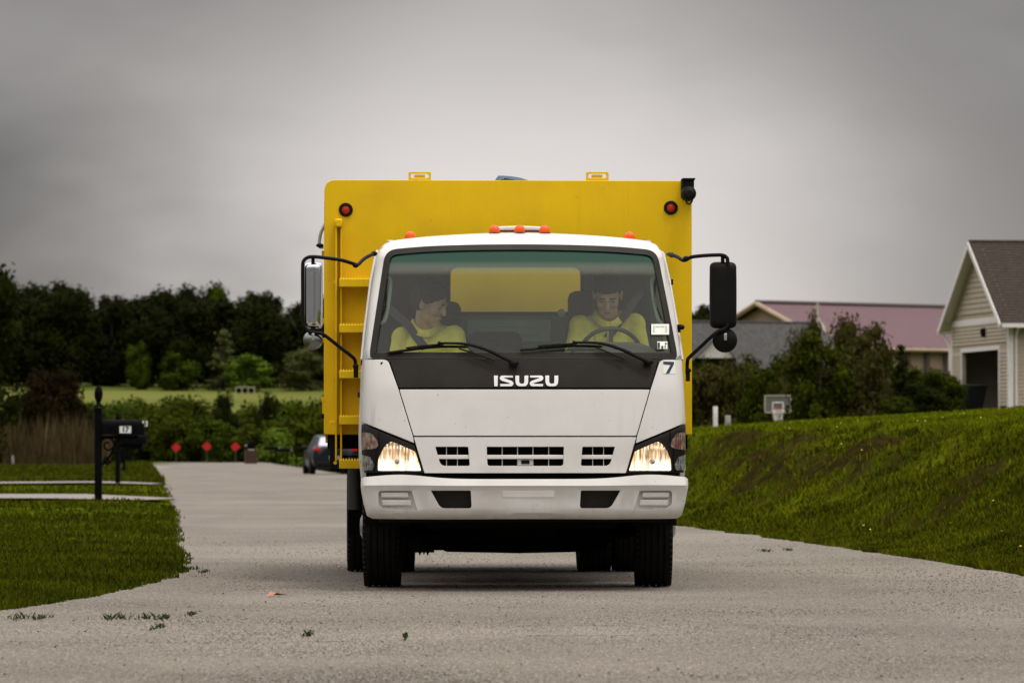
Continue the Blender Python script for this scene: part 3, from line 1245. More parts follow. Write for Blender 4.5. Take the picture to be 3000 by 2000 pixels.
SKY = [(-140, 830), (0, 840), (60, 850), (100, 838), (150, 820), (200, 836), (240, 850), (270, 878), (330, 862), (400, 852), (470, 852), (560, 852), (600, 868), (620, 850), (650, 850), (700, 868), (740, 852), (780, 868), (800, 852), (830, 868), (870, 884), (900, 878), (960, 880), (1500, 885), (2030, 905), (2060, 893), (2090, 915), (2200, 935), (3000, 960)]
DEEP = "tall dark tree in the wooded ridge beyond the far field"
rg = random.Random(5)
DARKER = foliage("deep_foliage", (0.0035, 0.0055, 0.0006), (0.013, 0.017, 0.0014), 0.3)
FOL['deep'] = DARKER
for row, (Y, lift) in enumerate(((612, -26), (628, -10), (645, 4))):
    px = -1500 + row * 37
    while px < 2250:
        if -150 < px < 1120 or rg.random() < 0.75:
            x = wp(px, 1000, Y).x
            base = ground_h(x, Y) - 0.3
            topz = wp(px, lerp_tab(SKY, px) - lift * 0.0 + max(0, -lift) * 0.8 + rg.uniform(-9, 14), Y).z
            H = topz - base
            cm, tm = FT[rg.randrange(5)]
            sc = H / 13.0
            tree_pair("forest_tree", rg.choice(['deep', 'deep', 'dark']), cm, tm, (x, Y + rg.uniform(-4, 4), base), rg.uniform(0, 6.28), (rg.uniform(0.85, 1.15), 0.95, sc), DEEP, "tree", "trees of the wooded ridge")
        px += rg.uniform(88, 120)

# trees one can tell apart on the edge of that wood
special = [
    ("conical_tree", 'olive', FC[0], 655, 948, 600, 62, "slim cone-shaped tree standing taller than its neighbours at the wood's edge"),
    ("broad_tree", 'bright', FT[0], 732, 1034, 596, 76, "bright green rounded tree at the wood's edge behind the low white frame"),
    ("edge_tree", 'mid', FT[1], 405, 996, 600, 40, "narrow light green tree before the dark wood above the mailboxes"),
    ("edge_tree", 'mid', FT[2], 520, 1026, 598, 62, "mid green bushy tree between the slim cone-shaped tree and the narrow light one"),
    ("edge_tree", 'olive', FT[3], 893, 1022, 599, 72, "dull olive rounded tree beside the yellow body's left edge"),
    ("ridge_tree", 'mid', FT[4], 645, 846, 640, 60, "pale feathery tree top on the ridge line left of a gap"),
    ("ridge_tree", 'mid', FT[2], 795, 848, 640, 52, "loose tree top on the ridge line nearest the silver mirror"),
    ("ridge_tree", 'dark', FT[0], 148, 820, 638, 90, "domed dark tree forming the highest point of the left ridge"),
    ("ridge_tree", 'dark', FT[1], 2058, 890, 640, 50, "dark tree top seen between the truck body and the black mirror"),
]
for (nm, fol, (cm, tm), px, pyt, Y, wpx, lab) in special:
    p = wp(px, pyt, Y)
    base = ground_h(p.x, Y) - 0.2
    H = p.z - base
    wid = wpx * 2 * Y / F
    unit = 6.0 if 'conical' in cm.name else 8.6
    tree_pair(nm, fol, cm, tm, (p.x, Y, base), rg.uniform(0, 6.28), (wid / unit, wid / unit, H / 13.2), lab, "tree")

# hedgerow trees and shrubs between the road's bend and the field
HS = []
for s in range(5):
    cl = round_clumps(5.0, 5.2, 20, 400 + s, base=0.06, cs=0.23)
    HS.append((crown_mesh("hedge_crown", cl, 0.24, 1.3, 500 + s), trunk_mesh(4.6, 0.12, 1.8, 600 + s, z0=0)))
prof = [(-100, 1170), (0, 1185), (60, 1175), (120, 1160), (200, 1160), (240, 1150), (290, 1168), (330, 1160), (400, 1150), (480, 1146), (540, 1150), (590, 1186), (640, 1190), (700, 1190), (740, 1196), (785, 1172), (820, 1156), (860, 1152), (900, 1160), (960, 1152), (1500, 1180), (2200, 1200)]
HL_ = "leafy shrub in the thick hedgerow beyond the bend of the road"
HK = [(-60, "far out beyond the reeds"), (0, "at the left edge of the photo"), (70, "above the pale stake at far left"), (130, "below the reddish bush"), (200, "behind the reeds left of the tall mailbox post"),
      (265, "right behind the nearest mailbox post"), (330, "above the 17 plate of the mailbox"), (395, "above the second mailbox"), (455, "where the road's left edge ends"),
      (520, "straight above the red marker nearest the mailboxes"), (580, "between the first two red markers"), (625, "straight above the middle red marker"),
      (695, "straight above the red marker by the brick mailbox"), (745, "straight behind the brick mailbox pillar"), (815, "above the two small mailboxes"),
      (875, "behind the thin black post"), (940, "above the parked car"), (99999, "hidden behind the truck")]


def hedge_label(row, px):
    for lim, w in HK:
        if px < lim:
            break
    return ("front row", "middle row", "back row")[row] + " hedgerow shrub " + w


for row, (Y, dpy, st) in enumerate(((345, 55, 62), (360, 30, 70), (376, 3, 66))):
    px = -620 + row * 23
    while px < 1180:
        x = wp(px, 1000, Y).x
        base = ground_h(x, Y) - 0.15
        topz = wp(px, lerp_tab(prof, px) + dpy + rg.uniform(-10, 22), Y).z
        H = max(2.2, topz - base)
        cm, tm = HS[rg.randrange(5)]
        s_ = H / 5.4
        w_ = rg.uniform(0.85, 1.35)
        tree_pair("hedgerow_shrub", rg.choice(['hedge', 'hedge', 'mid']), cm, tm, (x, Y + rg.uniform(-4, 4), base), rg.uniform(0, 6.28), (w_ * 0.9, w_ * 0.9, s_), hedge_label(row, px), "shrub", "hedgerow shrubs beyond the bend")
        px += rg.uniform(st * 0.7, st * 1.2)
for (px, pyt, Y, w_, fol, lab) in ((662, 1152, 352, 0.5, 'dark', "small dark cone-shaped tree poking above the hedgerow in front of the pale field"),
                                   (785, 1150, 350, 0.5, 'dark', "dark pointed bush above the hedgerow left of the parked car"),
                                   (615, 1222, 338, 0.75, 'mid', "rounded yellow-green bush in the hedgerow above the middle red sign"),
                                   (820, 1255, 336, 0.85, 'bright', "low light green bush behind the brick mailbox")):
    p = wp(px, pyt, Y)
    base = ground_h(p.x, Y) - 0.1
    cm, tm = HS[rg.randrange(5)]
    tree_pair("hedgerow_bush", fol, cm, tm, (p.x, Y, base), rg.uniform(0, 6), (w_, w_, (p.z - base) / 5.3), lab, "bush")

# big near tree whose branches enter at the left edge, reddish bush, pampas stems
cl = round_clumps(8, 12.2, 34, 901, base=0.10, cs=0.20)
cm = crown_mesh("near_crown", cl, 0.26, 1.1, 902)
p = wp(-62, 716, 235)
tree_pair("roadside_tree", 'dark', cm, trunk_mesh(11.5, 0.24, 3.4, 903), (p.x, 235, 0), 0.6, (0.62, 0.62, (p.z) / 12.4), "large dark tree at the left edge of the photo with twigs against the sky", "tree")
tw = MB()
for k in range(14):
    a = wp(rg.uniform(-8, 10), rg.uniform(770, 850), 235)
    b = wp(rg.uniform(20, 78), a.z * 0 + rg.uniform(735, 830), 235)
    tw.tube([a, a.lerp(b, 0.5) + Vector((0, 0, 0.05)), b], [0.03, 0.02, 0.006], 5)
p = wp(148, 1078, 262)
cl = round_clumps(5.6, 5.4, 28, 911, base=0.05, cs=0.22)
tree_pair("red_leaved_bush", 'red', crown_mesh("red_crown", cl, 0.20, 1.2, 912), trunk_mesh(4.6, 0.08, 1.4, 913), (p.x, 262, 0), 0, (0.78, 0.78, p.z / 5.4), "reddish dark bush rising behind the pale reeds at far left", "bush")
for k, (px, pyt, w_) in enumerate(((30, 1215, 0.8), (262, 1195, 0.7), (95, 1200, 0.6))):
    p = wp(px, pyt, 270)
    cm, tm = HS[k]
    tree_pair("verge_bush", 'dark', cm, tm, (p.x, 270 + k, 0), k, (w_, w_, p.z / 5.4), ("dark bush at the far left edge behind the reeds", "dark bush right behind the tall mailbox post", "dark bush below the reddish bush")[k], "bush")
REED = foliage("dry_reed", (0.018, 0.014, 0.005), (0.110, 0.080, 0.036), 1.5)
n = 2600
pxs = np.clip(RNG.normal(175, 95, n), 10, 320)
Yr = RNG.uniform(236, 256, n)
Pr = np.stack([(pxs - 1500) / F * Yr, Yr, np.zeros(n)], 1)
hr = np.array([2.6 + 0.9 * noise.noise(Vector((x * 1.3, 5, 0))) for x in Pr[:, 0]]) * RNG.uniform(0.5, 1.0, n)
o = link("tall_reeds", blades("tall_reeds", Pr, hr, 0.055, REED, 0.18), REED, smooth=0)
tag(o, "tall pale brown reeds along the left side before the trees", kind="stuff")

# garden trees and shrubs on the right, behind the lawn
GS = []
for s in range(5):
    cl = round_clumps(3.0, 3.4, 26, 700 + s, base=0.05, cs=0.21)
    GS.append((crown_mesh("garden_crown", cl, 0.115, 1.15, 720 + s), trunk_mesh(3.0, 0.07, 1.1, 740 + s)))
rows = [(1960, 1052), (2015, 1050), (2068, 1042), (2118, 1052), (2165, 1040), (2215, 1036), (2262, 1030), (2310, 1036), (2356, 1020), (2470, 1010), (2520, 1030), (2560, 1010), (2690, 1072), (2735, 1090)]
GL = ["leafy shrub hidden behind the truck's right edge", "leafy shrub half covered by the truck's right edge",
      "leafy shrub just right of the yellow body under the round black mirror", "leafy shrub behind the taller white utility stub",
      "leafy shrub behind the shorter grey utility stub", "leafy shrub between the utility stubs and the basketball board",
      "leafy shrub left of the basketball backboard under the grey roof", "leafy shrub directly behind the basketball backboard",
      "leafy shrub right of the basketball board before the holly", "leafy shrub right behind the dense rounded tree",
      "leafy shrub below the middle of the pink roof, next to the loose tree", "leafy shrub left of the narrow dark cypress",
      "low leafy shrub right of the narrow dark cypress", "low leafy shrub at the garage's left downspout"]
for i, (px, pyt) in enumerate(rows):
    for jj, (dy, dp) in enumerate(((0, 0), (7, 26))):
        if jj and px > 2600:
            continue
        Y = 148 + dy * (-1) + rg.uniform(-2, 2)
        p = wp(px + jj * 22, pyt + dp + rg.uniform(-6, 10), Y)
        base = ground_h(p.x, Y) - 0.15
        cm, tm = GS[rg.randrange(5)]
        lab = GL[i] if not jj else "leafy shrub in the front row of the dense garden screen"
        tree_pair("garden_shrub", rg.choice(['garden', 'garden', 'hedge', 'myrtle']), cm, tm, (p.x, Y, base), rg.uniform(0, 6), (0.60, 0.55, (p.z - base) / 3.5), lab, "shrub", "garden shrubs behind the right lawn")
for (nm, fol, px, pyt, Y, w_, lab) in (
        ("holly_tree", 'hedge', 2408, 962, 128, 0.72, "dense rounded tree with bright green top beside the basketball board"),
        ("crepe_myrtle", 'myrtle', 2345, 965, 139, 0.45, "loose reddish tipped tree against the grey roof's right end"),
        ("crepe_myrtle", 'myrtle', 2470, 925, 140, 0.60, "loose tree below the middle of the pink metal roof"),
        ("crepe_myrtle", 'myrtle', 2545, 938, 138, 0.62, "reddish green tree under the pink roof nearest the garage"),
        ("crepe_myrtle", 'myrtle', 2388, 918, 141, 0.35, "slender loose tree in front of the pale steeple tip"),
        ("low_shrub", 'garden', 2760, 1080, 142, 0.50, "dark shrub pressed against the left corner of the garage"),
        ("low_shrub", 'hedge', 2625, 1160, 122, 0.36, "low light green shrub at the lawn's far edge below the dark cypress"),
        ("low_shrub", 'dark', 2700, 1120, 126, 0.45, "dark rounded shrub between the cypress and the garage")):
    p = wp(px, pyt, Y)
    base = ground_h(p.x, Y) - 0.15
    cm, tm = GS[rg.randrange(5)]
    tree_pair(nm, fol, cm, tm, (p.x, Y, base), rg.uniform(0, 6), (w_, w_, (p.z - base) / 3.5), lab, "tree" if "tree" in lab else "shrub")
cl = round_clumps(1.1, 4.0, 26, 801, base=0.03, cone=1.0, cs=0.28)
p = wp(2640, 996, 127)
base = ground_h(p.x, 127) - 0.1
tree_pair("cypress_tree", 'dark', crown_mesh("cypress_crown", cl, 0.09, 1.2, 802), trunk_mesh(3.8, 0.06, 0.3, 803), (p.x, 127, base), 0, (0.85, 0.85, (p.z - base) / 4.0), "narrow dark cypress left of the white garage", "tree")


# ================================================================== BUILDINGS
M['siding'] = mat("vinyl_siding", (0.42, 0.355, 0.27), 0.6, var=0.06, vscale=3)
M['trim'] = mat("white_trim", (0.76, 0.74, 0.72), 0.5, var=0.04)
M['shingle'] = mat("brown_shingles", (0.034, 0.023, 0.015), 0.95, var=0.45, vscale=9, bump=0.6, bscale=20)
M['shingle2'] = mat("grey_shingles", (0.055, 0.053, 0.052), 0.95, var=0.35, vscale=5, bump=0.5, bscale=14)
M['metal_roof'] = mat("pink_metal_roof", (0.125, 0.060, 0.064), 0.8, spec=0.2, var=0.10, vscale=0.4)
M['seam'] = mat("pale_seam", (0.24, 0.165, 0.185), 0.7, spec=0.2)  # seams toned paler than the panels so the ribs show
M['brickwork'] = mat("brick_base", (0.045, 0.020, 0.013), 0.9, var=0.4, vscale=30)
M['tan'] = mat("tan_wall", (0.36, 0.28, 0.19), 0.8, var=0.12, vscale=1.0)


def garage():
    Yc = 150.0
    C = wp(2957, 1203, Yc)
    C.z = ground_h(C.x, Yc) + 0.0
    gdir = Vector((-1.17, 7.5, 0)).normalized()          # along the gable, away from us
    rdir = Vector((gdir.y, -gdir.x, 0))                  # along the ridge, to the right
    nrm = -rdir                                          # outward normal of the gable wall
    # nrm points left; side wall's outward normal is -gdir (towards the road)
    Wd, Hw, rise, Ln = 7.6, 3.12, 2.62, 11.0
    g = empty("garage", C)
    tag(g, "white sided garage with steep brown shingle roof and open dark doorway on the lawn", "garage")
    Z = Vector((0, 0, 1))

    def P(a, h, o=0.0):          # gable wall: a along the wall, o outwards
        return gdir * a + Z * h + nrm * o

    def Q(b, h, o=0.0):          # side wall: b along the ridge
        return rdir * b + Z * h - gdir * o
    # dark backing walls with the door opening
    d0, d1, dh = 1.25, 6.15, 2.10
    bk = MB()

    def quad(mb, a, b, c, d, t, n):
        mb.add([a, b, c, d, a - n * t, b - n * t, c - n * t, d - n * t], [(0, 1, 2, 3), (7, 6, 5, 4), (0, 4, 5, 1), (1, 5, 6, 2), (2, 6, 7, 3), (3, 7, 4, 0)])
    quad(bk, P(0, -0.4), P(d0, -0.4), P(d0, dh), P(0, dh), 0.12, nrm)
    quad(bk, P(d1, -0.4), P(Wd, -0.4), P(Wd, dh), P(d1, dh), 0.12, nrm)
    quad(bk, P(0, dh + 0.001), P(Wd, dh + 0.001), P(Wd, Hw), P(0, Hw), 0.12, nrm)
    bk.add([P(0, Hw), P(Wd, Hw), P(Wd / 2, Hw + rise), P(0, Hw, -.12), P(Wd, Hw, -.12), P(Wd / 2, Hw + rise, -.12)], [(0, 1, 2), (5, 4, 3), (0, 3, 4, 1), (1, 4, 5, 2), (2, 5, 3, 0)])
    quad(bk, Q(0.12, -0.4, 0), Q(Ln, -0.4, 0), Q(Ln, Hw, 0), Q(0.12, Hw, 0), 0.12, -gdir)
    quad(bk, gdir * Wd + rdir * 0.12 - Z * 0.4, gdir * Wd + rdir * Ln - Z * 0.4, gdir * Wd + rdir * Ln + Z * Hw, gdir * Wd + rdir * 0.12 + Z * Hw, 0.12, gdir)
    quad(bk, rdir * Ln - Z * 0.4, rdir * Ln + gdir * Wd - Z * 0.4, rdir * Ln + gdir * Wd + Z * Hw, rdir * Ln + Z * Hw, 0.12, rdir)
    bk.build("wall", 'siding', g, smooth=0)
    fl_ = MB()
    quad(fl_, Z * 0.0 + rdir * 0.2 + gdir * 0.2, rdir * (Ln - .2) + gdir * 0.2, rdir * (Ln - .2) + gdir * (Wd - .2), rdir * 0.2 + gdir * (Wd - .2), 0.1, Z)
    fl_.build("garage_floor", 'brickwork', g, smooth=0)
    # lapped siding boards, each its own piece
    ex = 0.125

    def board(p0, p1, n, name="board"):
        mb = MB()
        lo, hi = n * 0.042, n * 0.006
        e = Z * ((ex if p0.z < Hw - 0.05 else 0.18) + 0.006)
        mb.add([p0 + lo, p1 + lo, p1 + hi + e, p0 + hi + e, p0 - n * 0.0, p1 - n * 0.0, p1 + e, p0 + e], [(0, 1, 2, 3), (0, 4, 5, 1), (1, 5, 6, 2), (2, 6, 7, 3), (3, 7, 4, 0)])
        return mb.build(name, 'siding', g, smooth=0)
    k = 0
    z = 0.22
    while z < Hw + rise - 0.25:
        if z < dh - 0.02:
            board(P(0.14, z), P(d0 - 0.14, z), nrm)
            board(P(d1 + 0.14, z), P(Wd - 0.14, z), nrm)
        elif z < Hw - 0.12:
            if z > dh + 0.14:
                board(P(0.14, z), P(Wd - 0.14, z), nrm)
        elif z > Hw + 0.10:
            t = (z - Hw) / rise * Wd / 2 + 0.05
            board(P(t, z), P(Wd - t, z), nrm)
        if z < Hw - 0.1:
            board(Q(0.14, z), Q(Ln, z), -gdir)
        z += ex if z < Hw else 0.18
    tr = MB()

    def bar(mb, a, b, w, t, n, up):
        """board from a to b, width w along up, thickness t along n"""
        mb.add([a, b, b + up * w, a + up * w, a + n * t, b + n * t, b + up * w + n * t, a + up * w + n * t], [(0, 3, 2, 1), (4, 5, 6, 7), (0, 1, 5, 4), (1, 2, 6, 5), (2, 3, 7, 6), (3, 0, 4, 7)])
    bar(tr, P(-0.03, 0.0), P(-0.03, Hw), 0.17, 0.035, nrm, gdir)
    bar(tr, P(Wd + 0.03, 0.0), P(Wd + 0.03, Hw), 0.17, 0.035, nrm, -gdir)
    bar(tr, Q(-0.034, 0.0), Q(-0.034, Hw), 0.17, 0.035, -gdir, rdir)
    bar(tr, P(0.14, Hw - 0.10), P(Wd - 0.14, Hw - 0.10), 0.20, 0.033, nrm, Z)
    bar(tr, P(d0 - 0.13, 0), P(d0 - 0.13, dh), 0.13, 0.04, nrm, gdir)
    bar(tr, P(d1 + 0.13, 0), P(d1 + 0.13, dh), 0.13, 0.04, nrm, -gdir)
    bar(tr, P(d0 - 0.13, dh), P(d1 + 0.13, dh), 0.14, 0.042, nrm, Z)
    tr.build("corner_trim", 'trim', g, smooth=0)
    bs = MB()
    bar(bs, P(0, -0.5), P(d0 - 0.13, -0.5), 0.70, 0.02, nrm, Z)
    bar(bs, Q(0.0, -0.5), Q(Ln, -0.5), 0.70, 0.02, -gdir, Z)
    bs.build("brick_footing", 'brickwork', g, smooth=0)
    # roof: two slopes with overhang; courses of shingles as real steps
    ov, rk = 0.42, 0.38
    sl = Vector((0, 0, 0))
    pitch = rise / (Wd / 2)
    for s_, base_a, sign in ((0, 0.0, -1), (1, Wd, 1)):
        eave = gdir * (base_a + sign * ov) + Z * (Hw - ov * pitch + 0.06)
        ridge = gdir * (Wd / 2) + Z * (Hw + rise + 0.06)
        slope = ridge - eave
        L_ = slope.length
        su = slope.normalized()
        n_ = su.cross(rdir).normalized()
        if n_.z < 0:
            n_ = -n_
        rfm = MB()
        n_c = 30
        for c_ in range(n_c):
            a_, b_ = c_ / n_c, (c_ + 1) / n_c + 0.01
            o0 = eave + slope * a_ - rdir * rk
            o1 = eave + slope * min(1, b_) - rdir * rk
            e0, e1 = o0 + rdir * (Ln + 2 * rk), o1 + rdir * (Ln + 2 * rk)
            rfm.add([o0, e0, e0 + n_ * 0.055, o0 + n_ * 0.055, o1, e1, e1 + n_ * 0.03, o1 + n_ * 0.03], [(0, 1, 2, 3), (4, 7, 6, 5), (3, 2, 6, 7), (0, 4, 5, 1), (0, 3, 7, 4), (1, 5, 6, 2)])
        rfm.build("roof", 'shingle', g, smooth=0)
        # rake board, soffit, fascia and gutter
        rb_ = MB()
        o0 = eave - rdir * (rk + 0.02) - n_ * 0.16
        bar(rb_, o0, o0 + slope, 0.19, 0.03, -rdir, n_)
        rb_.build("rake_board", 'trim', g, smooth=0)
        sf = MB()
        o0 = eave - n_ * 0.03
        sf.add([o0 - rdir * rk, o0 + slope - rdir * rk, o0 + slope, o0], [(0, 1, 2, 3)])
        sf.add([o0 - rdir * rk, o0 + rdir * Ln, gdir * base_a + rdir * Ln + Z * (Hw - 0.02), gdir * base_a - rdir * rk + Z * (Hw - 0.02)], [(0, 1, 2, 3)])
        sf.build("soffit", 'trim', g, smooth=0)
        gt = MB()
        a = eave + gdir * sign * 0.06 - Z * 0.09
        gt.box((0, 0, 0), (0.001, 0.001, 0.001))
        gt = MB()
        bar(gt, a - rdir * rk, a + rdir * (Ln + rk), 0.13, 0.10, gdir * sign, Z)
        gt.build("gutter", 'trim', g, smooth=0)
    MB().tube([P(-0.35, Hw - 0.30, -0.25), P(-0.25, Hw - 0.42, -0.22), P(-0.09, Hw - 0.62, -0.22), P(-0.09, 0.2, -0.22)], 0.045, 6).build("downspout", 'trim', g)
    MB().tube([P(Wd + 0.32, Hw - 0.3, 0.25), P(Wd + 0.2, Hw - 0.7, 0.05), P(Wd + 0.1, Hw - 0.9, 0.05), P(Wd + 0.1, 1.5, 0.05)], 0.05, 6).build("downspout", 'trim', g)
    MB().tube([ridge - rdir * rk + Z * 0.05, ridge + rdir * (Ln + rk) + Z * 0.05], 0.06, 6).build("ridge_cap", 'shingle', g)
    lp_ = empty("wall_lamp", parent=g)
    c = P(3.0, dh + 0.62, 0.10)
    MB().box(P(3.0, dh + 0.70, 0.04), (0.12, 0.12, 0.16)).build("lamp_base", 'black', lp_, bevel=0.01)
    MB().lathe([(0.03, 0.16), (0.09, 0.12), (0.10, 0.02), (0.07, -0.14), (0.03, -0.17)], 'z', c, 10).build("lamp_shade", 'black', lp_)
    return C, gdir, rdir, nrm


GC, GD, GR, GN = garage()


# pink metal roofed hall far behind
def hall():
    Y = 300.0
    a, b = wp(2215, 889, Y), wp(2776, 893, Y + 10)
    ex_, ey = wp(2285, 946, Y - 9), wp(2735, 967, Y + 1)
    t = empty("hall", (0, 0, 0))
    tag(t, "long hall with pale pink ribbed metal roof rising behind the garden trees", "building")
    A, B = a, b
    d = (B - A)
    d.z = 0
    L_ = d.length
    u = d.normalized()
    n = Vector((u.y, -u.x, 0))          # towards the camera
    run, drop = 8.0, 3.05
    pan_w = 12.2 * Y / F * 0.98
    k_n = int(L_ / pan_w)
    A0 = A + n * 0
    shift = u * 1.55                    # the slope's panels run a little to the right as seen from the road
    base = A + n * run - Vector((0, 0, drop))
    pan = None
    for k in range(k_n):
        p0, p1 = A + u * (L_ * k / k_n), A + u * (L_ * (k + 1) / k_n)
        q0, q1 = p0 + n * run - Vector((0, 0, drop)), p1 + n * run - Vector((0, 0, drop))
        up_ = Vector((0, 0, 0.02))
        rib = Vector((0, 0, 0.05))
        mb = MB()
        w = (p1 - p0)
        mb.add([p0, q0, q1, p1], [(0, 1, 2, 3)])
        mb.build("roof_panel", 'metal_roof', t, smooth=0)
        mb = MB()
        f_ = 0.30
        mb.add([p0, q0, p0 + w * f_, q0 + w * f_, p0 + rib, q0 + rib, p0 + w * f_ + rib, q0 + w * f_ + rib], [(0, 1, 5, 4), (4, 5, 7, 6), (6, 7, 3, 2), (1, 3, 7, 5), (0, 4, 6, 2)])
        mb.build("standing_seam", 'seam', t, smooth=0)
    bk = MB()
    q0, q1 = A - n * run - Vector((0, 0, drop)), A + u * L_ - n * run - Vector((0, 0, drop))
    bk.add([A, A + u * L_, q1, q0], [(0, 1, 2, 3)])
    bk.build("rear_roof", 'metal_roof', t, smooth=0)
    gz_ = -1.0
    w_ = MB()
    i = 0.6
    f0, f1 = A + n * (run - i) + u * i, A + u * (L_ - i) + n * (run - i)
    r0_, r1_ = A - n * (run - i) + u * i, A + u * (L_ - i) - n * (run - i)
    ze = A.z - drop + 0.15
    pts_ = [Vector((p.x, p.y, z)) for z in (gz_, ze) for p in (f0, f1, r1_, r0_)]
    w_.add(pts_, [(0, 1, 5, 4), (1, 2, 6, 5), (2, 3, 7, 6), (3, 0, 4, 7)])
    w_.build("wall", 'tan', t, smooth=0)
    gw = MB()
    for s_, p in ((0, A + u * i), (1, A + u * (L_ - i))):
        fa, fb = p + n * (run - i), p - n * (run - i)
        gw.add([Vector((fa.x, fa.y, ze)), Vector((fb.x, fb.y, ze)), Vector((p.x, p.y, A.z - 0.15))], [(0, 1, 2)])
    gw.build("gable", mat("pine_boards", (0.34, 0.25, 0.17), 0.8, var=0.1), t, smooth=0)
    ps = MB()
    for k in range(9):
        p = A + u * (L_ * (0.1 + 0.1 * k)) + n * (run - 0.4)
        ps.box((p.x, p.y, (ze + gz_) / 2), (0.30, 0.30, ze - gz_))
    ps.build("pillars", mat("dark_pillar", (0.10, 0.07, 0.05), 0.8), t, smooth=0)
    tr = MB()
    tr.tube([A + Vector((0, 0, 0.1)), A + u * L_ + Vector((0, 0, 0.1))], 0.16, 6)
    tr.build("ridge_cap", mat("dull_ridge", (0.05, 0.035, 0.035), 0.6), t, smooth=0)
    fs_ = MB()
    for e in (Vector((0, 0, 0)), u * L_):
        for s_ in (1, -1):
            a_, b_ = A + e, A + e + n * run * s_ - Vector((0, 0, drop))
            fs_.tube([a_, b_], 0.17, 6)
    a_ = A + n * run - Vector((0, 0, drop + 0.1))
    fs_.tube([a_, a_ + u * L_], 0.14, 6)
    fs_.build("fascia", 'tan', t, smooth=0)


hall()


def grey_house():
    Y = 205.0
    t = empty("grey_roofed_house", (0, 0, 0))
    tag(t, "low house with dark grey shingle roof and small white gable behind the shrubs", "house")
    a, b = wp(1935, 943, Y), wp(2388, 944, Y + 3)
    u = (b - a)
    u.z = 0
    L_ = u.length
    u.normalize()
    n = Vector((u.y, -u.x, 0))
    run, drop = 5.0, 2.6
    slope = n * run - Vector((0, 0, drop))
    sn_ = slope.normalized().cross(u)
    if sn_.z < 0:
        sn_ = -sn_
    for sgn, sl_ in ((1, slope), (-1, -n * run - Vector((0, 0, drop)))):
        mb = MB()
        nc = 26
        for c_ in range(nc):
            p0, p1 = a + sl_ * (c_ / nc), a + sl_ * ((c_ + 1) / nc)
            x0, x1 = -u * (0.4 * c_ / nc), u * (L_ + 1.3 * c_ / nc * 0.8)
            lift = Vector((0, 0, 0.03))
            mb.add([p0 + x0, p0 + x1, p1 + x1 + lift, p1 + x0 + lift, p1 + x1, p1 + x0], [(0, 1, 2, 3), (3, 2, 4, 5)])
        mb.build("roof", 'shingle2', t, smooth=0)
    MB().tube([a + Vector((0, 0, 0.04)), a + u * L_ + Vector((0, 0, 0.04))], 0.07, 6).build("ridge_cap", 'shingle2', t)
    w_ = MB()
    ze = a.z - drop + 0.2
    pr = [a + n * 4.5 + u * 0.4, a + n * 4.5 + u * (L_ - 0.4), a - n * 4.5 + u * (L_ - 0.4), a - n * 4.5 + u * 0.4]
    w_.add([Vector((p.x, p.y, z)) for z in (-1, ze) for p in pr], [(0, 1, 5, 4), (1, 2, 6, 5), (2, 3, 7, 6), (3, 0, 4, 7)])
    w_.build("wall", 'siding', t, smooth=0)
    # small front gable
    gA, gB, gC_ = wp(2040, 1048, Y - 6.2), wp(2150, 1048, Y - 6.2), wp(2103, 985, Y - 6.2)
    back = Vector((0, 5.5, 0))
    MB().add([gA, gB, gC_, gA + back, gB + back, gC_ + back], [(0, 1, 2), (0, 2, 5, 3), (1, 4, 5, 2)]).build("front_gable", 'trim', t, smooth=0)
    o_ = Vector((0, -0.25, 0.05))
    k = (gC_ - gA) * 0.16
    rfm = MB()
    rfm.add([gA - k + o_, gC_ + o_, gC_ + back, gA - k + back], [(0, 1, 2, 3)])
    k = (gC_ - gB) * 0.16
    rfm.add([gB - k + o_, gC_ + o_, gC_ + back, gB - k + back], [(0, 1, 2, 3)])
    rfm.build("gable_roof", 'shingle2', t, smooth=0)


grey_house()
# pale finial on the skyline before the pink roof
f = wp(2395, 945, 260)
t_ = empty("steeple", (f.x, 260, 0))
tag(t_, "small pale steeple tip showing against the pink roof", "steeple")
M['pale'] = mat("pale_metal", (0.42, 0.38, 0.32), 0.7, var=0.1)
zt_ = wp(2395, 890, 260).z
MB().lathe([(0.50, -1.0), (0.50, f.z - 0.45), (0.42, f.z - 0.2), (0.22, f.z + 0.05), (0.07, f.z + 0.35)], 'z', (0, 0, 0), 8).build("base", 'pale', t_)
MB().lathe([(0.08, f.z + 0.3), (0.06, zt_), (0.01, zt_ + 0.05)], 'z', (0, 0, 0), 6).build("spire", 'pale', t_)
MB().box((0, 0, zt_ - 0.15), (0.42, 0.05, 0.06)).build("cross_bar", 'pale', t_)


# ================================================================== THE TRUCK
TT = Vector((0.085, 28.0, 0.0))
TH = R(2.4)
AX, AY = Vector((math.cos(TH), math.sin(TH), 0)), Vector((-math.sin(TH), math.cos(TH), 0))
truck = empty("refuse_truck", TT, TH)
tag(truck, "white cab-over refuse truck with tall yellow box body and lit headlights on the road", "truck")


def TL(px, py, yl):
    """local point of the truck seen at a photo pixel, in the plane local y = yl"""
    u, v = (px - 1500) / F, (1000 - py) / F
    d = Vector((u, math.cos(PITCH) - v * math.sin(PITCH), math.sin(PITCH) + v * math.cos(PITCH)))
    C = Vector((0, 0, CAM_H))
    t = (yl + (TT - C).dot(AY)) / d.dot(AY)
    w = C + d * t - TT
    return Vector((w.dot(AX), w.dot(AY), w.z))


def zz(py, y):
    return TL(1540, py, y).z


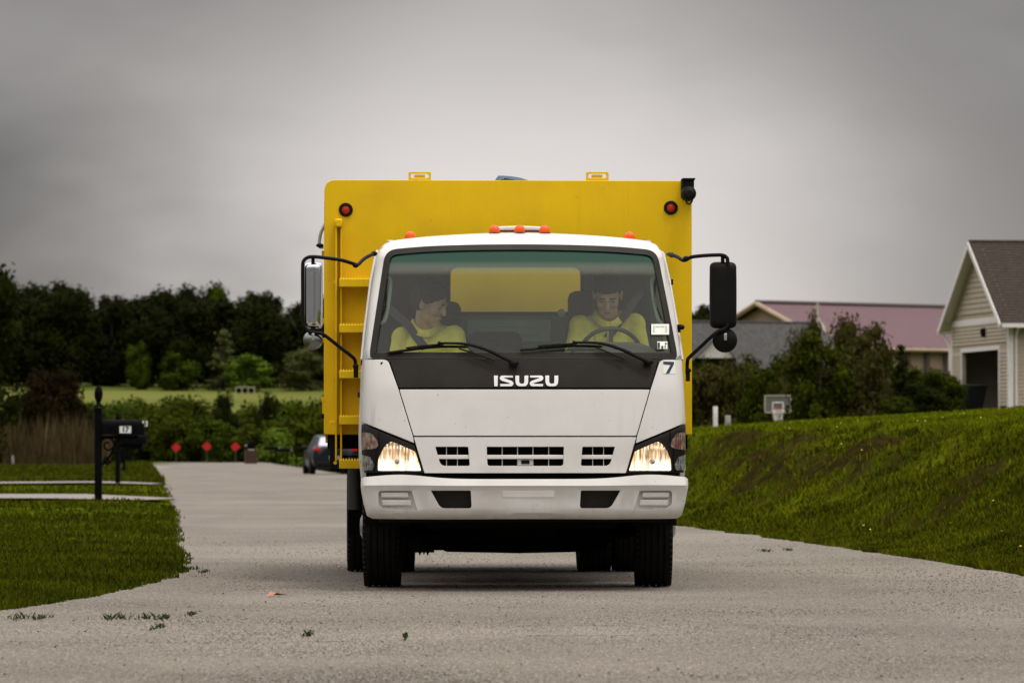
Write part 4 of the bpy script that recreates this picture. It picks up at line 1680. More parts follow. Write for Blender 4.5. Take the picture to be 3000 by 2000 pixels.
Y0 = [(0.45, 0.035), (0.73, 0.03), (0.96, 0.05), (1.26, 0.09), (1.46, 0.15), (2.13, 0.50), (2.19, 0.55), (2.225, 0.62), (2.25, 0.74), (2.27, 0.88)]
WT = [(0.45, 1.0), (0.73, 1.018), (1.0, 1.023), (1.43, 1.006), (1.8, 0.968), (2.12, 0.918), (2.17, 0.897), (2.20, 0.872), (2.225, 0.83), (2.25, 0.76), (2.30, 0.6)]


def cw(z):
    return smooth_tab(WT, z, 0.03)


def se(xf, n=4.6):
    xf = min(1.0, abs(xf))
    return 1 - (1 - xf ** n) ** (1 / n)


def cy(x, z):
    xf = min(1.0, abs(x) / cw(z))
    return smooth_tab(Y0, z, 0.045 if z < 2.1 else 0.02) + 0.035 * xf * xf + 0.27 * se(xf)


def cwarp(x, z):
    xf = max(-1, min(1, x / cw(z)))
    return (math.copysign(1 - math.sqrt(max(0, 1 - abs(xf))), xf), z)


def cunwarp(a, z):
    a = max(-1, min(1, a))
    return (math.copysign(1 - (1 - abs(a)) ** 2, a) * cw(z), z)


def cab_fn(off):
    def fn(x, z, d):
        xf = abs(x) / cw(z)
        y = cy(x, z) + off
        # thickness goes inwards at the wrapped-round corners
        k = max(0.0, (xf - 0.9) / 0.1)
        return Vector((x - math.copysign(d * 0.8 * k, x), y + d * (1 - 0.3 * k), z))
    return fn


def cab_sheet(name, poly, holes, off, thick, material, parent=truck, bevel=0.003, res=0.045):
    me = sheet(poly, holes, cab_fn(off), thick, res, cwarp, cunwarp, name)
    return link(name, me, material, parent, bevel=bevel, smooth=28)


def FP(px, py, off=0.0):
    """point on the cab's front surface seen at a photo pixel"""
    y = 0.1
    for _ in range(12):
        p = TL(px, py, y)
        y = 0.5 * y + 0.5 * (cy(p.x, p.z) - off)
    return TL(px, py, y)


# outline levels of the panels, (half width, height)
HOOD_T, HOOD_B = (0.787, 1.260), (0.697, 0.966)
GR_T, GR_B = (0.697, 0.962), (0.629, 0.735)

# --- the roof, pillars and windscreen opening: one pressed shell
ztop = lambda x: 2.270 - 0.055 * (abs(x) / 0.8) ** 2
shell_o = []
zs = [1.452, 1.6, 1.8, 2.0, 2.1, 2.15, 2.18, 2.20]
shell_o += [(cw(z) * 0.9995, z) for z in zs]
xs = [0.86, 0.82, 0.76, 0.66, 0.5, 0.3, 0.1]
top = [(x, ztop(x) if x < 0.8 else 2.214 - (x - 0.80) * 0.10) for x in xs]
shell_o += top + [(-x, z) for x, z in reversed(top)]
shell_o += [(-cw(z) * 0.9995, z) for z in reversed(zs)]
ws = [(0.965, 1.4535), (0.966, 1.50), (0.865, 2.150), (0.60, 2.172), (0.3, 2.182), (0, 2.185)]
ws = ws + [(-x, z) for x, z in reversed(ws[:-1])]
ws_o = rnd_poly(ws, [0.02, 0.05, 0.075, 0.1, 0.1, 0.1, 0.1, 0.1, 0.075, 0.05, 0.02], 5)
cab_sheet("cab_shell", shell_o, [ws_o], 0.0, 0.035, 'white', bevel=0.006)
# roof skin behind the header
rb = MB()
rows = []
for k in range(41):
    x = -0.84 + 1.68 * k / 40
    zt = ztop(x) if abs(x) < 0.8 else 2.213
    y = cy(x, min(zt, 2.268))
    rows.append([(x, y + 0.004, zt - 0.002), (x, y + 0.10, zt + 0.006), (x, 1.2, zt + 0.010), (x, 1.60, zt - 0.004), (x, 1.60, zt - 0.05)])
vs = [p for r in rows for p in r]
rb.add(vs, [(5 * i + j, 5 * i + j + 1, 5 * i + 6 + j, 5 * i + 5 + j) for i in range(40) for j in range(4)])
for sgn in (-1, 1):
    pr = []
    for yy in (0.60, 0.9, 1.3, 1.60):
        y_ = max(yy, 0.0)
        pr.append([(sgn * x_, (cy(x_, z_) + 0.003) if yy == 0.60 else yy, z_) for x_, z_ in ((0.84, 2.211), (0.868, 2.196), (0.885, 2.17), (0.902, 2.14))])
    vs = [p for r in pr for p in r]
    rb.add(vs, [(4 * i + j, 4 * i + j + 1, 4 * i + 5 + j, 4 * i + 4 + j) for i in range(3) for j in range(3)])
    rb.box((sgn * 0.83, 1.25, 2.222), (0.035, 0.66, 0.012))       # rain gutter
rb.build("roof", 'white', truck, smooth=40)

# --- windscreen: black border, pane, stickers
wsc = cab_sheet("windscreen_border", ws_o, [inset(ws_o, 0.036)], -0.003, 0.012, 'black_plastic', bevel=0.002)
pane = cab_sheet("windscreen", inset(ws_o, 0.030), [], 0.010, None, 'shield', bevel=0, res=0.06)


def glass_plate(px0, py0, px1, py1, mat_, parent, off=0.006, name="sticker", th=0.002):
    pl = [FP(px0, py0), FP(px1, py0), FP(px1, py1), FP(px0, py1)]
    poly = [(p.x, p.z) for p in pl]
    return cab_sheet(name, poly, [], -off, th, mat_, parent, bevel=0, res=0.06)


st = glass_plate(1908, 949, 1960, 980, 'paper', truck)
glass_plate(1914, 953, 1917, 972, M['cab_light'], st, 0.009, "print")
glass_plate(1950, 953, 1953, 972, M['cab_light'], st, 0.009, "print")
glass_plate(1920, 955, 1947, 957, M['cab_light'], st, 0.009, "print")
st = glass_plate(1925, 1000, 1955, 1022, 'paper', truck)
glass_plate(1926, 1003, 1933, 1020, 'ink', st, 0.009, "print")
glass_plate(1937, 1013, 1943, 1021, 'ink', st, 0.009, "print")
glass_plate(1948, 1004, 1953, 1008, 'ink', st, 0.009, "print")
glass_plate(1947, 1011, 1950, 1019, 'ink', st, 0.009, "print")

# --- black garnish, hood, corner panels, grille
garn = [(0.848, 1.452), (HOOD_T[0] + 0.002, HOOD_T[1] + 0.006), (-HOOD_T[0] - 0.002, HOOD_T[1] + 0.006), (-0.848, 1.452)]
garnish = cab_sheet("garnish", inset(garn, 0.002), [], 0.0, 0.02, 'black_plastic')
hood = [HOOD_T, HOOD_B, (-HOOD_B[0], HOOD_B[1]), (-HOOD_T[0], HOOD_T[1])]
cab_sheet("hood_panel", rnd_poly(inset(hood, 0.003), 0.006, 2), [], -0.002, 0.02, 'white', bevel=0.004)
SEAM_HL = (0.688, 0.918)
for sgn in (1, -1):
    cp = [(0.852, 1.448), (0.93, 1.4485)] + [(cw(z) * 0.9995, z) for z in (1.447, 1.30, 1.15, 1.052)] + [SEAM_HL, (HOOD_B[0], HOOD_B[1]), (HOOD_T[0], HOOD_T[1])]
    cp = rnd_poly(cp, [0.05] + [0] * 8, 5)
    cp = inset(cp, 0.003)
    cp = [(min(x, cw(z) * 0.9995), z) for x, z in cp]
    if sgn < 0:
        cp = mirror(cp)
    cab_sheet("corner_panel", cp, [], -0.001, 0.02, 'white', bevel=0.004)

S47 = 1 / 469.0
gz = lambda py: zz(py, 0.05)
holes = []


def gh(o_t, o_b, i_t, i_b):
    return rnd_poly([(i_b * S47, gz(1364)), (o_b * S47, gz(1364)), (o_t * S47, gz(1308)), (i_t * S47, gz(1308))], [0.012, 0.03, 0.006, 0.006], 4)


hc = rnd_poly([(-111 * S47, gz(1364)), (111 * S47, gz(1364)), (113 * S47, gz(1308)), (-113 * S47, gz(1308))], [0.018, 0.018, 0.006, 0.006], 4)
hl = gh(263, 247, 167, 162)
grp = inset([GR_T, GR_B, (-GR_B[0], GR_B[1]), (-GR_T[0], GR_T[1])], 0.002)
grille = cab_sheet("grille", grp, [hc, hl, mirror(hl)], -0.002, 0.05, 'white', bevel=0.009, res=0.04)
for a, b, c_, d in ((-113, -111, 113, 111), (165, 163, 258, 256), (-258, -256, -165, -163)):
    z0, z1 = gz(1344), gz(1332)
    poly = [(min(a, b) * S47, z0), (max(c_, d) * S47, z0), (max(c_, d) * S47, z1), (min(a, b) * S47, z1)]
    cab_sheet("slat", poly, [], 0.006, 0.03, 'white', grille, bevel=0.004)
bars = MB()
for dx in (-67, -22, 23, 69):
    bars.box((dx * S47, 0.085, gz(1336)), (0.005, 0.02, 0.135))
for dx in (198, 230):
    for sgn in (1, -1):
        bars.box((dx * sgn * S47, 0.085, gz(1336)), (0.004, 0.02, 0.135))
bars.build("grille_bars", 'white', grille)
lt = MB().box((0.5 * S47, 0.075, gz(1354)), (44 * S47, 0.02, 17 * S47)).build("latch_plate", 'white', grille, bevel=0.002)
MB().box((0.5 * S47, 0.064, gz(1353)), (24 * S47, 0.012, 11 * S47)).build("hood_latch", 'black', grille, bevel=0.001)
# dark inner structure behind gaps and grille, with a radiator core
inner = MB()
inner.box((0, 0.32, 0.93), (1.80, 0.22, 1.0))
inner.box((0, 0.16, 0.70), (1.9, 0.03, 0.10))
inner.box((0, 0.30, 1.40), (1.66, 0.2, 0.08))
for sg in (-1, 1):
    inner.box((sg * 0.84, 0.22, 0.90), (0.26, 0.05, 0.40))
inner.build("inner_structure", 'black', truck, bevel=0.004)
rad = MB()
for k in range(14):
    rad.box((0, 0.195, 0.755 + k * 0.014), (1.2, 0.012, 0.006))
rad.build("radiator_fins", 'black_plastic', truck)

# --- letters on the garnish
LW = {'I': [(395, 335), (490, 335), (488, 480), (484, 600), (402, 600), (397, 480)],
      'S': [(865, 335), (600, 335), (562, 348), (541, 375), (537, 405), (552, 438), (582, 462), (780, 520), (790, 532), (780, 541), (545, 541), (550, 600), (815, 600), (852, 585), (876, 545), (874, 510), (850, 482), (820, 462), (650, 400), (643, 390), (655, 385), (865, 385)],
      'U': [(920, 335), (1015, 335), (1015, 480), (1024, 510), (1045, 530), (1070, 536), (1105, 536), (1130, 525), (1143, 500), (1145, 335), (1240, 335), (1237, 490), (1226, 540), (1200, 578), (1160, 597), (1110, 600), (1045, 600), (995, 593), (955, 570), (932, 530), (922, 480)]}
Z_ = [(865 + 1285 - x, y) for x, y in reversed(LW['S'])]
U2 = [(x + 738, y) for x, y in LW['U']]
for pl in (LW['I'], LW['S'], LW['U'], Z_, U2):
    q = []
    for x, y in pl:
        p = FP(1400 + x / 8.4, 1060 + y / 8.4)
        q.append((p.x, p.z))
    cab_sheet("letter", q, [], -0.009, 0.012, 'silver', garnish, bevel=0.0015, res=0.03)

# --- number 7 on the corner panel
num = glass_plate(1943, 1055, 1978, 1094, 'paper', truck, 0.004, "number_decal")
q = []
for x, y in [(1222, 1462), (1302, 1465), (1300, 1482), (1266, 1548), (1240, 1550), (1276, 1486), (1222, 1482)]:
    p = FP(1460 + x / 2.528, 480 + y / 2.528)
    q.append((p.x, p.z))
cab_sheet("digit", q, [], -0.0065, 0.002, 'ink', num, bevel=0, res=0.03)

# --- headlights
HL = [(0.1, 0)]


def hp(dx, py):
    z = zz(py, 0.07)
    return (dx * S47, z)


for sgn in (-1, 1):
    side = (lambda pl: pl) if sgn > 0 else mirror
    hd = empty("headlight", parent=truck)
    z_a, z_b, z_c = 1.046, 0.912, 0.737
    outl = [(0.690, z_b), (0.6325, z_c)] + [(0.80, z_c), (0.93, z_c), (cw(z_c) * 0.985, z_c)] + [(cw(z) * 0.9995, z) for z in (0.80, 0.9, 1.0, z_a)]
    outl = inset(outl, 0.002)
    outl = [(min(x, cw(z) * 0.9994), z) for x, z in outl]
    main = [hp(304, 1378), hp(430, 1378), hp(430, 1362), hp(429, 1346), hp(421, 1325), hp(409, 1305), hp(397, 1295), hp(388, 1293), hp(321, 1322), hp(318, 1332)]
    main = rnd_poly(main, 0.008, 2)
    up = rnd_poly([hp(432, 1290), hp(428, 1306), hp(436, 1313), hp(484, 1318), hp(476.5, 1264), hp(448, 1268)], [0.01] * 6, 2)
    lo = rnd_poly([hp(440, 1362), hp(446, 1377), hp(477, 1378), hp(482, 1330), hp(452, 1338)], [0.006] * 5, 2)
    lim = lambda pl: [(min(x, cw(z) * 0.998), z) for x, z in pl]
    up, lo = lim(up), lim(lo)
    cab_sheet("housing", side(outl), [side(main), side(up), side(lo)], 0.008, 0.03, 'black_plastic', hd, bevel=0.005)
    # fluted reflector bowl
    cx, cz = 0.79, zz(1345, 0.07)

    def bowl(x, z, d, cx=cx * sgn, cz=cz):
        r2 = ((x - cx) / 0.15) ** 2 + ((z - cz) / 0.13) ** 2
        fl = 0.004 * abs(math.sin((x - cx) * 150))
        return Vector((x, cy(x, z) + 0.075 - 0.055 * min(1.3, r2) + fl + d, z))
    link("reflector", sheet(side(main), [], bowl, 0.004, 0.008, name="reflector"), 'headlamp', hd, smooth=50)
    b_ = MB().lathe([(0.002, -0.05), (0.014, -0.045), (0.017, -0.02), (0.017, 0.03)], 'y', (cx * sgn * 1.01, cy(cx, cz) + 0.045, cz - 0.015), 16)
    b_.build("bulb_shield", 'steel', hd)

    def relief(x, z, d):
        return cab_fn(0.020)(x, z, d) + Vector((0, 0.004 * math.sin(x * 420), 0))
    link("turn_signal", sheet(side(up), [], relief, 0.004, 0.012, cwarp, cunwarp, "turn_signal"), mat("signal_reflector", (0.80, 0.68, 0.62), 0.3, 0.25, color2=(0.48, 0.20, 0.12), vscale=26, ramp=(0.4, 0.6)), hd)
    link("side_marker", sheet(side(lo), [], relief, 0.004, 0.012, cwarp, cunwarp, "side_marker"), mat("marker_reflector", (0.85, 0.85, 0.83), 0.3, 0.25, color2=(0.35, 0.35, 0.34), vscale=30, ramp=(0.4, 0.6)), hd)
    cab_sheet("lens", side(outl), [], -0.002, None, 'lens', hd, bevel=0.0)
    dv = [hp(426, 1262), hp(426, 1308), hp(437, 1318), hp(434, 1345), hp(440, 1383), hp(443, 1383), hp(437, 1345), hp(440, 1317), hp(429, 1306), hp(429, 1261)]
    cab_sheet("divider", side(dv), [], 0.001, 0.008, 'chassis', hd, bevel=0)

# --- bumper
BZ = lambda py: zz(py, 0.0)
PB = [(0.44, 0.075), (0.46, 0.035), (0.475, 0.012), (0.50, -0.002), (0.56, -0.006), (0.640, -0.012), (0.652, -0.014), (0.660, -0.030), (0.675, -0.034), (0.69, -0.026), (0.705, 0.0), (0.713, 0.035), (0.72, 0.06)]
BW = [(0.44, 0.960), (0.47, 0.985), (0.55, 1.008), (0.65, 1.026), (0.69, 1.022), (0.72, 1.005)]
bw = lambda z: lerp_tab(BW, z)


def bwarp(x, z):
    xf = max(-1, min(1, x / bw(z)))
    return (math.copysign(1 - math.sqrt(max(0, 1 - abs(xf))), xf), z)


def bunwarp(a, z):
    a = max(-1, min(1, a))
    return (math.copysign(1 - (1 - abs(a)) ** 2, a) * bw(z), z)


def btop(x):
    """the bumper's top edge rises under the headlights"""
    a = abs(x)
    return 0.0 + 0.027 * math.exp(-((a - 0.78) / 0.22) ** 2) + 0.012 * max(0, a - 0.8)


def bum_fn(off):
    def fn(x, z, d):
        xf = min(1, abs(x) / bw(z))
        k = max(0.0, (xf - 0.92) / 0.08)
        zz_ = z + btop(x) * max(0, min(1, (z - 0.655) / 0.035))
        return Vector((x - math.copysign(d * 0.7 * k, x), lerp_tab(PB, z) - 0.02 + 0.03 * xf * xf + 0.25 * se(xf, 6) + off + d * (1 - 0.3 * k), zz_))
    return fn


def bum_sheet(name, poly, holes, off, thick, material, parent, bevel=0.004, res=0.028):
    return link(name, sheet(poly, holes, bum_fn(off), thick, res, bwarp, bunwarp, name), material, parent, bevel=bevel, smooth=40)


SB = 1 / 471.0
bo = [(-0.95, 0.452), (-0.5, 0.449), (0, 0.452), (0.5, 0.449), (0.95, 0.452)] + [(bw(z) * 0.9995, z) for z in (0.47, 0.55, 0.62, 0.66, 0.69)]
bo += [(bw(0.700) * 0.985, 0.700), (0.8, 0.7), (0.3, 0.7), (-0.3, 0.7), (-0.8, 0.7), (-bw(0.700) * 0.985, 0.700)]
bo += [(-bw(z) * 0.9995, z) for z in (0.69, 0.66, 0.62, 0.55, 0.47)]
fog = rnd_poly([(249 * SB, BZ(1488)), (158 * SB, BZ(1488)), (161 * SB, BZ(1436)), (278 * SB, BZ(1436))], [0.03, 0.02, 0.008, 0.008], 4)
louv = rnd_poly([(317 * SB, BZ(1493)), (418 * SB, BZ(1487)), (430 * SB, BZ(1478)), (431 * SB, BZ(1437)), (334 * SB, BZ(1437))], [0.004, 0.02, 0.02, 0.02, 0.006], 4)
bumper = bum_sheet("bumper", bo, [fog, mirror(fog), louv, mirror(louv)], 0.0, 0.045, 'bumper', truck, bevel=0.007)
for sgn in (1, -1):
    sd = (lambda pl: pl) if sgn > 0 else mirror
    bum_sheet("fog_recess", sd(inset(fog, -0.012)), [], 0.075, 0.01, 'black_plastic', bumper)
    bum_sheet("louver_recess", sd(inset(louv, -0.010)), [], 0.036, 0.01, 'bumper', bumper)
    for (a, b, c_, d) in ((341, 422, 1441, 1457), (333, 419, 1464, 1480)):
        p = [(a * SB, BZ(d)), (b * SB, BZ(d)), ((b + 2) * SB, BZ(c_)), ((a + 3) * SB, BZ(c_))]
        bum_sheet("slat", sd(p), [], 0.010, 0.022, 'bumper', bumper, bevel=0.006)
# faded licence strip and small dents
ls = [(-0.145, BZ(1456)), (0.177, BZ(1456)), (0.177, BZ(1437)), (-0.145, BZ(1437))]
bum_sheet("licence_strip", ls, [], -0.003, 0.006, mat("licence_strip", (0.70, 0.66, 0.61), 0.5, var=0.05), bumper, bevel=0.001)

# --- sides, doors and rear wall of the cab
def side_fn(sgn, off):
    def fn(y, z, d):
        return Vector((sgn * (cw(z) + off - d), y, z))
    return fn


for sgn in (-1, 1):
    so = [(0.36, 0.60), (1.58, 0.78), (1.58, 2.19)] + [(cy(9, z) - 0.004, z) for z in (2.19, 2.1, 1.9, 1.7, 1.5, 1.3, 1.1, 0.9, 0.72)]
    so = [(max(y, 0.33), z) for y, z in so]
    dr = rnd_poly([(0.52, 0.80), (1.42, 0.80), (1.42, 2.12), (0.82, 2.12), (0.54, 1.5)], [0.05, 0.05, 0.08, 0.06, 0.1], 4)
    wn_ = rnd_poly([(0.60, 1.44), (1.36, 1.44), (1.36, 2.05), (0.86, 2.05)], [0.03, 0.05, 0.06, 0.08], 4)
    link("side_panel", sheet(so, [inset(dr, -0.006)], side_fn(sgn, 0.0), 0.03, 0.12), 'white', truck, bevel=0.002)
    door = link("door", sheet(dr, [wn_], side_fn(sgn, 0.006), 0.035, 0.12), 'white', truck, bevel=0.004)
    link("door_window", sheet(inset(wn_, -0.008), [], side_fn(sgn, -0.012), None, 0.2), 'pane', door)
    link("window_seal", sheet(inset(wn_, -0.01), [inset(wn_, 0.012)], side_fn(sgn, 0.010), 0.01, 0.15), 'black', door)
    MB().box((sgn * 1.02, 1.33, 1.24), (0.03, 0.13, 0.035)).build("door_handle", 'black_plastic', door, bevel=0.006)
    rl = MB()
    rl.tube([(sgn * (cw(z) + 0.012), y, z) for y, z in ((0.47, 1.45), (0.56, 1.62), (0.74, 1.95), (0.82, 2.14), (1.0, 2.16))], 0.009, 6)
    rl.build("drip_rail", 'white', truck)
    # quarter rubber strip on the pillar and small fender lamp
rw = [TL(1318, 915, 1.56), TL(1702, 915, 1.56), TL(1702, 782, 1.56), TL(1318, 782, 1.56)]
rwp = rnd_poly([(p.x, p.z) for p in rw], 0.06, 6)
rear_poly = [(-0.99, 0.80), (0.99, 0.80), (0.955, 1.85), (0.88, 2.18), (-0.88, 2.18), (-0.955, 1.85)]
cabr = link("cab_rear_wall", sheet(rear_poly, [rwp], lambda x, z, d: Vector((x, 1.56 + d, z)), 0.03, 0.2), 'cab_grey', truck)
link("rear_window_seal", sheet(inset(rwp, -0.022), [inset(rwp, 0.004)], lambda x, z, d: Vector((x, 1.548 + d, z)), 0.02, 0.1), 'black', truck)
link("rear_window", sheet(rwp, [], lambda x, z, d: Vector((x, 1.575 + d, z)), None, 0.3), 'rear_pane', truck)
lp = [TL(1368, 935, 1.54), TL(1615, 935, 1.54), TL(1615, 1003, 1.54), TL(1368, 1003, 1.54)]
MB().box(((lp[0].x + lp[1].x) / 2, 1.54, (lp[0].z + lp[2].z) / 2), (lp[1].x - lp[0].x, 0.025, lp[0].z - lp[2].z)).build("rear_trim_panel", 'cab_light', truck, bevel=0.008)
for py in (955, 980):
    MB().box((TL(1490, py, 1.52).x, 1.523, TL(1490, py, 1.52).z), (0.42, 0.012, 0.012)).build("trim_rail", 'cab_light', truck, bevel=0.003)
MB().box((0, 1.0, 0.84), (1.9, 1.15, 0.05)).build("cab_floor", 'seat', truck)
MB().box((0, 1.1, 2.15), (1.66, 0.9, 0.02)).build("headliner", 'cab_grey', truck)
sp_ = TL(1645, 917, 1.3)
MB().sphere(sp_, (0.027, 0.012, 0.027)).build("dome_knob", mat("pale_knob", (0.5, 0.58, 0.55), 0.4), truck)
# inner pillars
for sgn in (-1, 1):
    pl_ = MB().tube([(sgn * (cw(z) - 0.055), cy(0.9, z) + 0.10, z) for z in (1.46, 1.7, 1.9, 2.1, 2.16)], 0.026, 8)
    pl_.build("inner_pillar", 'cab_grey', truck)
    pl_ = MB().tube([(sgn * (cw(z) - 0.06), 1.46, z) for z in (0.9, 1.3, 1.7, 2.0, 2.14)], 0.045, 8)
    pl_.build("door_post", 'cab_grey', truck)
    gh_ = MB().tube(smooth_path([(sgn * 0.87, 0.62, 1.98), (sgn * 0.83, 0.62, 1.95), (sgn * 0.86, 0.52, 1.72), (sgn * 0.90, 0.50, 1.68)], 4), 0.011, 8)
    gh_.build("grab_handle", 'cab_light', truck)

# dashboard: long shelf under the screen and the raised instrument hump
db = MB()
prof = [(0.26, 1.10), (0.22, 1.44), (0.27, 1.478), (0.40, 1.494), (0.58, 1.50), (0.68, 1.485), (0.72, 1.44), (0.74, 1.1)]
db.prism(prof, -0.91, 0.91, 'x')
dash = db.build("dashboard", 'dash', truck, bevel=0.012)
hx0, hx1 = TL(1650, 1000, 0.5).x, TL(1925, 1000, 0.5).x
hm = MB()
hprof = []
for k in range(13):
    t = k / 12
    hprof.append((hx0 + (hx1 - hx0) * t, 1.49 + 0.072 * (1 - (2 * t - 1) ** 6) - 0.012 * max(0, 2 * t - 1.2)))
hm.prism([(hx0, 1.45)] + hprof + [(hx1, 1.45)], 0.38, 0.66, 'y')
hm.build("instrument_hood", 'dash', truck, bevel=0.012)

# seats
def seat(cx, w, top, ytop=1.36):
    s_ = empty("seat", parent=truck)
    MB().box((cx, 1.08, 1.02), (w, 0.50, 0.14)).build("seat_cushion", 'seat', s_, bevel=0.04)
    rt = Matrix.Rotation(R(-10), 3, 'X')
    MB().box((cx, 1.35, (1.05 + top) / 2), (w, 0.13, top - 1.05), rt).build("seat_back", 'seat', s_, bevel=0.055)
    return s_


p_l, p_r = TL(1262, 905, 1.35), TL(1735, 850, 1.35)
s1 = seat(p_l.x, 0.42, 1.72)
MB().box((p_l.x, 1.44, 1.76), (0.40, 0.11, 0.18)).build("headrest", 'seat', s1, bevel=0.05)
s2 = seat(p_r.x + 0.06, 0.46, 1.74)
MB().box((p_r.x - 0.005, 1.44, 1.79), (0.30, 0.11, 0.26)).build("headrest", 'seat', s2, bevel=0.05)
pm = TL(1452, 962, 1.2)
s3 = seat(pm.x, 0.36, 1.655)

# steering wheel
swc = TL(1790, 1012, 0.80)
sw = empty("steering_wheel", parent=truck)
rt = Matrix.Rotation(R(-62), 3, 'X')
pts = []
for k in range(49):
    w = 2 * math.pi * k / 48
    pts.append(rt @ Vector((0.20 * math.cos(w), 0.20 * math.sin(w), 0)) + Vector((swc.x, 0.86, 1.48)))
MB().tube(pts, 0.0145, 10, cap=False).build("rim", mat("steering_rim", (0.085, 0.088, 0.08), 0.45), sw)
hb = MB()
ctr = Vector((swc.x, 0.86, 1.48))
hb.sphere(ctr, (0.07, 0.045, 0.07), rot=rt)
for w in (R(20), R(160), R(270)):
    hb.tube([ctr, ctr + rt @ Vector((0.195 * math.cos(w), 0.195 * math.sin(w), 0))], 0.014, 8)
hb.tube([ctr, ctr + Vector((0, -0.2, -0.35))], 0.025, 10)
hb.build("spokes", 'dash', sw)

# --- wipers
def wiper(blade, arm, link_, pivot):
    w = empty("wiper", parent=truck)
    b1 = smooth_path([FP(x, y, 0.016) for x, y in blade], 5)
    MB().tube(b1, [0.004] + [0.010] * (len(b1) - 2) + [0.004], 6).build("blade", 'black', w)
    b2 = smooth_path([FP(x, y - 7, 0.035) for x, y in blade[1:-1]], 5)
    fr_ = MB().tube(b2, 0.006, 6)
    for p, q in zip(b1[6:-5:6], b2[1::6]):
        fr_.tube([p, q], 0.004, 5)
    fr_.build("blade_frame", 'black', w)
    a1 = smooth_path([FP(x, y, 0.045) for x, y in arm], 5)
    n_ = len(a1)
    am = MB().tube(a1, [0.007 + 0.008 * i / n_ for i in range(n_)], 8)
    am.tube([FP(x, y, 0.035) for x, y in link_], 0.006, 6)
    am.sphere(FP(*pivot, 0.03), (0.033, 0.03, 0.022))
    am.sphere(FP(arm[0][0], arm[0][1], 0.05), (0.012, 0.012, 0.012))
    am.build("wiper_arm", 'black', w)


wiper([(1134, 1034), (1190, 1026), (1245, 1019), (1300, 1015), (1374, 1016)], [(1287, 1005), (1360, 1007), (1420, 1022), (1475, 1047), (1512, 1064)],
      [(1345, 1021), (1400, 1038), (1450, 1056)], (1505, 1064))
wiper([(1523, 1026), (1575, 1021), (1630, 1016), (1690, 1013), (1766, 1015)], [(1682, 1003), (1755, 1005), (1815, 1021), (1870, 1046), (1905, 1062)],
      [(1745, 1017), (1790, 1035), (1830, 1052)], (1900, 1060))

# --- orange marker lamps and the white bar on the roof
for x in (-0.703, -0.161, 0.0, 0.161, 0.706):
    z = 2.270 - 0.055 * (abs(x) / 0.8) ** 2
    lm = MB().lathe([(0.034, -0.006), (0.035, 0.010), (0.033, 0.026), (0.026, 0.038), (0.013, 0.046), (0.002, 0.048)], 'z', (x, 0.86, z + 0.004), 18)
    k = lm.build("marker_lamp", 'orange', truck)
    MB().lathe([(0.037, -0.012), (0.037, 0.0)], 'z', (x, 0.86, z + 0.004), 18).build("lamp_base", 'black', k)
MB().tube(smooth_path([(-0.185, 0.98, 2.275), (-0.15, 0.97, 2.304), (-0.05, 0.965, 2.311), (0.05, 0.965, 2.311), (0.15, 0.97, 2.304), (0.185, 0.98, 2.275)], 4), 0.010, 8).build("roof_bar", 'white', truck)
MB().box((0, 1.02, 2.290), (0.34, 0.02, 0.012)).build("roof_rail", 'ink', truck)

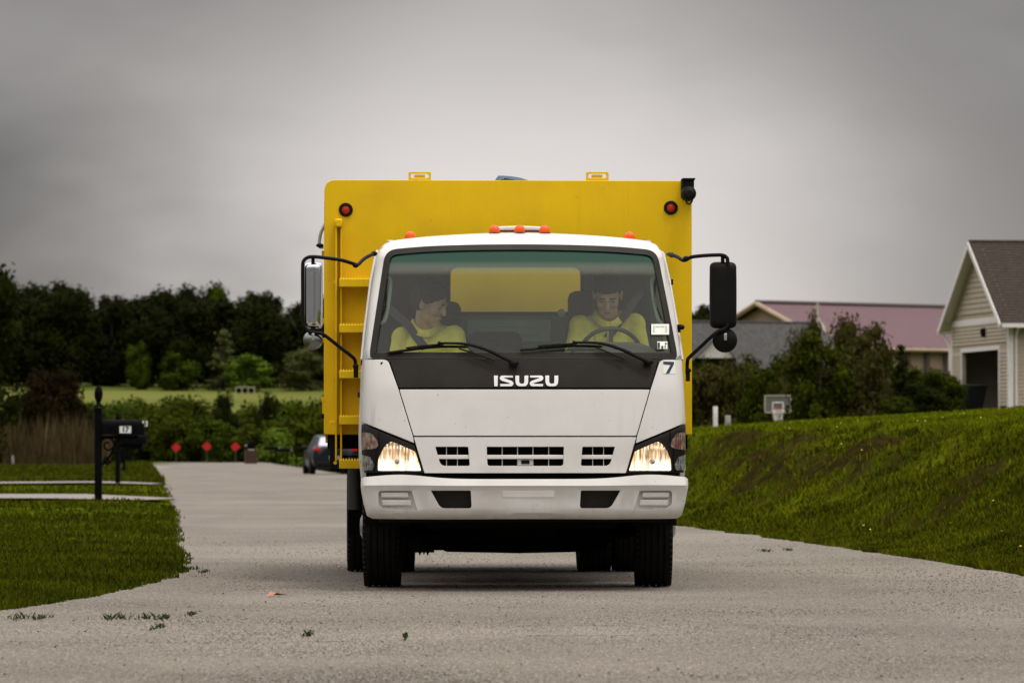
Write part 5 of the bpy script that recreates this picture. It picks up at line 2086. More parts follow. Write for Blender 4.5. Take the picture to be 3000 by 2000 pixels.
# --- mirrors
def mirror_set(side):
    mr = empty("side_mirror", parent=truck)
    ym = 0.22
    if side < 0:
        armu = [(1100, 742, 0.62), (1093, 744, 0.55), (1068, 757, 0.42), (1048, 776, 0.32), (1040, 774, 0.3), (1000, 762, 0.26), (950, 755, ym), (917, 752, ym), (900, 755, ym), (890, 764, ym), (887, 780, ym), (887, 850, ym), (888, 940, ym), (893, 958, ym), (905, 970, ym), (920, 974, ym), (942, 977, ym), (962, 990, 0.24), (1000, 1020, 0.32), (1030, 1043, 0.42), (1040, 1055, 0.46), (1042, 1078, 0.47)]
        bolts = [(1096, 743, 0.56), (1042, 777, 0.3), (1042, 1072, 0.47)]
    else:
        armu = [(1957, 745, 0.66), (1965, 745, 0.55), (1985, 753, 0.42), (2000, 762, 0.32), (2010, 761, 0.3), (2026, 753, 0.28), (2060, 749, 0.25), (2100, 747, ym), (2118, 748, ym), (2128, 754, ym), (2132, 768, ym), (2134, 850, ym), (2134, 930, ym), (2130, 955, ym), (2117, 966, ym), (2104, 970, ym), (2085, 985, ym), (2050, 1018, 0.3), (2020, 1046, 0.42), (2014, 1058, 0.46), (2013, 1095, 0.47)]
        bolts = [(1968, 747, 0.55), (2010, 757, 0.3), (2016, 1085, 0.47)]
    pts_ = [TL(*a) for a in armu]
    MB().tube(smooth_path(pts_, 4), 0.0115 if side < 0 else 0.012, 10).build("mirror_arm", 'black', mr)
    bl = MB()
    for b in bolts:
        bl.sphere(TL(*b), (0.020, 0.02, 0.017), 10, 6)
    bl.box(TL(2015, 1098, 0.48), (0.024, 0.05, 0.08)) if side > 0 else bl.box(TL(1043, 1090, 0.48), (0.03, 0.05, 0.07))
    bl.build("arm_clamps", 'black', mr)
    # head: rounded dish, deep towards the front
    if side < 0:
        a, b = TL(893, 768, ym), TL(946, 962, ym)
        mt, tilt = 'chrome', R(-14)
    else:
        a, b = TL(2080, 766, ym), TL(2160, 962, ym)
        mt, tilt = 'black', R(0)
    w, h = (b.x - a.x) / (math.cos(tilt)), a.z - b.z
    c = (a + b) / 2 + Vector((0, 0.045, 0))
    # superellipsoid shell
    nu, nv = 40, 14
    vs, fs = [], []
    rt = Matrix.Rotation(tilt, 3, 'Z')
    for i in range(nv + 1):
        t = i / nv                      # 0 at the rim, 1 at the middle of the back
        rr = math.cos(t * math.pi / 2) ** (0.35)
        dy = -0.055 * math.sin(t * math.pi / 2) ** 0.9
        for k in range(nu):
            u = 2 * math.pi * k / nu
            cu, su = math.cos(u), math.sin(u)
            e = 0.42
            X = math.copysign(abs(cu) ** e, cu)
            Zc = math.copysign(abs(su) ** e, su)
            # corner radius stays the same in both directions
            X = X * (w / 2)
            Zc = math.copysign(max(0, abs(Zc)), Zc) * (h / 2)
            if abs(su) > 0.2:
                Zc = math.copysign(h / 2 - (w / 2) * (1 - abs(su) ** e) * 0.9, su)
            taper = 1 + (-0.03 if side > 0 else 0) * 0
            p = Vector((X * rr * taper, dy, Zc * (1 - (1 - rr) * min(1, w / h * 1.2))))
            if side < 0:
                p.y += 0.010 * math.exp(-(p.x / 0.012) ** 2) * t     # pressed vertical groove
            vs.append(rt @ p + c)
    for i in range(nv):
        for k in range(nu):
            k2 = (k + 1) % nu
            fs.append((i * nu + k, (i + 1) * nu + k, (i + 1) * nu + k2, i * nu + k2))
    fs.append(tuple(nv * nu + k for k in range(nu - 1, -1, -1)))
    fs.append(tuple(range(nu)))
    MB().add(vs, fs).build("mirror_shell", mt, mr, smooth=50)
    g = MB().box(c + Vector((0, 0.004, 0)), (w * 0.9, 0.004, h * 0.94), rt)
    g.build("mirror_glass", 'chrome', mr)
    st_ = MB()
    tp, bt = (TL(917, 752, ym), TL(917, 970, ym)) if side < 0 else (TL(2118, 748, ym), TL(2122, 962, ym))
    st_.box(tp + Vector((0, 0.02, -0.02)), (0.022, 0.03, 0.06))
    st_.box(bt + Vector((0, 0.02, 0.0)), (0.03, 0.03, 0.045))
    st_.build("mirror_bracket", 'black', mr, bevel=0.003)
    # round convex mirror below
    if side < 0:
        rc, rad_, mt2 = TL(917, 996, ym), 0.062, mat("frosted_back", (0.22, 0.23, 0.22), 0.18, 0.85)
    else:
        rc, rad_, mt2 = TL(2125, 996, ym), 0.078, 'black'
    dc = MB().lathe([(0.006, -0.028), (rad_ * 0.45, -0.024), (rad_ * 0.8, -0.014), (rad_, 0.0), (rad_, 0.008), (rad_ * 0.9, 0.012)], 'y', rc + Vector((0, 0.03, 0)), 28)
    cv = dc.build("convex_mirror", mt2, mr)
    MB().box(rc + Vector((0, 0.0, 0.02)), (0.018, 0.03, 0.045)).build("convex_bracket", 'steel', cv, bevel=0.003)


mirror_set(-1)
mirror_set(1)
# small fender lamp and clips on the right pillar
kl = MB().sphere(TL(1996, 958, 0.5), (0.022, 0.03, 0.018), 12, 8)
kl.box(TL(1989, 962, 0.5), (0.02, 0.03, 0.05))
kl.build("side_lamp", 'black', truck)
MB().box(TL(1969, 826, 0.6), (0.012, 0.03, 0.035)).build("pillar_clip", 'black', truck, bevel=0.003)

# --- yellow body
YB = 1.95
bl_, br_ = TL(950, 1000, YB).x, TL(2027, 1000, YB).x
zt, zb = TL(1500, 528.5, YB).z, 0.985
yb_end = 6.35
body = empty("refuse_body", parent=truck)
fw = [(bl_, zb), (br_, zb), (br_, zt), (bl_, zt)]
fw = rnd_poly(fw, [0.004, 0.004, 0.012, 0.075], 6)
link("front_wall", sheet(fw, [], lambda x, z, d: Vector((x, YB + d, z)), 0.05, 0.5), 'yellow', body, bevel=0.006)
for sx in (bl_, br_):
    sg = -1 if sx < 0 else 1
    zz1 = zt - (0.09 if sg < 0 else 0.02)
    MB().box((sx - sg * 0.03, (YB + yb_end) / 2 + 0.027, (zb + zz1) / 2), (0.05, yb_end - YB - 0.005, zz1 - zb)).build("side_wall", 'yellow', body, bevel=0.004)
    for k in range(6):
        MB().box((sx + sg * 0.002 - sg * 0.02, YB + 0.5 + k * 0.72, (zb + zz1) / 2), (0.04, 0.08, zz1 - zb - 0.06)).build("side_rib", 'yellow', body, bevel=0.004)
MB().box(((bl_ + br_) / 2, (YB + yb_end) / 2 + 0.03, zt - 0.055), (br_ - bl_ - 0.17, yb_end - YB - 0.03, 0.04)).build("body_roof", 'yellow', body)
MB().box(((bl_ + br_) / 2, (YB + yb_end) / 2 + 0.03, zb - 0.05), (br_ - bl_ - 0.05, yb_end - YB - 0.06, 0.09)).build("body_floor", 'chassis', body)
MB().box(((bl_ + br_) / 2, yb_end + 0.01, (zb + zt) / 2 - 0.1), (br_ - bl_ - 0.02, 0.05, zt - zb - 0.1)).build("tailgate", 'yellow', body, bevel=0.006)
# lower front sill parts
q0, q1 = TL(964, 1268, YB - 0.02), TL(1004, 1238, YB - 0.02)
MB().box(((q0.x + q1.x) / 2, YB + 0.02, (q0.z + q1.z) / 2 + 0.0), (q1.x - q0.x, 0.09, abs(q1.z - q0.z) + 0.02)).build("corner_casting", 'yellow', body, bevel=0.005)
# red lamps in rubber grommets
for px, py in ((1013, 615), (1965, 609)):
    c = TL(px, py, YB)
    g_ = MB().lathe([(0.043, 0.0), (0.047, -0.006), (0.043, -0.016), (0.031, -0.018), (0.028, -0.008)], 'y', c, 28)
    go = g_.build("lamp_grommet", 'black', body)
    MB().lathe([(0.029, 0.0), (0.028, -0.010), (0.018, -0.016), (0.003, -0.018)], 'y', c, 24).build("red_lamp", 'red', go)
# lifting eyes on top
for a, b in ((1196, 1262), (1715, 1781)):
    p, q = TL(a, 530, YB + 0.1), TL(b, 506, YB + 0.1)
    out = rnd_poly([(p.x, p.z - 0.01), (q.x, p.z - 0.01), (q.x, q.z), (p.x, q.z)], [0, 0, 0.012, 0.012], 3)
    w_ = q.x - p.x
    hz = (p.z + q.z) / 2 + 0.002
    hole = rnd_poly([(p.x + w_ * 0.10, hz - 0.016), (q.x - w_ * 0.10, hz - 0.016), (q.x - w_ * 0.10, hz + 0.014), (p.x + w_ * 0.10, hz + 0.014)], 0.014, 4)
    e_ = link("lifting_eye", sheet(out, [hole], lambda x, z, d: Vector((x, YB + 0.02 + d, z)), 0.02, 0.1), 'yellow', body, bevel=0.002)
    MB().box(((p.x + q.x) / 2, YB + 0.08, hz), (w_ * 0.48, 0.03, 0.02)).build("eye_bar", 'yellow', e_)
# access ladder on the front wall
lad = empty("ladder", parent=body)
r0 = TL(987, 1345, YB - 0.10)
for px in (985, 1000):
    a, b = TL(px, 650, YB - 0.03), TL(px, 1350, YB - 0.03)
    MB().box((a.x, YB - 0.035, (a.z + b.z) / 2), (0.012, 0.06, a.z - b.z)).build("ladder_rail", 'yellow', lad, bevel=0.002)
a = TL(992, 655, YB)
MB().box((a.x, YB - 0.04, a.z), (0.05, 0.10, 0.055)).build("rail_cap", 'yellow', lad, bevel=0.01)
for (py0, py1) in ((817, 840), (951, 974), (1086, 1108), (1219, 1243), (1347, 1372)):
    p, q = TL(994, py0, YB - 0.17), TL(1095, py1, YB - 0.17)
    rg = MB().box(((p.x + q.x) / 2, YB - 0.09, (p.z + q.z) / 2), (q.x - p.x, 0.18, p.z - q.z))
    rung = rg.build("rung", 'yellow', lad, bevel=0.003)
    th = MB()
    n_ = 12
    for i in range(n_):
        x = p.x + (q.x - p.x) * (i + 0.5) / n_
        for yy in (YB - 0.165, YB - 0.10, YB - 0.03):
            th.lathe([(0.0075, 0), (0.0055, 0.006), (0.002, 0.013)], 'z', (x, yy, p.z - 0.001), 6)
    th.build("grip_teeth", 'yellow', rung)
    c = TL(982, (py0 + 8), YB - 0.03)
    MB().lathe([(0.012, 0.0), (0.012, -0.02)], 'y', (c.x, YB - 0.04, c.z), 8).build("bolt", 'yellow', rung)
# hinge blocks at the left side, wiring loom, dark box
for (py0, py1, w_, m_) in ((933, 950, 8, 'yellow'), (950, 990, 7, 'black'), (990, 1002, 8, 'yellow'), (1163, 1178, 8, 'yellow'), (1178, 1212, 6, 'yellow'), (1212, 1226, 9, 'black'), (735, 752, 8, 'yellow')):
    p, q = TL(950 - w_, py0, YB + 0.25), TL(951, py1, YB + 0.25)
    MB().box(((p.x + bl_) / 2, YB + 0.25, (p.z + q.z) / 2), (bl_ - p.x, 0.12, p.z - q.z)).build("latch_block", m_, body, bevel=0.003)
MB().tube(smooth_path([TL(953, 655, YB + 0.15), TL(941, 680, YB + 0.15), TL(936, 705, YB + 0.15), TL(936, 722, YB + 0.15), TL(948, 724, YB + 0.15)], 5), 0.011, 8).build("hose", 'steel', body)
MB().sphere(TL(937, 719, YB + 0.13), (0.026, 0.02, 0.014), 10, 6).build("hose_clamp", 'black', body)
p, q = TL(966, 1270, YB + 0.05), TL(988, 1374, YB + 0.05)
MB().box(((p.x + q.x) / 2, YB + 0.12, (p.z + q.z) / 2), (q.x - p.x, 0.16, p.z - q.z)).build("side_box", 'black', body, bevel=0.004)
# camera unit on the upper corner
cu = empty("corner_camera", parent=body)
p, q = TL(1996, 524, YB - 0.05), TL(2032, 580, YB - 0.05)
MB().box(((p.x + q.x) / 2, YB - 0.05, (p.z + q.z) / 2), (q.x - p.x, 0.10, p.z - q.z)).build("camera_bracket", 'black', cu, bevel=0.004)
MB().box(TL(2016, 526, YB - 0.05), (0.085, 0.14, 0.012)).build("bracket_top", 'black', cu, bevel=0.003)
c = TL(2018, 567, YB - 0.12)
MB().lathe([(0.002, -0.05), (0.02, -0.05), (0.03, -0.04), (0.045, -0.03), (0.05, 0.0), (0.05, 0.07), (0.04, 0.10)], 'y', c, 20).build("camera_head", 'black', cu)
MB().tube(smooth_path([TL(2008, 580, YB - 0.1), TL(2012, 594, YB - 0.1), TL(2020, 598, YB - 0.1), TL(2028, 588, YB - 0.1), TL(2034, 560, YB - 0.1)], 4), 0.006, 6).build("camera_cable", 'black', cu)

# --- chassis
ch = empty("chassis", parent=truck)
fr_ = MB()
for sg in (-1, 1):
    fr_.box((sg * 0.37, 3.3, 0.62), (0.07, 6.0, 0.20))
for y in (0.5, 1.8, 3.0, 4.1, 5.6):
    fr_.box((0, y, 0.62), (0.8, 0.08, 0.16))
fr_.build("frame_rails", 'chassis', ch, bevel=0.006)
en = MB()
en.box((0, 1.0, 0.66), (0.72, 1.2, 0.40))
en.box((0.0, 1.0, 0.42), (0.46, 0.7, 0.20))
en.box((0, 0.46, 0.60), (1.2, 0.10, 0.42))
en.box((0, 0.30, 0.50), (1.45, 0.05, 0.14))
en.build("engine", 'chassis', ch, bevel=0.03)
ax = MB()
ax.tube([(-0.80, 1.12, 0.38), (-0.62, 1.12, 0.35), (-0.45, 1.12, 0.27), (0, 1.12, 0.262), (0.45, 1.12, 0.27), (0.62, 1.12, 0.35), (0.80, 1.12, 0.38)], 0.05, 10)
ax.box((0, 1.12, 0.29), (1.15, 0.09, 0.11))
ax.tube([(-0.7, 0.92, 0.33), (0.7, 0.92, 0.33)], 0.022, 8)
for sg in (-1, 1):
    for k in range(5):
        ax.box((sg * 0.46, 1.12, 0.40 + k * 0.016), (0.07, 1.1 - k * 0.16, 0.012))
    ax.tube([(sg * 0.5, 1.2, 0.36), (sg * 0.45, 1.35, 0.72)], 0.035, 10)
ax.build("front_axle", 'chassis', ch, bevel=0.004)
ra = MB()
ra.tube([(-0.95, 4.80, 0.39), (0.95, 4.80, 0.39)], 0.065, 12)
ra.sphere((0, 4.80, 0.37), (0.22, 0.2, 0.19))
ra.tube([(0, 1.6, 0.50), (0, 4.6, 0.40)], 0.045, 10)
for sg in (-1, 1):
    for k in range(6):
        ra.box((sg * 0.46, 4.8, 0.46 + k * 0.018), (0.075, 1.3 - k * 0.16, 0.014))
ra.build("rear_axle", 'chassis', ch, bevel=0.003)
tk = MB()
tk.box((-0.68, 2.45, 0.52), (0.46, 0.75, 0.36))
tk.box((0.66, 2.5, 0.52), (0.44, 0.9, 0.36))
tk.box((0.05, 2.1, 0.43), (1.15, 0.5, 0.22))
tk.box((0.02, 3.5, 0.40), (0.95, 0.6, 0.24))
tk.tube([(-0.62, 3.1, 0.42), (0.5, 3.1, 0.42)], 0.12, 14)
tk.box((0.0, 5.9, 0.52), (1.9, 0.5, 0.46))
tk.box((0.0, 5.5, 0.50), (1.5, 0.05, 0.40))
tk.build("tanks", 'chassis', ch, bevel=0.02)
sn = MB()
for k, px in enumerate((1230, 1242, 1253)):
    c = TL(px, 1622, 2.0)
    sn.add([(c.x - 0.016, 2.0, c.z + 0.03), (c.x + 0.016, 2.0, c.z + 0.03), (c.x, 2.0, c.z - 0.015 + 0.008 * (k == 1)), (c.x - 0.016, 2.02, c.z + 0.03), (c.x + 0.016, 2.02, c.z + 0.03), (c.x, 2.02, c.z - 0.015 + 0.008 * (k == 1))],
           [(0, 1, 2), (3, 5, 4), (0, 3, 4, 1), (1, 4, 5, 2), (2, 5, 3, 0)])
sn.box((TL(1241, 1600, 2.0).x, 2.01, 0.30), (0.14, 0.06, 0.20))
sn.build("torn_flap", 'chassis', ch)
fl = MB()
a, b = TL(1024, 1380, 2.4), TL(1062, 1492, 2.4)
fl.tube([((a.x + b.x) / 2, 2.4, a.z + 0.1), ((a.x + b.x) / 2, 2.4, b.z)], 0.055, 14)
fl.build("exhaust_stack", mat("sooty_metal", (0.018, 0.015, 0.012), 0.5), ch)
a, b = TL(1019, 1400, 4.2), TL(1100, 1566, 4.2)
MB().box(((a.x + b.x) / 2, 4.2, (a.z + b.z) / 2), (b.x - a.x, 0.012, a.z - b.z)).build("mud_flap", 'chassis', ch)
for sg in (-1, 1):
    MB().box((sg * 0.86, 4.75, 0.83), (0.55, 1.0, 0.02)).build("rear_fender", 'chassis', ch, bevel=0.004)
    # inner arch over each front wheel
    arch = [(1.12 + 0.50 * math.cos(R(a_)), 0.40 + 0.50 * math.sin(R(a_))) for a_ in range(0, 181, 15)]
    vs = []
    for y, z in arch:
        vs += [(sg * 0.70, y, z), (sg * 0.99, y, z)]
    MB().add(vs, [(2 * i, 2 * i + 1, 2 * i + 3, 2 * i + 2) for i in range(len(arch) - 1)]).build("wheel_arch", 'chassis', ch)


# --- wheels
def tyre_mesh(r, w):
    mb = MB()
    h = w / 2
    prof = [(r * 0.60, -h * 0.72), (r * 0.70, -h * 0.98), (r * 0.84, -h * 1.02), (r * 0.94, -h * 0.94), (r * 0.985, -h * 0.80)]
    g = [-0.52, -0.18, 0.18, 0.52]
    last = -0.80
    for q in g:
        prof += [(r, h * (last + 0.05)), (r, h * (q - 0.05)), (r * 0.972, h * (q - 0.03)), (r * 0.972, h * (q + 0.03))]
        last = q
    prof += [(r, h * (last + 0.05)), (r, h * 0.75), (r * 0.985, h * 0.80), (r * 0.94, h * 0.94), (r * 0.84, h * 1.02), (r * 0.70, h * 0.98), (r * 0.60, h * 0.72)]
    mb.lathe(prof, 'x', (0, 0, 0), 56, closed=True)
    for k in range(56):                     # shoulder lugs
        w_ = 2 * math.pi * k / 56
        rot = Matrix.Rotation(w_, 3, 'X')
        for sg in (-1, 1):
            c = rot @ Vector((sg * h * 0.90, 0, r * 0.972))
            mb.box(c, (h * 0.18, r * 0.062, r * 0.035), rot)
    return mb.mesh("tyre")


TYRE = tyre_mesh(0.388, 0.235)


def wheel(x, y, side, steer=0.0, hub='steel', front=True):
    w = empty("wheel", (x, y, 0.388), steer, truck)
    link("tyre", TYRE, 'rubber', w, smooth=40)
    s_ = side
    rim = MB()
    if front:
        pr = [(0.24, 0.075), (0.25, 0.105), (0.235, 0.11), (0.22, 0.07), (0.16, 0.055), (0.13, 0.07), (0.085, 0.075)]
    else:
        pr = [(0.24, 0.09), (0.25, 0.112), (0.23, 0.11), (0.21, 0.02), (0.15, -0.01), (0.12, 0.0), (0.085, 0.0)]
    rim.lathe([(r_, d * s_) for r_, d in pr], 'x', (0, 0, 0), 36)
    rim.build("rim", hub, w, smooth=35)
    hb_ = MB()
    d0 = 0.085 if front else 0.0
    hb_.lathe([(0.085, d0 * s_), (0.08, (d0 + 0.045) * s_), (0.05, (d0 + 0.06) * s_), (0.01, (d0 + 0.062) * s_)], 'x', (0, 0, 0), 20)
    for k in range(6):
        w_ = 2 * math.pi * k / 6
        c = (0, 0.115 * math.cos(w_), 0.115 * math.sin(w_))
        hb_.lathe([(0.014, (d0 - 0.01) * s_), (0.014, (d0 + 0.03) * s_), (0.008, (d0 + 0.042) * s_)], 'x', c, 6)
    hb_.build("hub", hub, w, smooth=35)
    return w


wheel(-0.874, 1.12, -1, R(-2.5))
wheel(0.874, 1.12, 1, R(-2.5))
for sg in (-1, 1):
    wheel(sg * 0.712, 4.80, -sg, 0, 'chassis', False)
    wheel(sg * 0.965, 4.80, sg, 0, 'chassis', False)
# blue tarpaulin bundle lying in the open hopper, its peak above the body
tb = MB()
bpts = [(1444, 540), (1450, 526), (1462, 513), (1478, 510), (1500, 514), (1525, 519), (1552, 527), (1556, 540)]
poly = [((TL(a, b, YB + 0.5) - TL(1500, 540, YB + 0.5)).x, TL(a, b, YB + 0.5).z) for a, b in bpts]
x0 = TL(1500, 540, YB + 0.5).x
vs, fs = [], []
secs = 6
for s_ in range(secs):
    t = s_ / (secs - 1)
    k = math.sin(math.pi * (0.25 + 0.6 * t))
    for (a, z) in poly:
        wpnt = Vector((x0 + a * (0.8 + 0.2 * k), YB + 0.42 + 0.5 * t, zt - 0.05 + (z - zt + 0.05) * k + 0.004 * math.sin(a * 90 + t * 7)))
        vs.append(TT + AX * wpnt.x + AY * wpnt.y + Vector((0, 0, wpnt.z)))
n_ = len(poly)
for s_ in range(secs - 1):
    for i in range(n_):
        j = (i + 1) % n_
        fs.append((s_ * n_ + i, s_ * n_ + j, (s_ + 1) * n_ + j, (s_ + 1) * n_ + i))
fs += [tuple(range(n_ - 1, -1, -1)), tuple((secs - 1) * n_ + i for i in range(n_))]
tb.add(vs, fs)
tag(tb.build("tarpaulin", 'tarp', None, smooth=25), "folded blue tarpaulin peeking above the top edge of the yellow truck body", "tarpaulin")


# ================================================================== THE TWO MEN IN THE CAB
def blob(name, mb, material, parent, voxel=0.008, sm=4, disp=None):
    """fuses the overlapping body forms into one continuous skin"""
    me = mb.mesh(name, fix=False)
    o = bpy.data.objects.new(name, me)
    me.materials.append(M[material])
    col.objects.link(o)
    o.parent = parent
    r = o.modifiers.new("remesh", 'REMESH')
    r.mode = 'VOXEL'
    r.voxel_size = voxel
    r.use_smooth_shade = True
    s = o.modifiers.new("smooth", 'SMOOTH')
    s.iterations = sm
    s.factor = 0.5
    if disp:
        tx = bpy.data.textures.new(name, 'CLOUDS')
        tx.noise_scale = disp[1]
        d = o.modifiers.new("tufts", 'DISPLACE')
        d.texture = tx
        d.strength = disp[0]
        d.mid_level = 0.4
    return o


def cap(mb, a, b, ra, rb, n=9, flat=None):
    """tapered limb as a run of overlapping balls and a cone"""
    a, b = Vector(a), Vector(b)
    mb.tube([a, b], [ra, rb], 14)
    mb.sphere(a, ra, 14, 9)
    mb.sphere(b, rb, 14, 9)


def head_forms(mb, T):
    """face looks along -y; T places it. Unit: metres, chin at z=-0.11, crown at +0.12"""
    def s(c, r, rot=None):
        mm = T.to_3x3()
        rr = mm @ rot if rot is not None else mm
        mb.sphere(T @ Vector(c), r, 18, 12, rr)
    s((0, 0.015, 0.045), (0.074, 0.094, 0.082))          # skull
    s((0, -0.020, 0.0), (0.064, 0.066, 0.085))           # face
    s((0, -0.030, -0.060), (0.052, 0.052, 0.048))        # jaw
    s((0, -0.060, -0.092), (0.026, 0.022, 0.020))        # chin
    for sg in (-1, 1):
        s((sg * 0.036, -0.055, -0.018), (0.026, 0.026, 0.024))       # cheek
        s((sg * 0.030, -0.082, 0.036), (0.024, 0.010, 0.008))        # brow
        s((sg * 0.077, 0.010, 0.000), (0.008, 0.020, 0.032))         # ear
        s((sg * 0.081, 0.016, 0.014), (0.008, 0.015, 0.014))
        s((sg * 0.031, -0.070, 0.014), (0.014, 0.011, 0.009))        # eyelid
    s((0, -0.088, 0.018), (0.009, 0.012, 0.020))         # nose bridge
    s((0, -0.098, -0.004), (0.011, 0.014, 0.016))
    s((0, -0.102, -0.018), (0.015, 0.013, 0.010))        # nose tip
    s((0, -0.078, -0.050), (0.024, 0.012, 0.006))        # upper lip
    s((0, -0.076, -0.060), (0.021, 0.012, 0.007))        # lower lip


def hand_forms(mb, wrist, d, up):
    """palm, four curled fingers and a thumb"""
    wrist, d, up = Vector(wrist), Vector(d).normalized(), Vector(up).normalized()
    side = d.cross(up).normalized()
    cap(mb, wrist, wrist + d * 0.045, 0.026, 0.030)
    for k, (o, ln) in enumerate(((-0.030, 0.070), (-0.010, 0.080), (0.010, 0.076), (0.029, 0.060))):
        b = wrist + d * 0.075 + side * o
        cap(mb, wrist + d * 0.03 + side * o * 0.8, b, 0.016, 0.011)
        m = b + d * ln * 0.35 - up * ln * 0.15
        e = m + d * ln * 0.08 - up * ln * 0.40
        f_ = e - d * ln * 0.22 - up * ln * 0.08
        cap(mb, b, m, 0.0105, 0.0095)
        cap(mb, m, e, 0.0095, 0.0085)
        cap(mb, e, f_, 0.0085, 0.0075)
    b = wrist + d * 0.02 + side * -0.030
    m = b + d * 0.03 - side * 0.020 - up * 0.02
    cap(mb, b, m, 0.014, 0.012)
    cap(mb, m, m + d * 0.028 - up * 0.018, 0.012, 0.010)


def man(name_label, hx, headpos, yaw, tilt, roll, neck, sh, elbows, wrists, hips, hair, S, hair_forms):
    """all points in truck coordinates"""
    p = empty("person", TT + AX * hips[0] + AY * hips[1] + Vector((0, 0, hips[2] - 0.10)), TH)
    tag(p, name_label, "person")
    off = Vector((hips[0], hips[1], hips[2] - 0.10))
    L = lambda v: Vector(v) - off
    T = Matrix.Translation(L(headpos)) @ Matrix.Rotation(yaw, 4, 'Z') @ Matrix.Rotation(tilt, 4, 'X') @ Matrix.Rotation(roll, 4, 'Y') @ Matrix.Scale(S, 4)
    hd = MB()
    head_forms(hd, T)
    # scale of spheres follows S
    b = MB()
    for v in hd.v:
        pass
    b.v, b.f = list(hd.v), list(hd.f)
    nb = T @ Vector((0, 0.02, -0.05))
    cap(b, L(neck), nb, 0.068, 0.058)
    chest = (L(sh[0]) + L(sh[1])) / 2 + Vector((0, 0.0, -0.16))
    hip = L(hips)
    b.sphere(chest + Vector((0, 0, 0.02)), (0.165, 0.105, 0.20), 20, 14)
    cap(b, chest, hip + Vector((0, 0, 0.05)), 0.13, 0.14)
    b.sphere(hip, (0.17, 0.13, 0.11), 18, 12)
    for i, sg in enumerate((-1, 1)):
        s_ = L(sh[i])
        cap(b, L(neck) + Vector((sg * 0.03, 0.01, -0.03)), s_ + Vector((0, 0, 0.0)), 0.050, 0.058)
        cap(b, s_, L(elbows[i]), 0.054, 0.040)
        cap(b, L(elbows[i]), L(wrists[i]), 0.040, 0.026)
        hand_forms(b, L(wrists[i]), L(wrists[i]) - L(elbows[i]) + Vector((0, 0, 0.01)), (0, -0.2, 1))
        hp_ = hip + Vector((sg * 0.09, -0.02, 0))
        kn = hip + Vector((sg * 0.13, -0.46, 0.10))
        an = kn + Vector((0, -0.10, -0.40))
        an.z = max(an.z, 0.90 - off.z)
        an = kn + (an - kn)
        cap(b, hp_, kn, 0.085, 0.062)
        cap(b, kn, an, 0.058, 0.040)
        cap(b, an, an + Vector((0, -0.14, -0.01)), 0.042, 0.032)
    blob("body", b, 'skin', p, 0.0060, 3)
    # polo shirt
    c = MB()
    c.sphere(chest + Vector((0, 0, 0.02)), (0.185, 0.125, 0.205), 20, 14)
    cap(c, chest, hip + Vector((0, 0, 0.04)), 0.152, 0.160)
    c.sphere(hip + Vector((0, 0, 0.03)), (0.175, 0.140, 0.09), 18, 12)
    for i, sg in enumerate((-1, 1)):
        s_ = L(sh[i])
        cap(c, L(neck) + Vector((sg * 0.045, 0.015, -0.055)), s_, 0.048, 0.070)
        c.sphere(s_, (0.076, 0.076, 0.074), 14, 10)
        e_ = s_.lerp(L(elbows[i]), 0.72)
        cap(c, s_, e_, 0.070, 0.066)
        cap(c, s_ + Vector((-sg * 0.06, 0, -0.05)), e_.lerp(s_, 0.5) + Vector((-sg * 0.04, 0, 0)), 0.08, 0.05)
    # drape folds
    for k in range(7):
        a = Vector((random.uniform(-0.15, 0.15), -0.115, random.uniform(-0.02, 0.12)))
        cap(c, chest + a, chest + a + Vector((random.uniform(-0.05, 0.05), -0.02, -0.20)), 0.016, 0.022)
    polo = blob("polo_shirt", c, 'polo', p, 0.0075, 2)
    # collar: two turned-down wings around the neck
    cb = MB()
    nk = L(neck)
    rows_ = []
    for k in range(25):
        w = -math.pi / 2 + (k / 24) * 2 * math.pi
        # starts and ends at the front
        x_, y_ = math.cos(w), math.sin(w)
        fr = max(0, -y_)
        rows_.append([nk + Vector((x_ * 0.074, y_ * 0.070 - 0.004 - 0.045 * fr ** 3, 0.035 - 0.078 * fr ** 1.6)),
                      nk + Vector((x_ * 0.084, y_ * 0.082 - 0.006 - 0.05 * fr ** 3, 0.040 - 0.078 * fr ** 1.6)),
                      nk + Vector((x_ * 0.112, y_ * 0.105 - 0.008 - 0.052 * fr ** 3, -0.005 - 0.078 * fr ** 1.6))])
    vs = [q for r_ in rows_ for q in r_]
    cb.add(vs, [(3 * i + j, 3 * i + j + 1, 3 * i + 4 + j, 3 * i + 3 + j) for i in range(24) for j in range(2)])
    co = cb.build("collar", 'polo', polo, smooth=60)
    sd = co.modifiers.new("thickness", 'SOLIDIFY')
    sd.thickness = 0.005
    pk = MB()
    pk.box(nk + Vector((0, -0.128, -0.13)), (0.030, 0.012, 0.12), Matrix.Rotation(R(12), 3, 'X'))
    pk.build("placket", 'polo', polo, bevel=0.004)
    # trousers
    tr = MB()
    tr.sphere(hip + Vector((0, 0, -0.01)), (0.185, 0.145, 0.115), 18, 12)
    for sg in (-1, 1):
        hp_ = hip + Vector((sg * 0.09, -0.02, 0))
        kn = hip + Vector((sg * 0.13, -0.46, 0.10))
        an = kn + Vector((0, -0.10, -0.40))
        an.z = max(an.z, 0.93 - off.z)
        cap(tr, hp_, kn, 0.096, 0.072)
        cap(tr, kn, an, 0.069, 0.056)
    blob("trousers", tr, 'trousers', p, 0.012, 2)
    h_ = MB()
    for c_, r_ in hair_forms:
        h_.sphere(T @ Vector(c_), r_, 18, 12, T.to_3x3())
    blob("hair", h_, hair, p, 0.0060, 1, (0.013, 0.028))
    # eyes
    ey = MB()
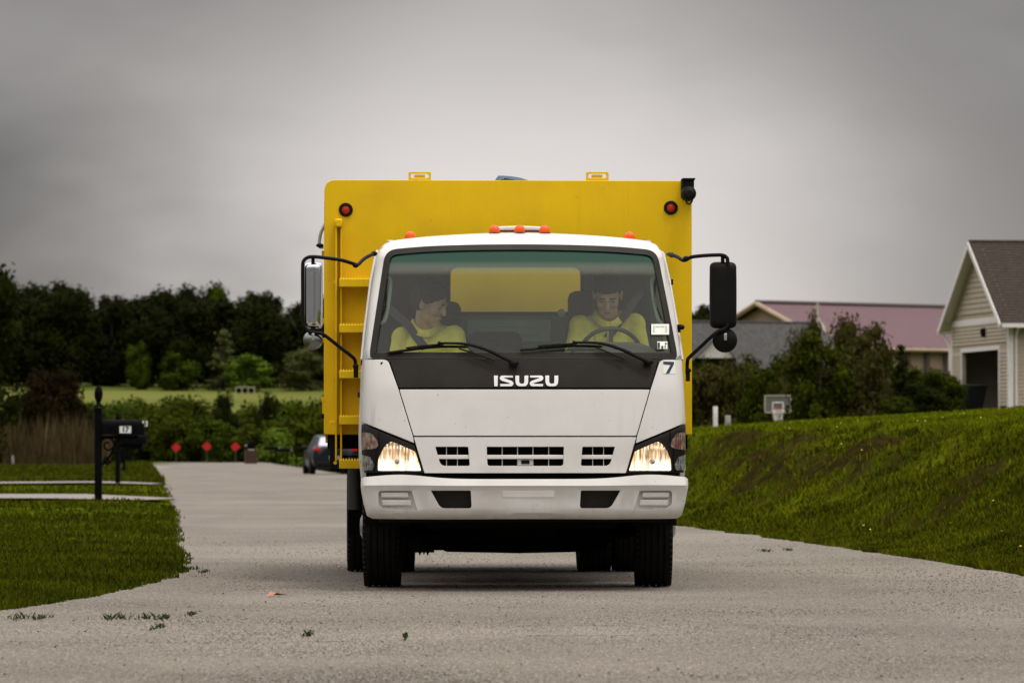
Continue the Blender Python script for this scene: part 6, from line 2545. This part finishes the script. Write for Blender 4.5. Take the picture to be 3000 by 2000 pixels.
    for sg in (-1, 1):
        ey.sphere(T @ Vector((sg * 0.031, -0.0775, 0.012)), (0.011, 0.005, 0.004), 10, 6, T.to_3x3())
        ey.sphere(T @ Vector((sg * 0.031, -0.0905, 0.040)), (0.021, 0.004, 0.0045), 10, 6, T.to_3x3())
    ey.build("eyes_and_brows", hair, p)
    mo = MB()
    mo.sphere(T @ Vector((0, -0.0875, -0.055)), (0.020, 0.004, 0.0018), 10, 6, T.to_3x3())
    mo.build("mouth", mat("lips", (0.20, 0.08, 0.07), 0.6), p)
    return p


def belt(pts, w=0.048):
    """webbing lying over the chest, in truck coordinates"""
    P = smooth_path(pts, 6)
    vs = []
    for i, q in enumerate(P):
        t = (P[min(i + 1, len(P) - 1)] - P[max(i - 1, 0)]).normalized()
        s_ = t.cross(Vector((0, 1, 0))).normalized()
        vs += [q + s_ * w / 2, q - s_ * w / 2, q + s_ * w / 2 + Vector((0, 0.004, 0)), q - s_ * w / 2 + Vector((0, 0.004, 0))]
    fs = []
    for i in range(len(P) - 1):
        a, b = 4 * i, 4 * i + 4
        fs += [(a, a + 1, b + 1, b), (a + 2, b + 2, b + 3, a + 3), (a, b, b + 2, a + 2), (a + 1, a + 3, b + 3, b + 1)]
    MB().add(vs, fs).build("seat_belt", 'belt', truck)


# passenger, left in the picture: leans in and looks down towards the middle
hd = TL(1262, 893, 0.98)
nk = TL(1246, 952, 1.06)
shl, shr = TL(1180, 990, 1.08), TL(1330, 985, 1.02)
hp_ = Vector((nk.x - 0.01, 1.18, 1.12))
man("man with tousled brown hair in a yellow polo, head turned aside, on the passenger seat", None, hd, R(60), R(24), R(-4), nk, (shl, shr),
    (Vector((shl.x - 0.05, 0.98, 1.37)), Vector((shr.x + 0.07, 0.90, 1.37))),
    (Vector((shl.x + 0.08, 0.76, 1.27)), Vector((shr.x - 0.02, 0.74, 1.27))),
    hp_, 'hair_brown', 1.13,
    [((0, 0.026, 0.066), (0.085, 0.100, 0.080)), ((0, 0.055, 0.010), (0.080, 0.070, 0.075)), ((0.03, -0.022, 0.106), (0.050, 0.046, 0.030)), ((-0.03, -0.024, 0.102), (0.050, 0.046, 0.030)), ((-0.005, 0.03, 0.135), (0.035, 0.04, 0.02)), ((-0.062, 0.01, 0.04), (0.026, 0.035, 0.035)), ((0.062, 0.01, 0.04), (0.026, 0.035, 0.035))])
hd2 = TL(1780, 868, 0.90)
nk2 = TL(1781, 926, 1.02)
sl2, sr2 = TL(1700, 955, 1.06), TL(1858, 950, 1.06)
hp2 = Vector((nk2.x, 1.20, 1.12))
man("man with short dark hair in a yellow polo looking down behind the steering wheel", None, hd2, R(-4), R(34), R(0), nk2, (sl2, sr2),
    (Vector((sl2.x - 0.07, 0.96, 1.38)), Vector((sr2.x + 0.06, 0.96, 1.38))),
    (Vector((swc.x - 0.10, 0.80, 1.33)), Vector((swc.x + 0.13, 0.80, 1.33))),
    hp2, 'hair_dark', 1.13,
    [((0, 0.024, 0.066), (0.080, 0.098, 0.075)), ((0, 0.060, 0.015), (0.070, 0.060, 0.070)), ((0, -0.020, 0.104), (0.056, 0.052, 0.030)), ((-0.066, 0.012, 0.045), (0.014, 0.034, 0.035)), ((0.066, 0.012, 0.045), (0.014, 0.034, 0.035))])
belt([TL(1132, 895, 1.35), TL(1165, 925, 1.10), TL(1195, 952, 0.985), TL(1218, 985, 0.93), TL(1240, 1012, 0.92), TL(1262, 1042, 0.95)], 0.052)
belt([TL(1885, 845, 1.38), TL(1858, 882, 1.15), TL(1838, 912, 0.985), TL(1815, 942, 0.93), TL(1793, 972, 0.91), TL(1770, 1003, 0.94)], 0.052)


# ================================================================== STREET FURNITURE
def digits_plate(parent, c, w, h, text, name="number_plate", ay=0.0):
    pl = MB().box(c, (w, 0.01, h)).build(name, 'paper', parent)
    cu = bpy.data.curves.new("digits", 'FONT')
    cu.body = text
    cu.size = h * 1.05
    cu.align_x, cu.align_y = 'CENTER', 'CENTER'
    cu.extrude = 0.002
    cu.offset = 0.004
    tmp = bpy.data.objects.new("digits", cu)
    col.objects.link(tmp)
    me = bpy.data.meshes.new_from_object(tmp)
    bpy.data.objects.remove(tmp)
    me.materials.clear()
    me.materials.append(M['ink'])
    o = bpy.data.objects.new("digits", me)
    col.objects.link(o)
    o.parent = pl
    o.location = (c[0], c[1] - 0.008, c[2])
    o.rotation_euler = (math.pi / 2, 0, 0)
    return pl


M['post'] = mat("black_painted_wood", (0.003, 0.003, 0.004), 0.7, var=0.3, spec=0.05)


def mailbox(px, pyb, Y, label, first, rz=0.0, H=1.80, group="black post mailboxes along the left verge"):
    p = wp(px, pyb, Y)
    z = ground_h(p.x, Y)
    m = empty("mailbox", (p.x, Y, z), rz)
    tag(m, label, "mailbox", group)
    po = MB().box((0, 0, H * 0.40 - 0.05), (0.112, 0.112, H * 0.80 + 0.1))
    po.box((0, 0, H * 0.815), (0.150, 0.150, 0.025))
    po.build("post", 'post', m, bevel=0.005)
    MB().lathe([(0.045, H * 0.825), (0.030, H * 0.845), (0.060, H * 0.885), (0.068, H * 0.925), (0.055, H * 0.965), (0.02, H * 0.99), (0.004, H)], 'z', (0, 0, 0), 16).build("finial", 'post', m)
    ar = MB()
    ar.box((0.32, 0, 0.985), (0.60, 0.07, 0.05))
    ar.build("arm", 'post', m, bevel=0.004)
    sc = MB()
    pts = []
    for k in range(26):
        t = k / 25
        a = t * 2.6 * math.pi
        r_ = 0.13 * (1 - 0.72 * t)
        pts.append(Vector((0.20 - 0.13 + 0.13 - r_ * math.cos(a) * 1.0 - 0.05, 0, 0.86 + r_ * math.sin(a))))
    sc.tube(pts, 0.017, 6)
    sc.tube(smooth_path([(0.05, 0, 0.55), (0.14, 0, 0.64), (0.23, 0, 0.78), (0.29, 0, 0.92), (0.36, 0, 0.97)], 4), 0.020, 6)
    pts = [Vector((0.13 + 0.055 * (1 - 0.6 * k / 16) * math.cos(-k / 16 * 9), 0, 0.62 + 0.07 * (1 - 0.6 * k / 16) * math.sin(-k / 16 * 9))) for k in range(17)]
    sc.tube(pts, 0.014, 6)
    sc.build("scroll_bracket", 'post', m)
    bx = MB()
    prof_ = [(-0.10, 1.02), (0.10, 1.02), (0.10, 1.17)] + [(0.10 * math.cos(R(a)), 1.17 + 0.085 * math.sin(R(a))) for a in range(15, 180, 15)] + [(-0.10, 1.17)]
    bx.prism(prof_, 0.06, 0.70, 'x')
    bx.build("box", 'post', m, bevel=0.004)
    dr = MB()
    dr.prism([(y * 1.06, 1.14 + (z_ - 1.14) * 1.05) for y, z_ in prof_], 0.695, 0.725, 'x')
    dr.build("box_door", 'post', m, bevel=0.003)
    sg = MB().box((0.40, -0.108, 1.09), (0.40, 0.012, 0.15))
    sg.build("sign_board", 'post', m, bevel=0.003)
    return m


m1 = mailbox(288, 1484, 70.3, "nearest black mailbox with white 17 plate and ball-topped post beside the driveway", True)
digits_plate(m1, (0.43, -0.120, 1.10), 0.180, 0.108, "17")
digits_plate(m1, (0.735, -0.095, 1.195), 0.080, 0.088, "5", "end_plate")
mailbox(345, 1420, 112, "black mailbox seen just behind the 17 plate, at the second driveway", False, R(-4))
mailbox(363, 1388, 168, "third black mailbox post back along the verge", False)
mailbox(381, 1363, 260, "farthest small mailbox post at the left verge", False)

# red diamond markers where the road ends
M['sign_red'] = mat("red_reflector", (0.42, 0.004, 0.006), 0.45, var=0.1)
M['post_g'] = mat("dull_green_post", (0.035, 0.045, 0.020), 0.7)
for i, (px, py, lab) in enumerate(((516, 1310, "red diamond road-end marker farthest from the truck, nearest the mailboxes"),
                                   (606, 1307, "red diamond road-end marker between the two others"),
                                   (690, 1308, "red diamond road-end marker closest to the brick mailbox"))):
    Y = 334
    c = wp(px, py, Y)
    s = empty("diamond_marker", (c.x, Y, 0))
    tag(s, lab, "sign", "red diamond markers at the road end")
    h_ = 0.375
    r_ = rnd_poly([(0, -h_), (h_, 0), (0, h_), (-h_, 0)], 0.03, 3)
    MB().prism([(x, z + c.z) for x, z in r_], -0.006, 0.006, 'y').build("plate", 'sign_red', s)
    MB().box((0, 0.04, (c.z + 0.2) / 2 - 0.1), (0.06, 0.05, c.z + 0.4)).build("post", 'post_g', s)

# brick mailbox pillar
p = wp(735, 1358, 305)
b = empty("brick_mailbox", (p.x, 305, 0.02), R(8))
tag(b, "dark brick mailbox pillar with arched black box, right of the red markers", "mailbox")
MB().box((0, 0, 0.42), (0.80, 0.75, 1.0)).build("pillar", 'brickwork', b, bevel=0.01)
ar = [(-0.30, 0.92), (0.30, 0.92)] + [(0.30 * math.cos(R(a)), 1.16 + 0.32 * math.sin(R(a))) for a in range(0, 181, 15)]
MB().prism(ar, -0.32, 0.32, 'y').build("arch", 'post', b, bevel=0.01)
MB().box((0, -0.33, 1.10), (0.26, 0.03, 0.26)).build("box_door", 'post', b, bevel=0.005)
MB().box((0, -0.35, 0.935), (0.40, 0.06, 0.035)).build("ledge", 'trim', b)
MB().box((-0.36, -0.3, 1.20), (0.14, 0.04, 0.10)).build("newspaper_tube", 'steel', b, bevel=0.01)
# two small mailboxes to its right and a slim post
for (px, py, Y, lab) in ((806, 1313, 300, "small black roadside mailbox just right of the brick one"), (842, 1318, 292, "small dark mailbox next to the thin post left of the parked car")):
    c = wp(px, py, Y)
    m = empty("small_mailbox", (c.x, Y, 0))
    tag(m, lab, "mailbox")
    MB().box((0, 0, c.z / 2 - 0.1), (0.10, 0.10, c.z + 0.1)).build("post", 'post', m)
    pr = [(-0.09, c.z - 0.1), (0.09, c.z - 0.1), (0.09, c.z + 0.05), (0.05, c.z + 0.12), (-0.05, c.z + 0.12), (-0.09, c.z + 0.05)]
    MB().prism(pr, -0.75, 0.25, 'x').build("box", 'post', m, bevel=0.005)
    MB().box((0.27, -0.02, c.z + 0.03), (0.03, 0.12, 0.12)).build("box_door", 'trim', m)
c = wp(868, 1362, 262)
m = empty("slim_post", (c.x, 262, 0))
tag(m, "thin black post with small cap standing left of the parked car", "post")
MB().box((0, 0, 0.75), (0.10, 0.10, 1.6)).build("shaft", 'post', m)
MB().box((0, 0, 1.57), (0.16, 0.16, 0.05)).build("cap", 'post', m)
# low frames in the far field
c0 = wp(718, 1143, 585)
z0 = ground_h(c0.x, 585)
fr = empty("field_frame", (c0.x, 585, z0))
tag(fr, "low white three-bay frame standing in the far pale field", "frame")
for k in range(4):
    MB().box((-1.2 + k * 0.8, 0, 0.45), (0.09, 0.09, 1.0)).build("upright", 'pale', fr)
MB().box((0, 0, 0.98), (2.55, 0.09, 0.10)).build("top_rail", 'pale', fr)
for k in range(3):
    MB().box((-0.8 + k * 0.8, 0.03, 0.52), (0.62, 0.05, 0.55)).build("panel", 'post', fr)
c = wp(38, 1340, 240)
w = empty("marker_stake", (c.x, 240, 0))
tag(w, "small pale stake at the far left edge of the verge", "stake")
MB().box((0, 0, 0.25), (0.10, 0.05, 0.75)).build("shaft", 'trim', w)

# parked car, seen from behind and its left
def car():
    Y = 168.0
    c = wp(978, 1388, Y)
    k = empty("parked_car", (c.x - 0.22, Y + 2.2, 0.0), R(7.5))
    tag(k, "dark blue parked car showing its tail light, half hidden behind the truck", "car")
    M['car_paint'] = mat("dark_blue_car_paint", (0.004, 0.006, 0.013), 0.3, spec=0.3, coat=0.1)
    # stations along the length; local -y is the rear
    st = [(-2.25, 0.62, 0.32, 0.70, 0.98), (-2.15, 0.84, 0.26, 0.90, 1.04), (-1.6, 0.89, 0.24, 0.92, 1.05), (-0.6, 0.90, 0.22, 0.90, 1.0), (0.6, 0.90, 0.22, 0.90, 0.96), (1.4, 0.89, 0.22, 0.88, 0.93), (2.0, 0.86, 0.24, 0.80, 0.84), (2.25, 0.70, 0.30, 0.62, 0.68)]
    vs, fs = [], []
    n = 12
    for y, hw, zb_, zs_, zt_ in st:
        ring = [(-hw * 0.86, zb_), (-hw * 0.97, zb_ + 0.12), (-hw, (zb_ + zs_) / 2), (-hw * 0.97, zs_), (-hw * 0.84, zt_), (-hw * 0.4, zt_ + 0.02)]
        ring += [(-x, z) for x, z in reversed(ring)]
        vs += [(x, y, z) for x, z in ring]
    for i in range(len(st) - 1):
        for j in range(n):
            j2 = (j + 1) % n
            fs.append((i * n + j, i * n + j2, (i + 1) * n + j2, (i + 1) * n + j))
    fs += [tuple(range(n)), tuple((len(st) - 1) * n + j for j in range(n))]
    MB().add(vs, fs).build("body", 'car_paint', k, smooth=50)
    gl = [(-1.95, 0.74, 1.0), (-1.35, 0.60, 1.40), (-0.6, 0.60, 1.47), (0.2, 0.60, 1.45), (1.15, 0.76, 0.98)]
    vs, fs = [], []
    for y, hw, z in gl:
        base = 0.97
        vs += [(-0.82 if z > 1.1 else -hw, y - (0.10 if y < -1 else -0.1) if z > 1.1 else y, base), (-hw, y, z), (hw, y, z), (0.82 if z > 1.1 else hw, y - (0.10 if y < -1 else -0.1) if z > 1.1 else y, base)]
    for i in range(len(gl) - 1):
        a = i * 4
        for j in range(3):
            fs.append((a + j, a + j + 1, a + j + 5, a + j + 4))
    fs += [(0, 1, 2, 3), (16, 17, 18, 19)]
    MB().add(vs, fs).build("cabin", 'car_paint', k, smooth=20)
    sky_glass = mat("car_rear_glass", (0.05, 0.06, 0.07), 0.04, spec=1.0)
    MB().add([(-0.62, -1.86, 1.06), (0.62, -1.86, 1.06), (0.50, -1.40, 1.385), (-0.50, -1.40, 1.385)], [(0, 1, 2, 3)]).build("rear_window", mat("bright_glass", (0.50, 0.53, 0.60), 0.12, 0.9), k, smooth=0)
    MB().add([(-0.745, -1.15, 1.06), (-0.745, 0.75, 1.04), (-0.63, 0.2, 1.38), (-0.63, -1.0, 1.38)], [(0, 1, 2, 3)]).build("side_window", sky_glass, k, smooth=0)
    for sg in (-1, 1):
        MB().box((sg * 0.66, -2.19, 0.93), (0.32, 0.10, 0.13)).build("tail_light", mat("tail_lens", (0.45, 0.01, 0.015), 0.2), k, bevel=0.02)
        for y in (-1.35, 1.35):
            w_ = empty("wheel", (sg * 0.80, y, 0.32), 0, k)
            MB().lathe([(0.20, -0.11), (0.30, -0.11), (0.325, -0.07), (0.325, 0.07), (0.30, 0.11), (0.20, 0.11)], 'x', (0, 0, 0), 24).build("tyre", 'rubber', w_)
            MB().lathe([(0.20, sg * 0.105), (0.17, sg * 0.08), (0.05, sg * 0.10), (0.01, sg * 0.10)], 'x', (0, 0, 0), 12).build("rim", 'steel', w_)
        MB().box((sg * 0.96, 0.65, 1.02), (0.16, 0.10, 0.12)).build("wing_mirror", 'car_paint', k, bevel=0.02)
    MB().box((0, -2.24, 0.62), (0.5, 0.03, 0.13)).build("number_plate", 'steel', k)
    MB().box((0, -2.22, 0.38), (1.5, 0.12, 0.16)).build("rear_bumper", 'black', k, bevel=0.03)


car()

# utility stubs, basketball hoop, bin
def stub(px0, px1, pyt, pyb, Y, lab, mt):
    a, b = wp(px0, pyb, Y), wp(px1, pyt, Y)
    gz0 = ground_h((a.x + b.x) / 2, Y)
    w_, h_ = b.x - a.x, b.z - gz0 + 0.2
    s = empty("utility_stub", ((a.x + b.x) / 2, Y, gz0 - 0.2))
    tag(s, lab, "post")
    MB().lathe([(w_ / 2, 0), (w_ / 2, h_ - 0.02), (w_ * 0.42, h_)], 'z', (0, 0, 0), 14).build("shaft", mt, s)
    MB().lathe([(w_ * 0.55, h_ * 0.62), (w_ * 0.55, h_ * 0.62 + 0.02)], 'z', (0, 0, 0), 14).build("collar", mt, s)


stub(2089, 2103, 1190, 1243, 104, "taller white utility stub on the lawn just right of the truck", mat("white_pvc", (0.62, 0.60, 0.57), 0.5, var=0.1))
stub(2124, 2141, 1216, 1244, 104, "shorter grey utility stub on the lawn beside the white one", mat("grey_cabinet", (0.26, 0.25, 0.23), 0.6, var=0.1))

Y = 136
c = wp(2279, 1183, Y)
gz0 = ground_h(c.x, Y)
h = empty("basketball_hoop", (c.x, Y, gz0))
tag(h, "basketball hoop with grey backboard rising beyond the crest of the lawn", "basketball hoop")
cz_ = c.z - gz0
bw_, bh_ = 77 * Y / F, 49 * Y / F
bb = link("backboard", sheet([(-bw_ / 2, cz_ - bh_ / 2), (bw_ / 2, cz_ - bh_ / 2), (bw_ / 2, cz_ + bh_ / 2), (-bw_ / 2, cz_ + bh_ / 2)], [], lambda x, z, d: Vector((x, d, z)), 0.02, 0.5), mat("backboard_grey", (0.13, 0.14, 0.12), 0.3, var=0.1), h)
e = MB()


def frame(mb, w, h_, cz, t, y, dep=0.02):
    mb.box((0, y, cz + h_ / 2), (w, dep, t)).box((0, y, cz - h_ / 2), (w, dep, t))
    mb.box((-w / 2 + t / 2, y, cz), (t, dep, h_)).box((w / 2 - t / 2, y, cz), (t, dep, h_))


frame(e, bw_ * 1.03, bh_, cz_, 0.035, 0.0, 0.045)
e.build("board_rim", 'pale', bb)
e = MB()
frame(e, bw_ * 0.44, bh_ * 0.50, cz_ - bh_ * 0.16, 0.035, -0.012)
e.build("target_square", 'trim', bb)
e = MB()
for sg in (-1, 1):
    e.box((sg * bw_ * 0.15, 0.05, cz_ + bh_ * 0.2), (0.05, 0.05, bh_ * 0.6))
e.box((0, 0.04, cz_ - bh_ * 0.12), (bw_ * 0.36, 0.05, bh_ * 0.24))
e.build("back_struts", 'post', bb)
rr = [Vector((0.2 * math.cos(R(a)), -0.26 + 0.2 * math.sin(R(a)), cz_ - bh_ * 0.26)) for a in range(0, 361, 20)]
MB().tube(rr, 0.012, 6, cap=False).box((0, -0.03, cz_ - bh_ * 0.26), (0.12, 0.06, 0.08)).build("hoop_ring", mat("hoop_red", (0.45, 0.05, 0.02), 0.5), h)
nt_ = MB()
for k in range(12):
    a = 2 * math.pi * k / 12
    for tw in (-0.3, 0.3):
        nt_.tube([(0.2 * math.cos(a), -0.26 + 0.2 * math.sin(a), cz_ - bh_ * 0.26), (0.12 * math.cos(a + tw * 2), -0.26 + 0.12 * math.sin(a + tw * 2), cz_ - bh_ * 0.26 - 0.36)], 0.006, 4)
nt_.build("net", 'trim', h)
po = MB()
po.tube(smooth_path([(0, 0.10, cz_ - bh_ * 0.3), (0, 0.25, cz_ - bh_ * 0.65), (0, 0.5, cz_ - bh_ * 1.4), (0, 0.6, -0.3)], 4), [0.16] + [0.10] * 20 if False else 0.085, 10)
po.add([(-0.22, 0.04, cz_ - bh_ / 2 + 0.02), (0.22, 0.04, cz_ - bh_ / 2 + 0.02), (0.10, 0.10, cz_ - bh_ / 2 - 0.28), (-0.10, 0.10, cz_ - bh_ / 2 - 0.28), (-0.22, 0.09, cz_ - bh_ / 2 + 0.02), (0.22, 0.09, cz_ - bh_ / 2 + 0.02), (0.10, 0.15, cz_ - bh_ / 2 - 0.28), (-0.10, 0.15, cz_ - bh_ / 2 - 0.28)],
       [(0, 1, 2, 3), (7, 6, 5, 4), (0, 4, 5, 1), (1, 5, 6, 2), (2, 6, 7, 3), (3, 7, 4, 0)])
po.build("pole", 'pale', h)

# wheeled bin by the garage doorway
p = GC + GD * 3.1 + GN * 0.72
bn = empty("wheeled_bin", (p.x, p.y, GC.z + 0.0), math.atan2(GD.y, GD.x) - math.pi / 2)
tag(bn, "large black wheeled bin in front of the garage doorway", "bin")
M['bin'] = mat("bin_plastic", (0.010, 0.013, 0.017), 0.5)
vs = []
for z, hw, hd_ in ((0.0, 0.42, 0.62), (0.85, 0.55, 0.95)):
    vs += [(-hw, -hd_, z), (hw, -hd_, z), (hw, hd_, z), (-hw, hd_, z)]
MB().add(vs, [(0, 1, 2, 3), (4, 7, 6, 5), (0, 4, 5, 1), (1, 5, 6, 2), (2, 6, 7, 3), (3, 7, 4, 0)]).build("tub", 'bin', bn, bevel=0.03)
MB().box((0, 0, 0.90), (1.2, 2.02, 0.09)).build("lid", 'bin', bn, bevel=0.03)
for sg in (-1, 1):
    MB().lathe([(0.12, -0.03), (0.12, 0.03)], 'x', (sg * 0.45, 0.55, 0.10), 14).build("wheel", 'rubber', bn)

# weeds in the road joints and litter
WEED = foliage("weed_leaves", (0.010, 0.018, 0.005), (0.040, 0.055, 0.014), 3)
wd = [(55, 1812, 0.16, "weed tuft in the pavement at the far left bottom, nearest the frame edge"), (122, 1812, 0.12, "flat weed tuft right of the first one at the left edge"),
      (336, 1813, 0.20, "largest weed tuft growing from the pavement in front of the left verge"), (432, 1812, 0.14, "thin weed tuft right of the largest one"),
      (478, 1812, 0.08, "small weed sprig at the end of the weed line"), (565, 1800, 0.06, "tiny isolated weed on the pavement right of the weed line"),
      (463, 1840, 0.06, "tiny dark weed below the weed line"), (520, 1615, 0.16, "weed clump leaning over the road edge at the verge's tip"),
      (560, 1668, 0.15, "low creeping weed on the road near the verge corner"), (598, 1676, 0.09, "last sprig of creeping weed on the road"),
      (548, 1640, 0.10, "small weed between the verge corner and the creeping one"), (1188, 1866, 0.03, "dark pebble-like sprig on the road below the left front wheel"),
      (905, 1862, 0.07, "dark flat twig of leaves on the road in front"), (2240, 1615, 0.12, "thin weed sprig at the right side of the road"), (2310, 1612, 0.10, "weed sprig at the right nearer the bank")]
for i, (px, py, w_, lab) in enumerate(wd):
    g = ground_point(px, py)
    n = 46
    Pw = np.stack([RNG.normal(0, w_ * 0.20, n), RNG.normal(0, 0.16, n), np.zeros(n)], 1)
    me = blades("weed_tuft", Pw, 0.014 + 0.09 * w_, 0.007, WEED, 1.2)
    o = bpy.data.objects.new("weed_tuft", me)
    col.objects.link(o)
    o.location = (g.x, g.y, 0.002)
    tag(o, lab, "weed")
g = ground_point(795, 1748)
o = MB().add([(-0.03, 0, 0.0), (0.015, -0.06, 0.012), (0.03, 0.05, 0.004), (-0.01, 0.06, 0.025), (0.10, 0.02, 0.006), (0.03, 0.0, 0.02)], [(0, 1, 5, 3), (1, 2, 5), (5, 2, 3), (2, 4, 5)]).build("litter", mat("orange_paper", (0.42, 0.13, 0.09), 0.6), smooth=0, loc=(g.x, g.y, 0.006))
tag(o, "scrap of orange-pink paper on the road left of the front wheel", "litter")
# fallen bits and grit scattered on the road
rg2 = random.Random(3)
gr = MB()
for k in range(260):
    px = rg2.uniform(0, 3000)
    py = 1660 + 330 * rg2.random() ** 0.8
    q = ground_point(px, py)
    if not (xl(q.y) + 0.2 < q.x < xr(q.y) - 0.2):
        continue
    s_ = rg2.uniform(0.0025, 0.007)
    gr.sphere((q.x, q.y, s_ * 0.4), (s_, s_ * rg2.uniform(1, 3), s_ * 0.7), 5, 4)
o = gr.build("road_grit", mat("grit", (0.07, 0.055, 0.045), 0.9, var=0.5, vscale=2), smooth=0)
tag(o, "dark grit and leaf bits scattered over the road", kind="stuff")
# small yellow flowers in the bank grass
fw_ = MB()
for k in range(60):
    q = ground_point(rg2.uniform(2250, 3000), rg2.uniform(1420, 1640), 0.3)
    if q.y > 75:
        continue
    z = ground_h(q.x, q.y)
    if q.x < xr(q.y) + 0.4:
        continue
    fw_.sphere((q.x, q.y, z + 0.10), (0.010, 0.010, 0.007), 6, 4)
o = fw_.build("wild_flowers", mat("flower_yellow", (0.75, 0.60, 0.12), 0.7), smooth=0)
tag(o, "tiny yellow wild flowers scattered over the bank", kind="stuff")

# exposed stone chips standing proud of the worn binder, near part of the road
nC = 70000
uu = RNG.random(nC)
Yc_ = (16.0 ** -1.6 + uu * (46.0 ** -1.6 - 16.0 ** -1.6)) ** (-1 / 1.6)
Xc_ = RNG.uniform(-0.118, 0.118, nC) * Yc_
okc = np.array([xl(y) + 0.1 < x < xr(y) - 0.05 for x, y in zip(Xc_, Yc_)])
Xc_, Yc_ = Xc_[okc], Yc_[okc]
nC = len(Xc_)
sC = RNG.uniform(0.003, 0.0085, nC) * (0.75 + Yc_ / 60)
an = RNG.uniform(0, 2 * np.pi, nC)
V = np.zeros((nC, 5, 3), np.float32)
for k in range(4):
    w_ = an + k * np.pi / 2
    V[:, k] = np.stack([Xc_ + np.cos(w_) * sC, Yc_ + np.sin(w_) * sC, np.full(nC, -0.001)], 1)
V[:, 4] = np.stack([Xc_ + RNG.uniform(-.3, .3, nC) * sC, Yc_ + RNG.uniform(-.3, .3, nC) * sC, sC * RNG.uniform(0.4, 0.95, nC)], 1)
T5 = np.array([[0, 1, 4], [1, 2, 4], [2, 3, 4], [3, 0, 4]])
I5 = (np.arange(nC)[:, None, None] * 5 + T5[None]).reshape(-1)
CH = foliage("stone_chips", (0.060, 0.051, 0.041), (0.26, 0.232, 0.196), 0.5)
o = link("stone_chips", raw_mesh("stone_chips", V.reshape(-1, 3), I5, 3, CH), CH, smooth=0)
tag(o, "small stone chips standing out of the worn road surface", kind="stuff")
